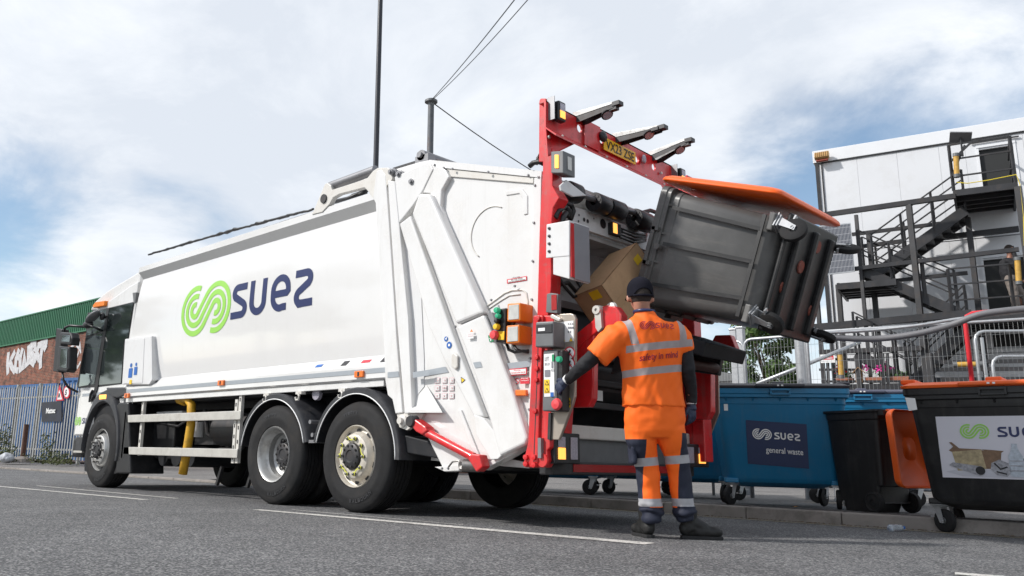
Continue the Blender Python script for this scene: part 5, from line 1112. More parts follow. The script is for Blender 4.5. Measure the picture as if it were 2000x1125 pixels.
M['skin'] = mat('skin', (0.46, 0.22, 0.15), 0.5, 0, .1, 12); M['hair'] = mat('short_dark_hair', (0.03, 0.022, 0.018), 0.8, bump=.6, bscale=200)
b = MB(); hc = W(1250, 574, .02)
Mh = Matrix((R3, F3, Vector((0, 0, 1)))).transposed()
b.ball(hc+Vector((0, 0, .01)), (.078, .098, .115), 12, Mh); b.ball(hc+F3*.035-Vector((0, 0, .05)), (.058, .07, .07), 10, Mh)
for s_ in (-1, 1): b.ball(hc+R3*s_*.090-Vector((0, 0, .038))-F3*.004, (.013, .020, .030), 8, Mh)
b.ball(hc+F3*.105-Vector((0, 0, .02)), (.014, .02, .028), 6, Mh); b.ball(hc+F3*.095-Vector((0, 0, .065)), (.025, .012, .012), 6, Mh)
limb(b, [(hc-Vector((0, 0, .05))-F3*.02, .060), (W(1254, 604), .056), (W(1262, 640), .08)])
ell(b, [(W(1266, 640), .17, .07), (W(1270, 680), .19, .09), (W(1275, 740), .16, .09), (W(1277, 790), .17, .09)])
limb(b, [(jS, .05), (jE, .038), (jW, .03)]); limb(b, [(kS, .05), (kE, .036), (kW, .03)])
limb(b, [(hipL, .075), (kneL, .05), (ankL, .03), (ankL-Vector((0, 0, .04)), .026)]); limb(b, [(hipR, .085), (kneR, .055), (ankR, .03), (ankR-Vector((0, 0, .04)), .026)])
smoothed(b, .012, 4).build('body', 'skin', man, smooth=True, fix=False)
for s_ in (-1, 1):
    b = MB(); b.ball(hc+R3*s_*.03+F3*.088+Vector((0, 0, .0)), .012, 6, None); b.build('eye', 'ink', man, smooth=True)
b = MB(); b.ball(hc+Vector((0, 0, .012))-F3*.006, (.083, .100, .113), 12, Mh); q = MB(); q.v = b.v; q.f = [f for f in b.f if all((b.v[i]-hc).dot(F3) < .045 and b.v[i].z > hc.z-.085 for i in f)]; q.mi = [0]*len(q.f); q.build('hair', 'hair', man, smooth=True)
# cap: dome, peak away from us, strap gap at the back
M['capc'] = cloth('cap_fabric', (0.010, 0.010, 0.016), [], .95, .2); M['capc'].node_tree.nodes['Principled BSDF'].inputs['Specular IOR Level'].default_value = .15
b = MB(); cc = hc+Vector((0, 0, .018)); n = 36; rs = []
for i in range(13):
    th = R(90)*i/12; ring = []
    for k in range(n):
        a = 2*math.pi*k/n; back = -math.sin(a)                       # 1 at the back of the head
        zlow = -.048
        if back > .72: zlow += .052*math.sqrt(max(0, 1-((math.cos(a))/.69)**2))
        z = .108*math.sin(th) if i else zlow
        rr_ = math.cos(th)
        if i in (1,): z = zlow+.012
        ring.append(cc+R3*(.094*max(rr_, .03)*math.cos(a))+F3*(.112*max(rr_, .03)*math.sin(a))+Vector((0, 0, z)))
    rs.append(ring)
b.rings(rs, cap=False); cp_ = b.build('cap', M['capc'], man, smooth=True, sub=1); s_ = cp_.modifiers.new('s', 'SOLIDIFY'); s_.thickness = .003
b = MB(); b.ball(cc+Vector((0, 0, .108)), .008, 6); b.build('cap_button', M['capc'], cp_, smooth=True); b = MB()
b.tube([cc+R3*(.094*math.cos(a))+F3*(.112*math.sin(a))+Vector((0, 0, -.046)) for a in [R(-90+d) for d in range(-46, 47, 6)]], .009, 6); b.build('cap_strap', M['capc'], cp_, smooth=True)
b = MB(); pr = []
for k in range(13):
    a = R(30+10*k); pr.append((cc+R3*.092*math.cos(a)+F3*.11*math.sin(a)+Vector((0, 0, -.03)), cc+R3*.10*math.cos(a)+F3*(.11*math.sin(a)+.075*math.sin(a)**1.0)+Vector((0, 0, -.045))))
b.add([p for q in pr for p in q], [(2*i, 2*i+1, 2*i+3, 2*i+2) for i in range(12)]); b.build('cap_peak', M['capc'], cp_)
def shirt_f(v):
    x = (v-foot).dot(R3); y = (v-foot).dot(F3); z = v.z
    low = max(0, min(1, (1.45-z)/.45)); r_ = noise.noise(Vector((x*13+z*3, y*9, z*2.2)))*.009*(.4+low)+noise.noise(Vector((x*26-z*9, y*20, z*9+4)))*.005
    return r_+.006*math.sin((x*2.2+z)*34+4*noise.noise(Vector((x*6, y*6, z*5))))*max(0, noise.noise(Vector((x*3+7, y*3, z*3)))+.25)
# black long-sleeved undershirt
M['blackcloth'] = cloth('black_undershirt', (0.010, 0.010, 0.013), [], .8, .3)
def folds(amp, sx_=9, sz=5, off=0):
    def f(v):
        l = Vector(((v-foot).dot(R3)*sx_, (v-foot).dot(F3)*sx_, v.z*sz+off)); return amp*(noise.noise(l)+.5*noise.noise(l*2.3))
    return f
b = MB(); limb(b, [(jS, .062), (jE, .053), (jW, .036)]); ell(b, [(W(1258, 609), .060, .066), (W(1262, 622), .072, .075)])
smoothed(b, .009, 3, folds(.006, 18, 20)).build('undershirt_sleeve', M['blackcloth'], man, smooth=True, fix=False)
b = MB(); limb(b, [(kS, .06), (kE, .052), (W(1350, 765, .03), .043), (kW, .04)]); smoothed(b, .009, 3, folds(.006, 18, 20, 3)).build('undershirt_sleeve', M['blackcloth'], man, smooth=True, fix=False)
OR = (1.0, 0.15, 0.006); TAPE = (0.36, 0.31, 0.31); DK = (0.035, 0.008, 0.02)
zb_ = lambda py: (1049-py)/SC
tapes = [(TAPE, .4, [(-.13, 0, 1, 1.300, 1.352), (1, 0, 0, -.285, .215), (0, 1, 0, -1, .0)]), (TAPE, .4, [(-.13, 0, 1, 1.142, 1.190), (1, 0, 0, -.3, .3)]),
         (TAPE, .4, [(1, 0, .27, .075, .130), (0, 0, 1, 1.31, 1.70)]), (TAPE, .4, [(1, 0, .32, .165, .218), (0, 0, 1, 1.31, 1.70)]),
         ]
tapes = [(TAPE, .4, [(-.13, 0, 1, 1.318, 1.368), (1, 0, 0, -.30, .175)]), (TAPE, .4, [(-.13, 0, 1, 1.150, 1.200), (1, 0, 0, -.33, .33)]),
         (TAPE, .4, [(1, 0, .30, .135, .185), (0, 0, 1, 1.34, 1.66)]), (TAPE, .4, [(1, 0, .05, .145, .195), (0, 0, 1, 1.34, 1.66)])]
M['shirt'] = cloth('orange_hi_vis_polo', OR, tapes, .7, .05)
b = MB()
ell(b, [(W(1259, 607), .068, .075), (W(1260, 618), .082, .085), (W(1262, 626), .135, .100), (W(1264, 635), .195, .115), (W(1267, 648), .232, .125), (W(1269, 672), .238, .128), (W(1271, 700), .225, .132), (W(1273, 730), .212, .128), (W(1275, 760), .212, .128), (W(1277, 785), .222, .135), (W(1278, 795), .226, .138)])
limb(b, [(W(1222, 650, .0), .095), (W(1200, 660, .0), .100), (W(1183, 680, .0), .094)]); 
b.tube([W(1200, 660), W(1165, 698, .0)], [.098, .094], 18)
b.tube([W(1318, 648), W(1330, 662), W(1338, 686)], [.085, .085, .072], 18); b.ball(W(1318, 650), .085, 8)
sh_ = smoothed(b, .010, 3, lambda v: shirt_f(v)).build('hi_vis_shirt', M['shirt'], man, smooth=True, fix=False)
b = MB(); b.tube([W(1258, 609)+R3*.068*math.cos(a)+F3*.074*math.sin(a) for a in [2*math.pi*k/24 for k in range(25)]], .012, 8); b.build('collar', 'navyink', sh_, smooth=True)
# printing on the back, laid on the shirt surface
bm_t = bmesh.new(); bm_t.from_mesh(sh_.data)
from mathutils.bvhtree import BVHTree
tree = BVHTree.FromBMesh(bm_t); Minv = inv_of(man).inverted(); M3i = Minv.to_3x3()
def onback(u, v, l=0.0):
    """u across the back, v up (body coordinates)"""
    o, nn, i, d = tree.ray_cast(Vector((u, -2, v)), Vector((0, 1, 0)))[:4]
    if o is None: o = Vector((u, -.13, v))
    return Minv @ Vector((o.x, o.y-.009-l, o.z))
M['maroon'] = mat('dark_red_print', (0.30, 0.012, 0.03), .6)
b = MB(); logo_swirl(b, onback, -.222, zb_(657), .060, sx=1.08, lift=.004); b.build('back_logo', 'maroon', sh_, fix=False)
b = MB(); word_suez(b, onback, -.112, zb_(653.5), .037, sx=1.05, lift=.004); b.build('back_wordmark', 'maroon', sh_, fix=False)
def subdiv_text(mb, f, *a, **k):
    q = MB(); text(q, lambda u, v, l: Vector((u, v, l)), *a, **k)
    me = D.meshes.new('x'); me.from_pydata([tuple(v) for v in q.v], [], q.f); bb = bmesh.new(); bb.from_mesh(me); bmesh.ops.triangulate(bb, faces=bb.faces); bmesh.ops.subdivide_edges(bb, edges=[e for e in bb.edges if e.calc_length() > .012], cuts=2)
    bb.verts.index_update(); mb.add([f(v.co.x, v.co.y, v.co.z) for v in bb.verts], [tuple(v.index for v in fc.verts) for fc in bb.faces]); bb.free(); D.meshes.remove(me)
tl = lambda u, v, l: onback(u, v+.13*(u+.2), l)
b = MB(); subdiv_text(b, tl, 'safety in mind', -.215, zb_(720), .275, .062, 0.0, .02); b.build('back_lettering', M['maroon'], sh_, fix=False)
b = MB(); rect(b, onback, -.155, zb_(611), -.115, zb_(604)); b.build('neck_label', 'maroon', sh_, fix=False)
# trousers
NV = (0.012, 0.016, 0.035); TP = (0.40, 0.40, 0.42)
xk = lambda px: (px-1290)/SC
tr_rules = [
    (NV, .7, [(1, 0, 0, -1, xk(1262)), (0, 0, 1, -1, zb_(862)), (0, 0, 1, -.1, 2)]),
    (OR, .7, [(1, 0, 0, xk(1250), xk(1281)), (0, 0, 1, zb_(975), zb_(860))]),
    (NV, .7, [(1, 0, 0, xk(1318), 1), (0, 0, 1, -1, zb_(848))]),
    (OR, .7, [(1, 0, 0, -1, xk(1232)), (0, 0, 1, zb_(861), 2)]),
    (TP, .35, [(-.10, 0, 1, zb_(909), zb_(893)), ]), (TP, .35, [(-.03, 0, 1, zb_(988), zb_(973))]),
    (NV, .7, [(0, 0, 1, -1, zb_(990))])]
M['trousers'] = cloth('orange_navy_trousers', OR, tr_rules, .72, .05)
b = MB(); ell(b, [(W(1278, 772), .195, .115), (W(1279, 795), .212, .128), (W(1279, 818), .218, .135), (W(1278, 842), .212, .135), (W(1277, 855), .20, .12)])
limb(b, [(W(1250, 835), .112), (W(1251, 858), .106), (W(1258, 885, .02), .092), (W(1264, 915, .03), .086), (W(1267, 950, .02), .082), (W(1270, 980, 0), .076), (W(1272, 996, 0), .084), (W(1272, 1003, 0), .078)])
limb(b, [(W(1307, 835), .112), (W(1313, 858), .104), (W(1321, 885, .02), .090), (W(1325, 915, .03), .084), (W(1330, 950, .02), .080), (W(1334, 980, 0), .075), (W(1337, 994, 0), .083), (W(1338, 1001, 0), .077)])
def tf(v):
    z = v.z; l = Vector(((v-foot).dot(R3)*8, (v-foot).dot(F3)*8, z*9)); k = .0085+(.010 if z < .25 else 0)
    return k*(noise.noise(l)+.6*noise.noise(l*2.1))+(.006*math.sin(z*110+3*noise.noise(l)) if z < .22 else 0)
trs = smoothed(b, .0095, 2, tf).build('trousers', M['trousers'], man, smooth=True, fix=False)
b = MB(); c = W(1238, 883, -.01); b.box(c-R3*.012, (.035, .13, .17), Mh); smoothed(b, .010, 4, folds(.006, 20, 20)).build('cargo_pocket', M['blackcloth'] if False else mat('navy_fabric', NV, .8), trs, smooth=True, fix=False)
# boots
M['bootm'] = mat('black_boot_leather', (0.009, 0.009, 0.009), .55, 0, .3, 20, bump=.2, bscale=90, dirt=((.06, .055, .05), .3, 14)); M['sole'] = mat('boot_sole', (0.014, 0.014, 0.015), .8)
def boot(h, d):
    """h = heel on the ground, d = direction of the toe"""
    d = d.normalized(); s_ = Vector((-d.y, d.x, 0)); T = Matrix((d, s_, Vector((0, 0, 1)))).transposed(); b = MB()
    b.ball(h+d*.045+Vector((0, 0, .07)), (.062, .047, .06), 8, T); b.ball(h+d*.15+Vector((0, 0, .055)), (.10, .047, .05), 8, T); b.ball(h+d*.225+Vector((0, 0, .052)), (.065, .052, .042), 8, T)
    b.tube([h+d*.06+Vector((0, 0, .06)), h+d*.055+Vector((0, 0, .12)), h+d*.055+Vector((0, 0, .20))], [.055, .056, .064], 14); b.tube([h+d*.06+Vector((0, 0, .13)), h+d*.17+Vector((0, 0, .07))], .045, 12)
    o = smoothed(b, .008, 3, lambda v: .002*noise.noise(v*40)).build('boot', 'bootm', man, smooth=True, fix=False)
    b = MB(); out = [(-.02, .0), (-.012, .035), (.03, .045), (.12, .038), (.2, .054), (.26, .046), (.295, .018), (.295, -.018), (.26, -.046), (.2, -.054), (.12, -.038), (.03, -.045), (-.012, -.035)]
    b.rings([[h+d*(.01+x*.94)+s_*y*.90+Vector((0, 0, z)) for x, y in out] for z in (.0, .024)]); b.build('boot_sole', 'sole', o, bevel=.004)
    b = MB()
    for k in range(5): c = h+d*(.10+k*.022)+Vector((0, 0, .135-k*.017)); b.tube([c-s_*.035, c+Vector((0, 0, .012)), c+s_*.035], .004, 6)
    b.build('laces', 'ink', o)
G = lambda px, dd: (lambda P: Vector((P.x, P.y, 0)))(gp(px, D0+dd))
boot(G(1271, -.04), F3*.96-R3*.12); boot(G(1331, -.0), R3*.93-F3*.12)
# gloves: palm, four fingers, thumb
M['glove'] = mat('navy_work_glove', (0.018, 0.028, 0.065), .6, 0, .25, 30, bump=.3, bscale=150); M['cuff'] = mat('white_cuff', (0.62, 0.62, 0.62), .8, 0, .1, 20)
def hand(wr, d, up_, side, curl, nm='glove'):
    """wr wrist, d palm direction, up_ back of the hand, side = thumb side"""
    d = d.normalized(); up_ = (up_-d*up_.dot(d)).normalized(); s_ = d.cross(up_)*side; T = Matrix((d, s_, up_)).transposed(); b = MB()
    b.ball(wr+d*.055, (.055, .045, .020), 8, T); b.tube([wr-d*.01, wr+d*.04], [.030, .036], 12)
    for k, (off, L_) in enumerate(((.032, .070), (.011, .080), (-.011, .074), (-.031, .058))):
        p = wr+d*.09+s_*off; pts = [p-d*.02]; a = 0; q = p
        for seg, fr in enumerate((.42, .32, .26)):
            a += R(curl*(1+.12*k)); q = q+(d*math.cos(a)-up_*math.sin(a))*L_*fr; pts.append(q)
        pts.insert(1, p); b.tube(pts, [.0105, .0115, .0108, .010, .0085], 10); b.ball(pts[-1], .0085, 6)
    p = wr+d*.025+s_*.035; pts = [p, p+d*.03+s_*.022-up_*.006, p+d*.06+s_*.026-up_*.018, p+d*.08+s_*.022-up_*.028]; b.tube(pts, [.014, .013, .012, .010], 10); b.ball(pts[-1], .010, 6)
    o = smoothed(b, .0045, 2).build('glove', 'glove', man, smooth=True, fix=False)
    b = MB(); b.tube([wr-d*.035, wr-d*.0], [.039, .036], 14); b.build('glove_cuff', 'cuff', o, smooth=False)
hand(jW+(handT-jW)*.12, (handT-jW)+Vector((0, 0, -.03)), Vector((.3, -1, .35)), 1, 26)
hand(kW+Vector((0, 0, -.02)), Vector((.02, .02, -1)), R3*.6-F3*.8, 1, 22)
# =================================================================== BINS ON THE PAVEMENT
PZ = .108
def put(px, d, z=PZ): return gp(px, d, z)
def front_frame(bd, dims, root):
    Wd, Dp_, H, zb = dims; iv = inv_of(root).inverted()
    # front wall: half depth grows from .83 at zb+.03 to .955 at H-.17
    def f(u, v, l=0.0):
        t = (v-(zb+.03))/(H-.17-(zb+.03)); return iv @ Vector((u, -Dp_/2*(.83+t*.125)-.004-l, v))
    return f
t, bd, dm = big_bin('wheeled_bin', 'blue four wheeled bin with dark lid and navy general waste label', 'wheelie bin', put(1524, 9.35), R(31), 'blue_bin_plastic', 'dark_lid_plastic', group=None, ang=(.9, 1.1, 1.4, 1.0)); blue1 = t
f = front_frame(bd, dm, t); sk = lambda u, v, l=0: f(u*.985, v-u*.06, l)
b = MB(); rect(b, sk, -.36, .42, .25, .88, .002); lb = b.build('bin_label', 'navylabel', bd, fix=False)
b = MB(); logo_swirl(b, sk, -.30, .685, .115, lift=.007); word_suez(b, sk, -.08, .70, .072, lift=.007, sx=1.0); b.build('label_logo', 'whiteink', lb, fix=False)
b = MB(); text(b, sk, 'general waste', -.17, .535, .37, .08, .008, .006); b.build('label_lettering', 'whiteink', lb, fix=False)
b = MB(); rect(b, f, -.57, 1.0, -.53, 1.07); b.build('small_sticker', 'whiteink', bd, fix=False)
t2, bd2, _ = big_bin('wheeled_bin', 'blue four wheeled bin with slate lid, half hidden behind the general waste bin', 'wheelie bin', put(1694, 10.45), R(24), 'blue_bin_plastic', 'slate_lid_plastic', ang=(.2, 1.0, .4, .9), H=1.30)
t3 = dup(t2, put(1352, 11.0), R(40), 'blue four wheeled bin between the worker and the general waste bin', None)
t4 = dup(t2, put(1235, 12.2), R(35), 'blue four wheeled bin behind the truck hopper, only its castors showing left of the worker', None)
t5 = dup(t2, put(1104, 11.6), R(15), 'blue bin behind the rear wheel of the truck, only its foot visible', None)
# big black bin with orange lid
bk, bdk, dmk = big_bin('wheeled_bin', 'black four wheeled bin with closed orange lid and white mixed recycling label', 'wheelie bin', gp(1993, 7.34, 0), R(4), 'black_bin_plastic', 'orange_lid_plastic', W=1.36, Dp=1.02, H=1.235, ang=(2.6, 2.2, 1.3, .4), slope=.03, cy=.30)
f = front_frame(bdk, dmk, bk)
M['lblwhite'] = mat('white_recycling_label', (0.62, 0.61, 0.66), .3, 0, .03, 4)
b = MB(); rect(b, f, -.45, .47, .50, .99, .002); lb = b.build('bin_label', 'lblwhite', bdk, fix=False)
b = MB(); logo_swirl(b, f, -.28, .80, .125, lift=.005); b.build('label_logo', 'limeink', lb, fix=False)
b = MB(); word_suez(b, f, -.01, .815, .085, lift=.005, sx=1.1); text(b, f, 'mixed', .18, .665, .20, .065, .005, .025); text(b, f, 'recycling', .08, .60, .30, .065, .005, .025); text(b, f, 'paper, card, tins,', .17, .56, .20, .022, .005, .01); text(b, f, 'plastic bottles', .20, .53, .17, .022, .005, .01); b.build('label_lettering', 'navyink', lb, fix=False)
M['pA'] = mat('printed_tan', (.42, .34, .2), .4, 0, .4, 30); M['pB'] = mat('printed_brown', (.2, .12, .07), .4, 0, .3, 30); M['pC'] = mat('printed_grey', (.35, .35, .38), .4, 0, .5, 40); M['pD'] = mat('printed_pale_blue', (.45, .5, .56), .3, 0, .25, 40); M['pE'] = mat('printed_shadow', (.5, .5, .55), .4)
b = MB(); poly(b, f, [(-.42, .52), (-.30, .485), (.15, .48), (.2, .5), (.1, .53), (-.3, .55)], .004); b.build('printed_picture', 'pE', lb, fix=False)
b = MB(); poly(b, f, [(-.36, .70), (-.14, .71), (-.12, .55), (-.33, .53)], .005); b.build('printed_picture', 'pA', lb, fix=False)
b = MB(); poly(b, f, [(-.38, .70), (-.34, .735), (-.31, .72), (-.10, .71), (.02, .70), (-.02, .67), (-.14, .71), (-.36, .69)], .006); poly(b, f, [(-.14, .705), (.0, .69), (-.02, .56), (-.12, .55)], .0055); poly(b, f, [(-.37, .77), (-.35, .77), (-.30, .72), (-.33, .715)], .007); b.build('printed_picture', 'pB', lb, fix=False)
b = MB(); poly(b, f, [(-.39, .575), (-.36, .60), (-.15, .57), (-.14, .50), (-.18, .49)], .007); poly(b, f, [(-.08, .60), (-.02, .63), (.04, .60), (.06, .53), (.02, .49), (-.05, .50), (-.09, .55)], .007); b.build('printed_picture', 'pC', lb, fix=False)
b = MB(); disc(b, lambda u, v, l: f(u, v, l), -.165, .535, .035, .009); stroke(b, f, [(-.06, .6), (-.02, .55), (.03, .57)], .012, .009); stroke(b, f, [(-.05, .53), (.02, .51)], .012, .009); b.build('printed_picture', 'ink', lb, fix=False)
b = MB(); poly(b, f, [(.045, .50), (.045, .66), (.065, .70), (.075, .73), (.075, .76), (.115, .76), (.115, .73), (.125, .70), (.145, .66), (.145, .50), (.12, .49), (.07, .49)], .007); b.build('printed_picture', 'pD', lb, fix=False)
b = MB()
for vv in (.54, .58, .62): stroke(b, f, [(.05, vv), (.14, vv)], .008, .009)
b.build('printed_picture', 'pC', lb, fix=False)
b = MB(); iv = inv_of(bk).inverted(); b.add([iv @ Vector(p) for p in ((-.66, -.545, 1.16), (-.58, -.55, 1.15), (-.57, -.555, 1.05), (-.64, -.55, 1.04))], [(0, 1, 2, 3)]); tg_ = b.build('paper_tag', 'whiteink', bdk, fix=False)
# black two wheeled bin with its lid hanging open
wb_ = thing('wheelie_bin', 'black two wheeled bin with orange lid hanging open behind it', 'wheelie bin', put(1702, 8.65), R(-112))
b = MB(); H2 = 1.0; rs = []
for z, hx_, y0, y1, r in ((.0, .20, -.15, .18, .05), (.05, .205, -.16, .20, .05), (.24, .215, -.18, .24, .05), (.26, .215, -.18, .33, .05), (H2-.10, .255, -.24, .37, .05), (H2-.095, .263, -.25, .38, .05), (H2-.03, .265, -.255, .385, .05), (H2-.025, .28, -.28, .40, .05), (H2, .28, -.28, .40, .05)):
    rs.append(rr_ring(0, (y0+y1)/2, hx_, (y1-y0)/2, z, r))
b.rings(rs, cap=False); n = len(rs[0]); b.add(rs[0], [tuple(range(n-1, -1, -1))])
inn = [[p+Vector((-p.x*.08, -p.y*.08, 0)) for p in rs[-1]], [Vector((p.x*.75, p.y*.7, .1)) for p in rs[-1]]]; b.rings([rs[-1]]+inn, cap=False); b.add(inn[1], [tuple(range(n))])
wbody = part_l(b, 'bin_body', 'black_bin_plastic', wb_, autos=45, bevel=.004)
b = MB(); b.tube([(-.24, .43, H2-.03), (.24, .43, H2-.03)], .018, 10)
for x in (-.24, -.08, .08, .24): b.bx((x-.012, .38, H2-.06), (x+.012, .45, H2-.01))
part_l(b, 'bin_handle', 'black_bin_plastic', wbody)
for x in (-.25, .25):
    b = MB(); c = Vector((x, .26, .10)); b.lathe([(.03, -.03), (.075, -.026), (.082, -.03), (.10, -.022), (.10, .022), (.082, .03), (.075, .026), (.03, .03)], c, (1, 0, 0), 28); w2 = part_l(b, 'wheel', 'rubber', wb_, autos=30); b = MB(); b.lathe([(0.001, -.024), (.074, -.024), (.074, .024), (0.001, .024)], c, (1, 0, 0), 20); part_l(b, 'wheel_hub', 'black', w2)
b = MB(); b.tube([(-.25, .26, .10), (.25, .26, .10)], .012, 10); part_l(b, 'axle', 'greymetal', wb_)
b = MB(); rs = []   # lid shell: a shallow tray, hanging nearly straight down behind the handle
def lidp(u, v, d): # u across, v down from the hinge, d depth outward
    return Vector((u, .55+v*.06-d, H2-.01-v))
def lring(s_, d): return [lidp(p.x, p.y+.37, d) for p in rr_ring(0, 0, .305*s_, .37*s_, 0, .07)]
b.rings([lring(1.0, -.03), lring(1.01, .0), lring(.97, .05), lring(.85, .075), lring(.3, .085)], cap=False); b.add(lring(.3, .085), [tuple(range(20))]); lo = part_l(b, 'lid', 'orange_lid_plastic', wb_, autos=40, bevel=.004); q = lo.modifiers.new('s', 'SOLIDIFY'); q.thickness = .006
b = MB(); b.tube([(-.2, .45, H2-.02), (.2, .45, H2-.02)], .02, 8); part_l(b, 'lid_hinge', 'orange_lid_plastic', lo)
# =================================================================== LAMP POST, POLE, CABLES
M['blackpost'] = mat('black_post_paint', (0.018, 0.02, 0.028), .4, 0, .2, 4)
lb0 = sp(734, 325, 5.5); top0 = sp(743, 0, 5.5); dl = (top0-lb0)
base = lb0-dl*((lb0.z-.1)/dl.z); tip = lb0+dl*((11.6-lb0.z)/dl.z)
lp_ = thing('street_lamp', 'tall slim black lamp post rising behind the body of the truck', 'lamp post', (base.x, base.y, .1))
b = MB(); b.tube([base, base+(tip-base)*.12, base+(tip-base)*.121, tip], [.09, .09, .062, .05], 16); b.build('post', 'blackpost', lp_, autos=40)
b = MB(); b.tube([tip, tip+Vector((.3, -.8, .15)), tip+Vector((.4, -1.1, .15))], .03, 8); b.box(tip+Vector((.45, -1.35, .15)), (.25, .6, .09)); b.build('lantern', 'blackpost', lp_, bevel=.02)
pt_ = sp(842, 202, 6.0); pl_ = thing('utility_pole', 'grey steel pole with round cap carrying cables behind the tailgate', 'pole', (pt_.x, pt_.y, .1))
b = MB(); b.tube([(pt_.x, pt_.y, .1), (pt_.x, pt_.y, pt_.z)], [.085, .062], 14); b.build('pole_shaft', mat('weathered_steel', (.13, .14, .15), .6, .3, .35, 3, dirt=((.2, .1, .05), .5, 6)), pl_, autos=40)
b = MB(); b.lathe([(0.001, .08), (.10, .08), (.13, .06), (.13, .02), (.07, 0), (.06, -.06)], pt_, (0, 0, 1), 20); b.build('pole_cap', 'greybox', pl_, autos=40)
def cable(A, B_, sag, r, label):
    b = MB(); P = [A+(B_-A)*t-Vector((0, 0, sag*4*t*(1-t))) for t in [i/14 for i in range(15)]]; b.tube(P, r, 5)
    tag(b.build('overhead_cable', 'hose', None, origin=A), label, 'cable')
cable(pt_+Vector((.02, 0, .08)), dp(1070, -85, 9), .05, .008, 'overhead cable leaving the pole cap, left one of the pair running to the top edge')
cable(pt_+Vector((.04, 0, .07)), dp(1120, -105, 9.5), .08, .007, 'overhead cable leaving the pole cap, right one of the pair running to the top edge')
cable(pt_+Vector((.05, 0, .0)), dp(1262, 446, 24), .25, .012, 'thin black cable running down from the pole cap behind the red frame')
# =================================================================== MODULAR BUILDING with stairs, right
BA = Vector((1.88, 17.64, 0)); BS = Vector((.97711, .21272, 0)); BN = Vector((.21272, -.97711, 0))
def bf(s, off, z): return BA+BS*s+BN*off+Vector((0, 0, z))
def bp(px, py, off=0.0):
    d = ray(px, py); t = ((BA+BN*off-CAMLOC).dot(BN))/d.dot(BN); return CAMLOC+d*t
M['cladding'] = mat('white_cladding_panel', (0.66, 0.67, 0.69), .45, 0, .04, .6, dirt=((.42, .40, .37), .3, 1.3))
M['fascia'] = mat('white_fascia', (0.72, 0.73, 0.75), .4, 0, .03, .6, dirt=((.5, .48, .45), .2, 1.3))
M['frameblk'] = mat('dark_steel_frame', (0.028, 0.028, 0.031), .5, .1, .4, 3, dirt=((.10, .07, .05), .35, 5))
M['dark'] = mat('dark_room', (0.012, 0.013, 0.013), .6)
bld = thing('modular_building', 'three storey white panel clad modular building with dark doorways', 'building', bf(0, 0, 0))
def bbox(mb, s0, s1, o0, o1, z0, z1):
    return mb.rings([[bf(s0, o0, z0), bf(s1, o0, z0), bf(s1, o1, z0), bf(s0, o1, z0)], [bf(s0, o0, z1), bf(s1, o0, z1), bf(s1, o1, z1), bf(s0, o1, z1)]])
s = -3.68; doors = [(-.15, .52, 6.58, 8.04), (-.32, .62, 3.34, 5.36)]
b = MB()
edges = [-3.62, -2.73, -1.84, -.95, -.42, .72, 1.7, 2.7, 3.7, 4.7, 5.7, 6.7, 7.7]
for lv, (z0, z1) in enumerate(((.1, 3.18), (3.30, 5.88), (6.0, 8.30))):
    for a, c in zip(edges, edges[1:]):
        if a == -.42 and lv > 0:
            d = doors[2-lv]
            bbox(b, a+.002, d[0], -.08, 0, z0, z1); bbox(b, d[1], c-.002, -.08, 0, z0, z1); bbox(b, d[0], d[1], -.08, 0, d[3], z1); (bbox(b, d[0], d[1], -.08, 0, z0, d[2]) if d[2] > z0+.2 else None)
        else: bbox(b, a+.002, c-.002, -.08, 0, z0, z1)
b.build('wall_panels', 'cladding', bld)
b = MB(); bbox(b, -3.66, 7.8, -7.0, -.09, .1, 8.5); 
core = b.build('wall_core', 'cladding', bld)
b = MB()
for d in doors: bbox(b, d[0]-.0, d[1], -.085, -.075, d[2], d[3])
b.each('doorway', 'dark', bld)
for d in doors:
    b = MB(); bbox(b, d[0]-.05, d[0], -.02, .02, d[2], d[3]+.04); bbox(b, d[1], d[1]+.05, -.02, .02, d[2], d[3]+.04); bbox(b, d[0]-.05, d[1]+.05, -.02, .03, d[3]+.04, d[3]+.10); b.build('door_frame', 'fascia', bld)
b = MB(); bbox(b, -3.74, 7.9, -7.1, .05, 8.33, 8.66); b.build('roof_fascia', 'fascia', bld, bevel=.01)
b = MB(); bbox(b, -3.70, 7.85, -.05, .03, 8.30, 8.33); bbox(b, -.30, .65, .03, .06, 8.20, 8.23); b.build('roof_trim', 'frameblk', bld)
for z0, z1 in ((5.88, 6.0), (3.18, 3.30)):
    b = MB(); bbox(b, -3.66, 7.8, -.06, .012, z0+.02, z1-.02); b.build('floor_band', 'fascia', bld)
b = MB(); bbox(b, -3.70, -3.62, -.06, .03, .1, 8.3); bbox(b, -3.56, -3.53, 0, .03, .1, 8.3); b.build('corner_strip', 'frameblk', bld)
# lower, older wall with stained panels under the first landing
b = MB()
for k in range(9): bbox(b, .75+k*.3, 1.0+k*.3, 0, .02, 3.4, 4.0)
b.build('vent_panel', 'cladding', bld)
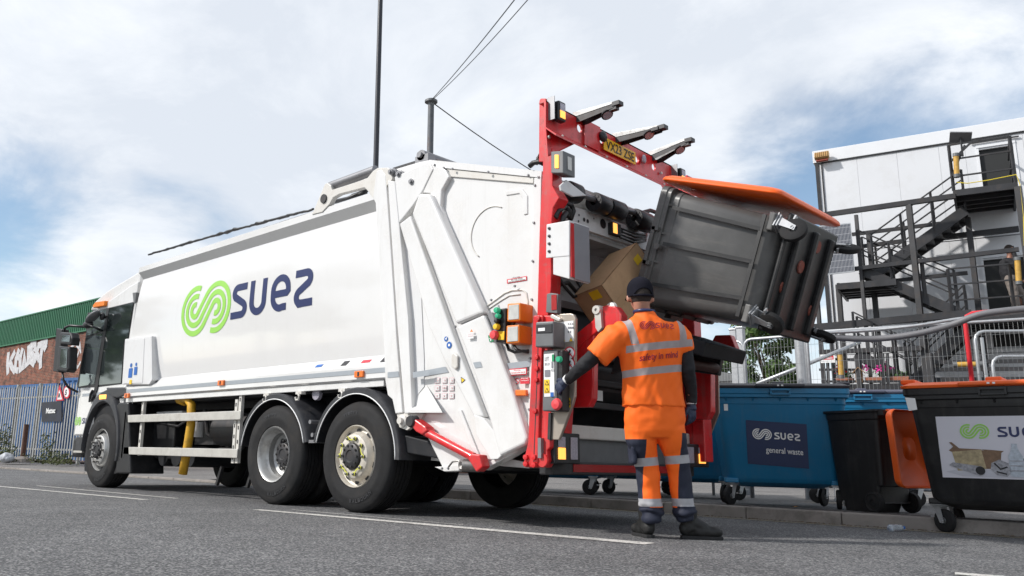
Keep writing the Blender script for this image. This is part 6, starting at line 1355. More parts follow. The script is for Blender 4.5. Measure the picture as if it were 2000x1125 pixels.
# stair tower
st_ = thing('steel_staircase', 'black steel external staircase and landings in front of the white building', 'staircase', bf(0, 1.8, 0))
OF = 1.8
def sb(name, lst, w=.09, off=OF, mt='frameblk'):
    b = MB()
    for a, c, d, e in lst: b.bar(bp(a, c, off), bp(d, e, off), w)
    return b.build(name, mt, st_)
sb('frame_beam', [(1580, 424, 1866, 383)], .11); sb('frame_beam', [(1662, 526, 1990, 487)], .09); sb('frame_beam', [(1588, 640, 1898, 612)], .15)
sb('frame_beam', [(1664, 458, 1850, 435)], .08, .9); sb('frame_beam', [(1664, 484, 1770, 470)], .09, .9); sb('frame_beam', [(1740, 549, 1890, 533)], .08, .9)
sb('frame_beam', [(1790, 470, 1990, 447)], .12, .4)
for k in (0,):
    b = MB(); p = bp(1588, 640, OF); zb0 = p.z
def post(px, py, w=.13, off=OF, ztop=None):
    p = bp(px, py, off); b = MB(); b.bx((p.x-w/2, p.y-w/2, .1), (p.x+w/2, p.y+w/2, p.z)); return b.build('frame_post', 'frameblk', st_)
post(1775, 400, .11); post(1584, 424, .08); post(1890, 425, .10, .9); post(1988, 365, .12); post(1697, 458, .10, .9); post(1637, 556, .10, 1.2)
post(1672, 420, .07); post(1675, 700, .1, 2.2); post(1815, 690, .1, 2.2)
# landings
def landing(s0, s1, o0, o1, z, name='landing'):
    b = MB(); bbox(b, s0, s1, o0, o1, z-.04, z); lo_ = b.build(name, 'darksteel', st_)
    b = MB(); bbox(b, s0, s1, o1-.03, o1+.02, z-.12, z+.02); bbox(b, s0, s0+.05, o0, o1-.03, z-.16, z+.04); bbox(b, s1-.05, s1, o0, o1-.03, z-.16, z+.04)
    for k in range(4): o_ = o0+.2+(o1-o0-.3)*k/4; bbox(b, s0+.05, s1-.05, o_, o_+.06, z-.14, z-.042)
    b.build('landing_joists', 'frameblk', lo_)
landing(-.74, .42, .02, OF, 6.60); landing(-3.2, -2.0, .3, OF, 4.72); landing(-1.05, 2.4, .02, OF, 3.80, 'gallery_floor'); landing(-3.7, -1.1, .5, OF+.4, 2.35, 'lower_deck'); landing(1.2, 6, .02, OF, 3.80, 'gallery_floor')
def rail_run(s0, s1, off, z, hts=(.5, 1.0), posts=3, mt='frameblk'):
    b = MB()
    for h in hts: b.bar(bf(s0, off, z+h), bf(s1, off, z+h), .032)
    for k in range(posts): s_ = s0+(s1-s0)*k/(posts-1); b.bar(bf(s_, off, z), bf(s_, off, z+max(hts)), .05)
    b.build('guard_rail', mt, st_)
rail_run(-.72, .40, OF-.02, 6.62, (.32, .72, 1.06), 2); rail_run(-1.0, 2.3, OF-.05, 3.82, (.35, .70, 1.05), 4)
b = MB()
for h in (.32, .72, 1.06): b.bar(bf(.40, OF, 6.6+h), bf(.40, .1, 6.6+h), .045); b.bar(bf(-.72, OF, 6.6+h), bf(-.72, .9, 6.6+h), .045)
b.bar(bf(-.72, OF, 6.95), bf(-.42, OF, 7.62), .04); b.bar(bf(-.7, OF, 7.3), bf(-.3, OF, 7.66), .04); b.build('guard_rail', 'frameblk', st_)
def flight(pa, pb_, off0, off1, n, rails=(.5, .95)):
    """stair flight between two measured points of its outer stringer"""
    A = bp(*pa, off1); B_ = bp(*pb_, off1); sh_ = BN*(off0-off1); b = MB(); d = (B_-A).normalized(); nn = Vector((0, 0, 1))
    for o_ in (Vector(), sh_): b.bar(A+o_, B_+o_, .03, .22)
    for k in range(n):
        c = A+(B_-A)*((k+.5)/n)
        b.rings([[c+BS*.11, c-BS*.11, c-BS*.11+sh_, c+BS*.11+sh_], [c+BS*.11-nn*.035, c-BS*.11-nn*.035, c-BS*.11+sh_-nn*.035, c+BS*.11+sh_-nn*.035]])
    o = b.build('stair_flight', 'frameblk', st_); b = MB()
    for o_ in (Vector(), sh_):
        for h in rails: b.bar(A+o_+nn*h, B_+o_+nn*h, .03)
        for k in range(4): c = A+o_+(B_-A)*k/3; b.bar(c, c+nn*max(rails), .04)
    b.build('stair_rail', 'frameblk', o)
flight((1708, 536), (1886, 410), .5, 1.3, 11); flight((1682, 527), (1872, 611), 1.0, 1.7, 10); flight((1775, 752), (1892, 640), .6, 1.4, 9); flight((1672, 690), (1790, 752), 1.2, 1.9, 7)
sb('lower_rail', [(1600, 688, 1800, 680)], .10, 1.9); sb('lower_rail', [(1600, 700, 1680, 704), (1600, 722, 1680, 722), (1604, 745, 1790, 745)], .05, 2.2)
for px in (1616, 1680, 1724, 1733): sb('lower_post', [(px, 690, px+2, 750)], .06, 2.2)
sb('lower_rail', [(1815, 708, 2010, 705), (1820, 722, 2010, 720)], .08, 1.6); sb('lower_rail', [(1820, 742, 2010, 741)], .10, 1.6)
# solar panel
M['pv'] = None
m = D.materials.new('solar_cells'); m.use_nodes = True; t = m.node_tree; bs = t.nodes['Principled BSDF']; bs.inputs['Roughness'].default_value = .15
br = t.nodes.new('ShaderNodeTexBrick'); br.offset = 0; br.inputs['Scale'].default_value = 1; br.inputs['Mortar Size'].default_value = .0035; br.inputs['Brick Width'].default_value = .026; br.inputs['Row Height'].default_value = .155; br.inputs['Color1'].default_value = (.03, .035, .05, 1); br.inputs['Color2'].default_value = (.035, .04, .055, 1); br.inputs['Mortar'].default_value = (.45, .45, .47, 1)
tc = t.nodes.new('ShaderNodeTexCoord'); mp = t.nodes.new('ShaderNodeMapping'); mp.inputs['Rotation'].default_value = (R(-90), 0, R(-12.3)); mp.vector_type = 'TEXTURE'; t.links.new(tc.outputs['Object'], mp.inputs[0]); t.links.new(mp.outputs[0], br.inputs['Vector']); t.links.new(br.outputs['Color'], bs.inputs['Base Color']); M['pv'] = m
q = [bp(1600, 441, 2.0), bp(1661, 435, 2.0), bp(1662, 531, 2.0), bp(1604, 538, 2.0)]; q[2].x, q[2].y = q[1].x, q[1].y; q[3].x, q[3].y = q[0].x, q[0].y
sp_ = thing('solar_panel', 'upright solar panel hung on the left end of the steel staircase', 'solar panel', q[3])
b = MB(); b.prism(q, -BN*.035); b.build('panel_frame', 'galv', sp_)
c0 = sum(q, Vector())/4; b = MB(); b.add([c0+(p-c0)*.955+BN*.004 for p in q], [(0, 1, 2, 3)]); b.build('cell_array', 'pv', sp_)
# satellite dish, floodlight, tube lights
c = bp(1876, 268, 1.8); dsh_ = thing('satellite_antenna', 'flat grey rectangular antenna on a post above the top landing', 'antenna', c-Vector((0, 0, .3)))
E = Matrix.Rotation(R(20), 3, 'Z') @ Matrix.Rotation(R(-24), 3, 'X') @ Matrix.Rotation(R(12), 3, 'Y')
b = MB(); b.box(c, (.42, .34, .03), E); b.build('antenna_plate', 'greymetal', dsh_, bevel=.01); b = MB(); b.tube([c, c-Vector((0, 0, .45))], .02, 8); b.build('antenna_post', 'frameblk', dsh_)
c = bp(1605, 304, .2); fl = thing('floodlight', 'tan floodlight fixed at the top left corner of the white building', 'floodlight', c)
E = Matrix.Rotation(R(12), 3, 'Z') @ Matrix.Rotation(R(-25), 3, 'X'); M['tan'] = mat('tan_plastic', (.45, .27, .10), .5, 0, .2, 20)
b = MB(); b.box(c, (.34, .12, .17), E)
for k in range(7): b.box(c+E @ Vector((-.14+k*.046, -.07, .0)), (.012, .03, .15), E)
b.build('lamp_body', 'tan', fl, bevel=.01); b = MB(); b.box(c-Vector((0, 0, .13)), (.28, .06, .04), E); b.build('lamp_bracket', mat('rust_red', (.3, .06, .04), .6), fl)
M['gold'] = mat('amber_tube_plastic', (.55, .32, .06), .35, 0, .25, 15)
def tube_light(pa, pb_, off, label):
    A = bp(*pa, off); B_ = bp(*pb_, off); th = thing('tube_light', label, 'work light', A, 0, 'yellow tube work lights on the stairs'); b = MB(); b.tube([A, B_], .055, 12); b.build('tube', 'gold', th, autos=40)
    b = MB(); d = (B_-A).normalized(); b.tube([A-d*.04, A+d*.03], .065, 12); b.build('end_cap', 'greybox', th); b = MB(); b.tube([B_-d*.03, B_+d*.04], .065, 12); b.build('end_cap', 'greybox', th)
tube_light((1867, 303), (1869, 343), 1.86, 'upright yellow tube light on the rail of the top landing'); tube_light((1987, 506), (1990, 552), 1.86, 'upright yellow tube light beside the man on the gallery'); tube_light((1866, 712), (1916, 711), 1.95, 'horizontal yellow tube light low on the staircase'); tube_light((1641, 690), (1643, 735), 2.35, 'upright yellow tube light beside the small red and white notice')
b = MB(); b.tube([bp(x, y, 1.86) for x, y in ((1868, 356), (1890, 358), (1930, 352), (1985, 341), (1992, 360), (1999, 420), (2001, 480))], .010, 6); tag(b.build('yellow_cable', mat('yellow_cable', (.7, .55, .03), .5), None, origin=bp(1868, 356, 1.86)), 'yellow cable strung along the rail of the top landing', 'cable')
# small notice
A = bp(1603, 709, 2.3); f = frame(A, BS, (0, 0, 1)); b = MB(); rect(b, f, 0, 0, .30, .19); b.prism([f(0, 0, -.006), f(.3, 0, -.006), f(.3, .19, -.006), f(0, .19, -.006)], -BN*.006)
ns = thing('notice_board', 'small white notice with red panel on the lower stair rail', 'sign', A); b.build('board', 'whiteink', ns); b = MB(); rect(b, f, .05, .07, .27, .16, .003); b.build('red_panel', 'redink', ns); b = MB(); text(b, f, 'Portakabin', .07, .085, .18, .045, .006); b.build('lettering', 'whiteink', ns, fix=False)
# planters and bird house on the deck
M['terracotta'] = mat('terracotta', (.36, .13, .07), .7, 0, .2, 8); M['leafg'] = mat('plant_leaf', (.05, .11, .025), .6, 0, .4, 12); M['magenta'] = mat('pink_petal', (.75, .03, .32), .5); M['redpetal'] = mat('red_petal', (.6, .02, .02), .5); M['timber'] = mat('pale_timber', (.30, .17, .08), .7, 0, .3, 9)
def planter(pa, pb_, off, label, petal, spots):
    A = bp(*pa, off); B_ = bp(pb_[0], pb_[1], off); A.z = B_.z = 2.40; th = thing('planter_trough', label, 'planter', A); d = (B_-A); b = MB()
    rs = [[A+BN*(-.07*k)+Vector((0, 0, 0)), B_+BN*(-.07*k), B_+BN*.07*k, A+BN*.07*k] for k in (1,)]
    b.rings([rs[0], [p+Vector((0, 0, .12))+(p-(A+B_)/2).normalized()*.02 for p in rs[0]]]); b.build('trough', 'terracotta', th, bevel=.01)
    b = MB(); fl_ = MB()
    for k in range(150):
        t_ = random.random(); c = A+d*t_+Vector((random.uniform(-.05, .05), random.uniform(-.05, .05), .12+random.random()*.14)); r_ = random.uniform(.015, .035); nrm = Vector((random.gauss(0, 1), random.gauss(0, 1), random.gauss(0, 1))).normalized(); u_ = nrm.orthogonal().normalized()*r_; v_ = nrm.cross(u_).normalized()*r_; b.add([c-u_, c+v_*.6, c+u_, c-v_*.6], [(0, 1, 2, 3)])
    for (t_, h, n_) in spots:
        for k in range(n_):
            c = A+d*t_+Vector((random.gauss(0, .07), random.gauss(0, .05), h+random.gauss(0, .04))); r_ = random.uniform(.02, .035); nrm = (BN+Vector((random.gauss(0, .6), random.gauss(0, .6), random.gauss(0, .6)))).normalized(); u_ = nrm.orthogonal().normalized()*r_; v_ = nrm.cross(u_).normalized()*r_
            fl_.add([c+u_*math.cos(q_)+v_*math.sin(q_) for q_ in [k2*1.2566 for k2 in range(5)]], [(0, 1, 2, 3, 4)])
    b.build('leaves', 'leafg', th); fl_.build('flowers', petal, th)
planter((1692, 748), (1775, 745), 2.1, 'long terracotta trough of pink flowers behind the mesh fence', 'magenta', ((.0, .34, 24), (.45, .32, 40)))
planter((1635, 748), (1667, 747), 2.1, 'short terracotta trough with red flowers left of the bird house', 'redpetal', ((.25, .3, 16),))
c = bp(1680, 748, 2.1); c.z = 2.40; bh = thing('bird_house', 'pale wooden bird house between the two flower troughs', 'bird house', c)
b = MB(); b.prism([c+BS*x+Vector((0, 0, z)) for x, z in ((-.07, 0), (.07, 0), (.07, .24), (0, .31), (-.07, .24))], BN*.13); b.build('house_walls', 'timber', bh, bevel=.004)
b = MB(); 
for s_ in (-1, 1): b.bar(c+BS*s_*.10+Vector((0, 0, .215))+BN*-.02, c+Vector((0, 0, .33))+BN*-.02, .012, .2, up=BN) if False else b.prism([c+BS*s_*.11+Vector((0, 0, .21))-BN*.03, c+Vector((0, 0, .325))-BN*.03, c+Vector((0, 0, .345))-BN*.03, c+BS*s_*.125+Vector((0, 0, .222))-BN*.03], BN*.2)
b.build('roof', 'timber', bh); b = MB(); disc(b, frame(c+BN*.133+Vector((0, 0, .17)), BS, (0, 0, 1)), 0, 0, .025); b.build('entrance_hole', 'ink', bh)
# man on the phone
c = bf(.16, .75, 3.83); mp_ = thing('person', 'bearded man in dark jacket and grey trousers on the phone at the first floor doorway', 'person', c)
def pw(x, y, z): return c+BS*x+BN*y+Vector((0, 0, z))
k_ = .93
b = MB(); hd2 = pw(.02, 0, 1.66*k_); b.ball(hd2, (.085, .075, .115), 10); b.ball(hd2+BS*.085-Vector((0, 0, .02)), .02, 6); limb(b, [(hd2-Vector((0, 0, .06)), .055), (pw(-.02, 0, 1.40*k_), .06)])
limb(b, [(pw(-.05, 0, 1.3*k_), .12), (pw(-.03, 0, .95*k_), .13)]); limb(b, [(pw(-.03, .09, .9*k_), .07), (pw(.02, .12, .08), .05)]); limb(b, [(pw(.0, -.09, .9*k_), .07), (pw(.22, -.1, .08), .05)])
hnd = hd2+BS*.07+BN*.09-Vector((0, 0, .02)); limb(b, [(pw(-.03, .17, 1.34*k_), .045), (pw(.1, .26, 1.12*k_), .04), (hnd-Vector((0, 0, .06)), .03)])
b.ball(hnd, (.035, .025, .05), 8)
for q_ in range(4): b.tube([hnd+Vector((0, 0, .02*q_-.03)), hnd+BS*.03+BN*.0+Vector((0, 0, .025*q_-.02))], .01, 6)
limb(b, [(pw(-.02, -.18, 1.34*k_), .045), (pw(.05, -.2, 1.05*k_), .04), (pw(.18, -.12, .92*k_), .03)]); b.ball(pw(.22, -.12, .90*k_), (.05, .03, .03), 8)
smoothed(b, .014, 3).build('body', 'skin', mp_, smooth=True, fix=False)
b = MB(); b.ball(hd2+Vector((0, 0, .03))-BS*.012, (.092, .083, .105), 10); q = MB(); q.v = b.v; q.f = [f_ for f_ in b.f if all((b.v[i]-hd2).dot(BS) < .03 or b.v[i].z > hd2.z+.06 for i in f_)]; q.mi = [0]*len(q.f); q.build('hair', 'hair', mp_, smooth=True)
b = MB(); b.ball(hd2+BS*.035-Vector((0, 0, .07)), (.06, .06, .05), 8); b.build('beard', 'hair', mp_, smooth=True)
b = MB(); limb(b, [(pw(-.05, 0, 1.32*k_), .165), (pw(-.06, 0, 1.15*k_), .165), (pw(-.04, 0, .92*k_), .15)]); limb(b, [(pw(-.03, .17, 1.36*k_), .075), (pw(.1, .27, 1.12*k_), .062), (hnd-Vector((0, 0, .09))+BN*.02, .045)]); limb(b, [(pw(-.02, -.18, 1.36*k_), .07), (pw(.05, -.2, 1.05*k_), .06), (pw(.15, -.13, .93*k_), .045)]); b.tube([pw(-.05, 0, 1.36*k_), pw(-.03, 0, 1.47*k_)], [.09, .075], 12)
smoothed(b, .014, 3, lambda v: .008*noise.noise(v*14)).build('jacket', 'blackcloth', mp_, smooth=True, fix=False)
b = MB(); limb(b, [(pw(-.04, .08, .95*k_), .115), (pw(.0, .1, .5*k_), .085), (pw(.0, .12, .08), .075)]); limb(b, [(pw(-.02, -.08, .95*k_), .115), (pw(.16, -.1, .5*k_), .085), (pw(.22, -.1, .08), .075)])
smoothed(b, .014, 3, lambda v: .008*noise.noise(v*16)).build('trousers', mat('grey_trousers', (.20, .17, .15), .8, 0, .15, 12), mp_, smooth=True, fix=False)
for o_ in (pw(.02, .12, 0), pw(.24, -.1, 0)): b = MB(); b.ball(o_+BS*.05+Vector((0, 0, .045)), (.14, .05, .05), 8, Matrix((BS, BN, Vector((0, 0, 1)))).transposed()); b.build('shoe', 'whiteink', mp_, smooth=True)
b = MB(); b.box(hnd+BN*.02+Vector((0, 0, .02)), (.02, .012, .14)); tag(b.build('phone', 'ink', mp_), 'x', 'x'); 
for o_ in mp_.children:
    if o_.name.startswith('phone'):
        del o_['label']; del o_['category']
# =================================================================== MESH FENCE, BARRIERS, HOSES
M['wire'] = mat('galvanised_wire', (.33, .34, .34), .45, .5)
def fpt(px, depth, z): P = gp(px, depth, 0); return Vector((P.x, P.y, z))
def mesh_panel(P0, P1, z0, z1, label):
    P0 = Vector((P0.x, P0.y, 0)); P1 = Vector((P1.x, P1.y, 0)); d = (P1-P0).normalized(); L_ = (P1-P0).length; Z = Vector((0, 0, 1))
    th = thing('mesh_fence_panel', label, 'fence', (P0.x, P0.y, .11), 0, 'mesh fence panels behind the bins')
    b = MB(); r_ = .10; pts = [P0+Z*.11, P0+Z*(z1-r_)]+[P0+d*(r_-r_*math.cos(R(a)))+Z*(z1-r_+r_*math.sin(R(a))) for a in (30, 60, 90)]+[P1-d*(r_-r_*math.cos(R(a)))+Z*(z1-r_+r_*math.sin(R(a))) for a in (90, 60, 30)]+[P1+Z*(z1-r_), P1+Z*.11]
    b.tube(pts, .021, 8); b.tube([P0+Z*(z0+.15), P1+Z*(z0+.15)], .018, 8); b.build('tube_frame', 'galv', th, smooth=True)
    b = MB(); n = int(L_/.045)
    for k in range(1, n):
        p = P0+d*L_*k/n; w_ = noise.noise(Vector((k*.5, P0.x, 0)))*.01; b.tube([p+Z*(z0+.15), p+d*w_+Z*((z0+z1)/2), p+Z*z1], .0017, 3, cap=False)
    k = z0+.35
    while k < z1: b.tube([P0+Z*k, P1+Z*k], .0024, 3, cap=False); k += .23
    b.build('wire_mesh', 'wire', th)
mesh_panel(fpt(1395, 12.0, 0), fpt(1470, 11.5, 0), .15, 2.25, 'mesh fence panel at the far left, next to the grey posts')
mesh_panel(fpt(1472, 11.4, 0), fpt(1597, 10.85, 0), .15, 2.25, 'mesh fence panel in front of the bushy tree')
mesh_panel(fpt(1601, 10.75, 0), fpt(2140, 9.15, 0), .15, 2.27, 'long mesh fence panel in front of the flower troughs and staircase')
P = fpt(1586, 11.5, 0); b = MB(); b.tube([(P.x, P.y, .1), (P.x, P.y, 2.35)], .075, 14); tag(b.build('steel_post', 'galv', None, origin=P, autos=40), 'thick round grey steel post where two mesh panels meet', 'post')
for px, dd, lb_ in ((1452, 12.8, 'pale square gate post left of the tree, nearer the bins'), (1466, 12.6, 'pale square gate post left of the tree, touching the mesh')):
    P = fpt(px, dd, 0); b = MB(); b.bx((P.x-.05, P.y-.05, .1), (P.x+.05, P.y+.05, 2.6)); b.bx((P.x-.06, P.y-.06, 2.6), (P.x+.06, P.y+.06, 2.63)); tag(b.build('gate_post', 'galv', None, origin=P, bevel=.006), lb_, 'post', 'pale gate posts')
# low shed beyond
P = fpt(1415, 24, 0); b = MB(); b.bx((P.x-3, P.y, .1), (P.x+.6, P.y+3, 2.9)); sd = thing('shed', 'low pale shed behind the far left mesh panel', 'shed', P); b.build('shed_walls', 'cladding', sd); b = MB(); b.prism([(P.x-3.2, P.y-.2, 2.9), (P.x+.8, P.y-.2, 2.9), (P.x+.8, P.y-.2, 3.0), (P.x-1.2, P.y-.2, 3.5), (P.x-3.2, P.y-.2, 3.0)], (0, 3.4, 0)); b.build('shed_roof', 'greybox', sd)
# slanting scaffold pole behind the fence
b = MB(); b.tube([dp(1478, 750, 13.5), dp(1585, 708, 13.5), dp(1680, 668, 13.5)], .03, 8); tag(b.build('scaffold_pole', 'galv', None, origin=dp(1478, 750, 13.5), smooth=True), 'slanting scaffold pole behind the mesh in front of the tree', 'pole')
# hoses draped along the top of the fence
def hose_(pts, r_, label, mt):
    P = [dp(*q) for q in pts]; Q = []
    for i in range(len(P)-1):
        p0, p1, p2, p3 = P[max(i-1, 0)], P[i], P[i+1], P[min(i+2, len(P)-1)]
        for k in range(6):
            t_ = k/6; Q.append(.5*((2*p1)+(p2-p0)*t_+(2*p0-5*p1+4*p2-p3)*t_*t_+(3*p1-p0-3*p2+p3)*t_**3))
    Q.append(P[-1]); b = MB(); b.tube(Q, r_, 12); tag(b.build('flexible_hose', mt, None, origin=P[0], smooth=True), label, 'hose', 'grey hoses draped on the mesh fence')
M['greyhose'] = mat('grey_hose', (.16, .16, .17), .55, 0, .15, 6)
hose_(((1592, 657, 10.6), (1700, 662, 10.4), (1790, 652, 10.1), (1860, 634, 9.9), (1925, 612, 9.7), (2060, 598, 9.4)), .038, 'thick grey hose rising over the fence top to the right edge', 'greyhose')
hose_(((1590, 651, 10.6), (1690, 646, 10.4), (1790, 636, 10.1), (1880, 622, 9.9), (2050, 604, 9.5)), .020, 'thinner grey hose lying just above the thick one on the fence', 'galv')
# red barrier
A = [dp(1886, 760, 10.2), dp(1885, 628, 10.2), dp(1888, 618, 10.2), dp(1899, 612, 10.2), dp(2060, 592, 9.9), dp(2062, 760, 9.9)]; A[0].z = .3; A[-1].z = .3; A[0].x, A[0].y = A[1].x, A[1].y; A[-1].x, A[-1].y = A[-2].x, A[-2].y
rb_ = thing('safety_barrier', 'tall red tubular barrier frame behind the orange lidded bin', 'barrier', (A[0].x, A[0].y, .11)); M['redbar'] = mat('red_barrier_paint', (.62, .02, .03), .4)
b = MB(); b.tube(A, .026, 10); b.build('frame', 'redbar', rb_, smooth=True); b = MB(); b.tube([A[0], A[0]-Vector((0, 0, .19))], .026, 8); b.build('foot', 'redbar', rb_)
b = MB(); b.tube([A[-1], A[-1]-Vector((0, 0, .19))], .026, 8); b.build('foot', 'redbar', rb_)
def hoop(px0, px1, dd, ztop, label):
    P0 = fpt(px0, dd, 0); P1 = fpt(px1, dd-.3, 0); Z = Vector((0, 0, 1)); d = (P1-P0).normalized(); r_ = .12; th = thing('crowd_barrier', label, 'barrier', (P0.x, P0.y, .11), 0, 'grey tubular barriers')
    b = MB(); b.tube([P0+Z*.11, P0+Z*(ztop-r_)]+[P0+d*(r_-r_*math.cos(R(a)))+Z*(ztop-r_+r_*math.sin(R(a))) for a in (30, 60, 90)]+[P1-d*(r_-r_*math.cos(R(a)))+Z*(ztop-r_+r_*math.sin(R(a))) for a in (90, 60, 30)]+[P1+Z*(ztop-r_), P1+Z*.11], .022, 8); b.build('hoop_frame', 'galv', th, smooth=True)
    for z_ in (ztop*.45, ztop*.7): b = MB(); b.tube([P0+Z*z_, P1+Z*z_], .015, 8); b.build('cross_bar', 'galv', th)
hoop(1944, 2150, 11.4, 2.45, 'grey tubular barrier, taller one behind the red frame'); hoop(1974, 2200, 11.0, 2.05, 'grey tubular barrier with rounded corner, lower one at the right edge')
P_ = fpt(1958, 11.3, 0); b = MB(); b.tube([(P_.x, P_.y, .11), (P_.x, P_.y, 2.35)], .022, 8); tag(b.build('scaffold_tube', 'galv', None, origin=P_), 'upright grey tube beside the taller barrier', 'pole')
# tree beyond the fence
def leaf_crown(mb, c, rad, n, ls, seed):
    rnd = random.Random(seed); cl = []
    for k in range(26):
        a = rnd.uniform(0, 6.28); e = rnd.uniform(-.7, 1.0); rr_ = rnd.uniform(.3, .95); cl.append((Vector((math.cos(a)*rr_*rad[0]*math.sqrt(max(.05, 1-e*e*.8)), math.sin(a)*rr_*rad[1], e*rad[2])), rnd.uniform(.22, .42)*rad[0]))
    for i in range(n):
        cc_, cr_ = cl[rnd.randrange(len(cl))]; v = Vector((rnd.gauss(0, 1), rnd.gauss(0, 1), rnd.gauss(0, 1))).normalized()*cr_*rnd.uniform(.55, 1.05)
        p = c+cc_+v; nrm = (v.normalized()+Vector((rnd.gauss(0, .5), rnd.gauss(0, .5), rnd.gauss(0, .5)))).normalized(); u_ = nrm.orthogonal().normalized(); u_ = Matrix.Rotation(rnd.uniform(0, 6.28), 3, nrm) @ u_; v_ = nrm.cross(u_); s_ = ls*rnd.uniform(.6, 1.3)
        mb.add([p-u_*s_, p+v_*s_*.5+nrm*s_*.1, p+u_*s_, p-v_*s_*.5+nrm*s_*.1], [(0, 1, 2, 3)])
    return cl
m = D.materials.new('tree_leaves'); m.use_nodes = True; t = m.node_tree; bs = t.nodes['Principled BSDF']; bs.inputs['Roughness'].default_value = .5
gi = t.nodes.new('ShaderNodeNewGeometry'); r_ = t.nodes.new('ShaderNodeValToRGB'); r_.color_ramp.elements[0].color = (.02, .05, .012, 1); r_.color_ramp.elements[1].color = (.10, .17, .035, 1); t.links.new(gi.outputs['Random Per Island'], r_.inputs[0]); t.links.new(r_.outputs[0], bs.inputs['Base Color']); bs.inputs['Transmission Weight'].default_value = 0; M['leaves'] = m
M['bark'] = mat('bark', (.10, .075, .05), .9, 0, .4, 10, bump=.6, bscale=30)
def tree(px, depth, ztop, rad, label, seed, n=5200, ls=.07):
    P = fpt(px, depth, 0); c = Vector((P.x, P.y, ztop-rad[2])); th = thing('tree', label, 'tree', (P.x, P.y, .1)); b = MB(); cl = leaf_crown(b, c, rad, n, ls, seed); b.build('crown', 'leaves', th, fix=False)
    b = MB(); b.tube([(P.x, P.y, .1), (P.x+.05, P.y, c.z*.5), (P.x, P.y, c.z)], [.16, .12, .07], 10)
    for cc_, _ in cl[:12]: b.tube([Vector((P.x, P.y, c.z-.4*rad[2])), c+cc_*.5+Vector((0, 0, -.1)), c+cc_], [.05, .03, .01], 6)
    b.build('trunk', 'bark', th, smooth=True)
tree(1518, 21, 4.05, (.95, .95, 1.3), 'dark green bushy tree behind the mesh fence', 3)
tree(1432, 26, 3.9, (1.0, 1.0, 1.0), 'smaller yellow green tree above the shed behind the gate posts', 5, 3000)
for i, (x_, y_, h_) in enumerate(((-15, -10, 7.5), (-21, -13, 9), (-10, -17, 8), (-27, -9, 8))):
    c_ = Vector((x_, y_, h_-2.6)); th = thing('tree', 'tall roadside tree on the near side of the road, %s' % ('nearest to the cab', 'second from the cab', 'opposite the middle of the truck', 'farthest up the road')[i], 'tree', (x_, y_, .0)); b = MB(); leaf_crown(b, c_, (2.3, 2.3, 2.6), 1800, .22, 20+i); b.build('crown', 'leaves', th, fix=False)
    b = MB(); b.tube([(x_, y_, 0), (x_+.1, y_, h_*.4), (x_, y_, h_-2.5)], [.2, .15, .08], 8); b.build('trunk', 'bark', th, smooth=True)
# =================================================================== LEFT BACKGROUND
M['greenclad'] = mat('green_profiled_cladding', (0.012, 0.13, 0.055), .5, 0, .12, 1, dirt=((.05, .12, .07), .4, 2))
M['bluecont'] = mat('blue_container_paint', (0.03, 0.125, 0.32), .5, 0, .2, 1.5, dirt=((.12, .16, .22), .5, 3))
M['palisade'] = mat('galvanised_palisade', (0.36, 0.37, 0.37), .5, .3, .2, 5, dirt=((.2, .15, .1), .4, 7))
m = D.materials.new('red_brown_brick'); m.use_nodes = True; t = m.node_tree; bs = t.nodes['Principled BSDF']; bs.inputs['Roughness'].default_value = .9
tc = t.nodes.new('ShaderNodeTexCoord'); mp = t.nodes.new('ShaderNodeMapping'); mp.inputs['Rotation'].default_value = (R(-90), 0, 0); mp.vector_type = 'TEXTURE'; br = t.nodes.new('ShaderNodeTexBrick'); br.inputs['Scale'].default_value = 1; br.inputs['Brick Width'].default_value = .225; br.inputs['Row Height'].default_value = .075; br.inputs['Mortar Size'].default_value = .006
br.inputs['Color1'].default_value = (.20, .06, .035, 1); br.inputs['Color2'].default_value = (.10, .045, .032, 1); br.inputs['Mortar'].default_value = (.22, .19, .16, 1); nz = t.nodes.new('ShaderNodeTexNoise'); nz.inputs['Scale'].default_value = 2.5; nz.inputs['Detail'].default_value = 10; t.links.new(tc.outputs['Object'], nz.inputs['Vector']); mm = t.nodes.new('ShaderNodeMixRGB'); mm.blend_type = 'MULTIPLY'; mm.inputs[0].default_value = .8; rr2 = t.nodes.new('ShaderNodeValToRGB'); rr2.color_ramp.elements[0].position = .35; rr2.color_ramp.elements[0].color = (.45, .42, .4, 1); rr2.color_ramp.elements[1].position = .65; rr2.color_ramp.elements[1].color = (1.6, 1.4, 1.2, 1); t.links.new(nz.outputs['Fac'], rr2.inputs[0]); t.links.new(tc.outputs['Object'], mp.inputs[0]); t.links.new(mp.outputs[0], br.inputs['Vector']); t.links.new(br.outputs['Color'], mm.inputs[1]); t.links.new(rr2.outputs[0], mm.inputs[2]); t.links.new(mm.outputs[0], bs.inputs['Base Color']); M['brick'] = m
wA = dp(0, 740, 44); wB = dp(172, 735, 37.0); wA.z = wB.z = 0; wd_ = (wB-wA).normalized(); wn = Vector((wd_.y, -wd_.x, 0))       # towards the road
ang_ = math.atan2(wd_.y, wd_.x); wh_ = thing('warehouse', 'brick warehouse with dark green profiled cladding and white graffiti', 'building', (wA.x, wA.y, 0), ang_)
def wf(s, z, o=0.0): return wA+wd_*s+wn*o+Vector((0, 0, z))
SL, SR = -14, 26
b = MB(); b.rings([[wf(SL, 0), wf(SR, 0), wf(SR, 0, -15), wf(SL, 0, -15)], [wf(SL, 5.85), wf(SR, 5.85), wf(SR, 5.85, -15), wf(SL, 5.85, -15)]]); brk = b.build('brick_wall', 'brick', wh_)
b = MB(); n = int((SR-SL)/.2); prof_ = []
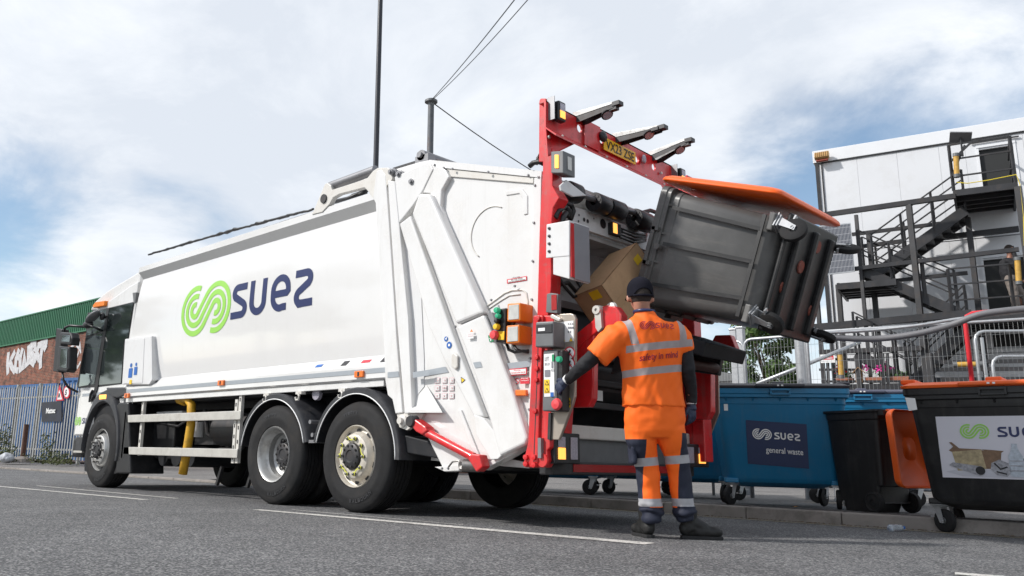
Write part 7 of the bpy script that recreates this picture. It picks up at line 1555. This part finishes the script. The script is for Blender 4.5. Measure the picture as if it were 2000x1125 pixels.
for k in range(n):
    s0 = SL+k*.2; prof_ += [(s0, .02), (s0+.03, .07), (s0+.11, .07), (s0+.14, .02)]
b.add([wf(s_, 5.72, o_) for s_, o_ in prof_]+[wf(s_, 7.0, o_) for s_, o_ in prof_], [(i, i+1, len(prof_)+i+1, len(prof_)+i) for i in range(len(prof_)-1)]); b.build('profiled_cladding', 'greenclad', wh_)
b = MB(); b.rings([[wf(SL, 7.0, .1), wf(SR, 7.0, .1), wf(SR, 7.0, -15), wf(SL, 7.0, -15)], [wf(SL, 7.06, .1), wf(SR, 7.06, .1), wf(SR, 7.06, -15), wf(SL, 7.06, -15)]]); b.rings([[wf(SL, 5.66, .09), wf(SR, 5.66, .09), wf(SR, 5.66, 0), wf(SL, 5.66, 0)], [wf(SL, 5.72, .09), wf(SR, 5.72, .09), wf(SR, 5.72, 0), wf(SL, 5.72, 0)]]); b.build('roof_edge', 'greenclad', wh_)
b = MB(); b.rings([[wf(3.9, 3.2, .03), wf(9, 3.2, .03), wf(9, 3.2, 0), wf(3.9, 3.2, 0)], [wf(3.9, 5.5, .03), wf(9, 5.5, .03), wf(9, 5.5, 0), wf(3.9, 5.5, 0)]]); b.build('rendered_patch', mat('dirty_render', (.33, .27, .22), .9, 0, .3, 2, dirt=((.14, .08, .05), .7, 3)), wh_) if False else None
def onw(px, py):
    d = ray(px, py); t_ = ((wA-CAMLOC).dot(wn))/d.dot(wn); P = CAMLOC+d*t_; return ((P-wA).dot(wd_), P.z)
def gstroke(mb, pts, wd, lift):
    q = [onw(*p) for p in pts]; stroke(mb, lambda u, v, l: wf(u, v, .01+l), q, wd, lift)
M['grafw'] = mat('white_spray_paint', (.55, .55, .56), .8, 0, .2, 6, dirt=((.2, .1, .08), .6, 9))
gl = [[(17, 688), (15, 712), (16, 731)], [(30, 686), (22, 702), (20, 708), (24, 718), (30, 726)], [(38, 682), (32, 700), (30, 722), (36, 724)], [(34, 696), (42, 700)], [(45, 680), (40, 700), (40, 724), (46, 718), (48, 690), (50, 716), (56, 710), (57, 674)], [(64, 672), (60, 690), (62, 706), (68, 712)], [(60, 674), (70, 672), (70, 684), (62, 690), (72, 704)], [(78, 670), (72, 690), (78, 704)], [(74, 676), (90, 668), (94, 666)], [(84, 672), (80, 700), (80, 720)], [(92, 672), (86, 684)]]
b = MB()
for k, p in enumerate(gl): gstroke(b, p, .34, .002+k*.0015)
b.build('graffiti', 'grafw', brk, fix=False)
b = MB()
for p in ([(137, 680), (148, 672), (156, 682), (150, 700), (140, 704)], [(142, 690), (150, 686)], [(146, 706), (152, 718), (158, 706)], [(136, 708), (134, 724)], [(156, 668), (158, 690)]): gstroke(b, p, .12, .002)
b.build('graffiti', 'grafw', brk, fix=False)
# blue containers behind the fence
def container(px0, px1, d0, d1, z1, label, side):
    A = dp(px0, 800, d0); B_ = dp(px1, 800, d1); A.z = B_.z = .15; d = (B_-A).normalized(); n_ = Vector((d.y, -d.x, 0)); L_ = (B_-A).length; th = thing('shipping_container', label, 'container', A, 0, 'blue shipping containers'); Z = Vector((0, 0, 1))
    b = MB(); pr = []; k = .12
    while k < L_-.25: pr += [(k, 0), (k+.07, -.04), (k+.14, -.04), (k+.21, 0)]; k += .28
    b.add([A+d*s_+n_*o_+Z*.15 for s_, o_ in pr]+[A+d*s_+n_*o_+Z*(z1-.1) for s_, o_ in pr], [(i, i+1, len(pr)+i+1, len(pr)+i) for i in range(len(pr)-1)]); b.build('corrugated_side', 'bluecont', th)
    b = MB(); b.rings([[A-n_*.05, B_-n_*.05, B_-n_*2.4, A-n_*2.4], [A-n_*.05+Z*z1, B_-n_*.05+Z*z1, B_-n_*2.4+Z*z1, A-n_*2.4+Z*z1]]); b.build('container_box', 'bluecont', th)
    b = MB(); 
    for z_ in (0, z1-.1): b.rings([[A+Z*z_, B_+Z*z_, B_-n_*.05+Z*z_, A-n_*.05+Z*z_], [A+Z*(z_+.1), B_+Z*(z_+.1), B_-n_*.05+Z*(z_+.1), A-n_*.05+Z*(z_+.1)]])
    for s_ in (0, L_-.12): b.rings([[A+d*s_, A+d*(s_+.12), A+d*(s_+.12)-n_*.05, A+d*s_-n_*.05], [A+d*s_+Z*z1, A+d*(s_+.12)+Z*z1, A+d*(s_+.12)-n_*.05+Z*z1, A+d*s_-n_*.05+Z*z1]])
    b.build('container_frame', 'bluecont', th)
container(-90, 109, 33, 29.6, 2.62, 'long corrugated blue container behind the palisade fence', 0); container(112, 250, 30.2, 28.5, 2.85, 'darker end of a blue container just left of the truck cab', 0)
# palisade fence
F0 = dp(0, 890, 28.0); F1 = dp(140, 890, 25.4); F0.z = F1.z = 0; fdir = (F1-F0).normalized(); fn = Vector((fdir.y, -fdir.x, 0)); Z = Vector((0, 0, 1))
pf = thing('palisade_fence', 'grey steel palisade fence in front of the blue containers', 'fence', F0); zt_ = lambda s_: 2.5
b = MB(); 
s_ = -9.0; k = 0
while s_ < 9:
    p = F0+fdir*s_; w_ = .029; dz = random.uniform(-.01, .01); ln = random.uniform(-.01, .01)
    P = [p-fdir*w_+Z*.2, p+fdir*w_+Z*.2, p+fdir*(w_+ln)+Z*(2.42+dz), p+fdir*ln+Z*(2.52+dz), p-fdir*(w_-ln)+Z*(2.42+dz)]
    b.prism([q_+fn*.03 for q_ in P], -fn*.012); s_ += .15; k += 1
b.build('pales', 'palisade', pf)
for z_ in (.5, 2.12): b = MB(); b.bar(F0-fdir*9+Z*z_, F0+fdir*9+Z*z_, .03, .05); b.build('rail', 'palisade', pf)
for s_ in (-6.2, -3.6, -.95+1.55, 2.0, 4.6): b = MB(); p = F0+fdir*s_-fn*.05; b.bx((p.x-.05, p.y-.05, .1), (p.x+.05, p.y+.05, 2.56)); b.build('post', 'palisade', pf)
def onf(px, py):
    d = ray(px, py); t_ = ((F0-CAMLOC).dot(fn)+.08)/d.dot(fn); return CAMLOC+d*t_
def fsign(name, label, cat, pts, mt, extra):
    c = onf(*pts[0]); th = thing(name, label, cat, c); b = MB(); b.prism([onf(*p) for p in pts], -fn*.02); b.build('sign_plate', mt, th)
    for nm, mtt, geo_ in extra:
        b = MB(); 
        for g_ in geo_:
            if isinstance(g_, str): continue
            b.add([onf(*p)+fn*g_[0] for p in g_[1]], [tuple(range(len(g_[1])))])
        b.build(nm, mtt, th, fix=False)
    return th
q = [(81, 786), (120, 783), (120, 823), (81, 824)]
th = fsign('sign_board', 'black company name board on the palisade fence', 'sign', q, mat('black_board', (.012, .015, .03), .4, 0, .6, 3), [])
A = onf(91, 808)+fn*.025; B_ = onf(109, 807)+fn*.025; b = MB(); text(b, frame(A, B_-A, Z), 'Mattec', 0, 0, (B_-A).length, .17, .0, .03); b.build('lettering', 'whiteink', th, fix=False)
fsign('warning_sign', 'triangular red edged road works sign left of the speed sign', 'sign', [(116, 752), (124, 782), (108.5, 783)], 'redink', [('sign_face', 'whiteink', [(.004, [(116, 761), (121.5, 780), (111.5, 780.5)])]), ('sign_figure', 'ink', [(.008, [(115, 768), (117, 768), (118, 779), (116, 774), (113, 779)])])])
ci = lambda r_: [(130+r_*.62*math.cos(a), 766+r_*1.25*math.sin(a)) for a in [2*math.pi*k/20 for k in range(20)]]
th = fsign('speed_limit_sign', 'round red edged 5 speed limit sign on the fence beside the cab', 'sign', ci(10), 'redink', [('sign_face', 'whiteink', [(.004, ci(7.6))])])
A = onf(127, 772)+fn*.01; b = MB(); text(b, frame(A, onf(133, 772)+fn*.01-A, Z), '5', 0, 0, .09, .17, 0, .04); b.build('numeral', 'ink', th, fix=False)
P = gp(43, 25.4, .1); M['rust'] = mat('rusty_steel', (.10, .045, .03), .8, 0, .5, 6); b = MB(); b.tube([P, P+Z*1.12], .07, 14); bo = thing('bollard', 'rusty brown round bollard in front of the palisade fence', 'bollard', P); b.build('bollard_tube', 'rust', bo, autos=40); b = MB(); b.lathe([(.30, 0), (.26, .1), (.14, .17), (.07, .18)], P, (0, 0, 1), 16); b.build('bollard_footing', 'kerb', bo)
# weeds, litter
b = MB(); rnd = random.Random(4)
for (px, dd, n_, h_, w_) in ((6, 25.8, 420, 1.2, .5), (22, 25.6, 200, .5, .5), (95, 24.9, 240, .9, .25), (112, 24.6, 160, .4, .4), (60, 25.4, 160, .25, 1.2), (130, 24.4, 160, .3, .5), (-20, 26, 300, .9, .7)):
    P = gp(px, dd, .1)
    for i in range(n_):
        x = P+fdir*rnd.gauss(0, w_*.5)+fn*rnd.uniform(-.1, .3); h = h_*rnd.random()*max(.2, 1-abs((x-P).dot(fdir))/w_*.6); r_ = rnd.uniform(.02, .05); nrm = Vector((rnd.gauss(0, 1), rnd.gauss(0, 1), rnd.gauss(0, .6))).normalized(); u_ = nrm.orthogonal().normalized(); v_ = nrm.cross(u_); p = x+Z*h
        b.add([p-u_*r_, p+v_*r_*.5, p+u_*r_*1.6, p-v_*r_*.5], [(0, 1, 2, 3)])
M['weedm'] = mat('dry_weeds', (.10, .12, .045), .8, 0, .5, 3, dirt=((.25, .2, .1), .6, 4)); o = b.build('weeds', 'weedm', None, fix=False); o['kind'] = 'stuff'
P = gp(12, 25.0, .1); b = MB(); b.ball(P+Z*.12, (.28, .2, .14), 8); o = smoothed(b, .03, 1, lambda v: .05*noise.noise(v*7)).build('litter_bag', mat('pale_plastic', (.4, .42, .45), .5), None, fix=False, smooth=True, origin=P); tag(o, 'crumpled pale plastic bag in the weeds by the rusty bollard', 'litter')
# crushed bottle at the kerb
P = zp(1750, 1031, .03); b = MB(); ax = (zp(1770, 1029)-zp(1733, 1030)); ax.z = 0; ax.normalize(); A = P-ax*.1
b.tube([A+ax*x for x in (0, .02, .05, .09, .13, .16, .19, .2)], [.02, .032, .028, .033, .027, .03, .014, .012], 12); o = thing('plastic_bottle', 'crushed clear plastic bottle lying against the kerb', 'bottle', A)
m = D.materials.new('clear_plastic'); m.use_nodes = True; bs = m.node_tree.nodes['Principled BSDF']; bs.inputs['Base Color'].default_value = (.75, .8, .85, 1); bs.inputs['Roughness'].default_value = .12; bs.inputs['Transmission Weight'].default_value = .7; M['clearp'] = m
b.build('bottle_shell', 'clearp', o, smooth=True); b = MB(); b.tube([A+ax*.195, A+ax*.215], .015, 10); b.build('bottle_cap', 'blueink', o)
b = MB(); P = zp(1679, 1024, .012); b.lathe([(0.001, .012), (.016, .012), (.018, 0)], P-Vector((0, 0, .008)), (0, 0, 1), 14); tag(b.build('bottle_cap', 'navyink', None, origin=P), 'small dark blue bottle cap by the kerb', 'bottle cap')
M['leafdry'] = mat('dry_leaf', (.45, .22, .06), .7, 0, .3, 30)
for i, (px, py, z_, lb_) in enumerate(((1553, 990, .118, 'dry orange leaf on the paving below the general waste bin'), (1690, 1024, .008, 'dry orange leaf in the gutter beside the bottle cap'), (1863, 1034, .008, 'dry orange leaf under the castor of the big black bin'), (1651, 988, .118, 'dry leaf on the paving beside the two wheeled bin'), (1605, 1012, .008, 'dry leaf in the gutter right of the worker'))):
    P = zp(px, py, z_); b = MB(); r_ = .03; a0 = random.uniform(0, 6); pts = []
    for k in range(10):
        a = 2*math.pi*k/10; rr_ = r_*(1.0 if k % 2 == 0 else .6)*(1.4 if k in (0, 1, 9) else 1); pts.append(P+Vector((math.cos(a+a0)*rr_, math.sin(a+a0)*rr_, .006*math.sin(k*1.7)+.004)))
    b.add([P+Z*.002]+pts, [(0, k+1, (k+1) % 10+1) for k in range(10)]); tag(b.build('fallen_leaf', 'leafdry', None, origin=P, fix=False), lb_, 'leaf', 'fallen leaves')
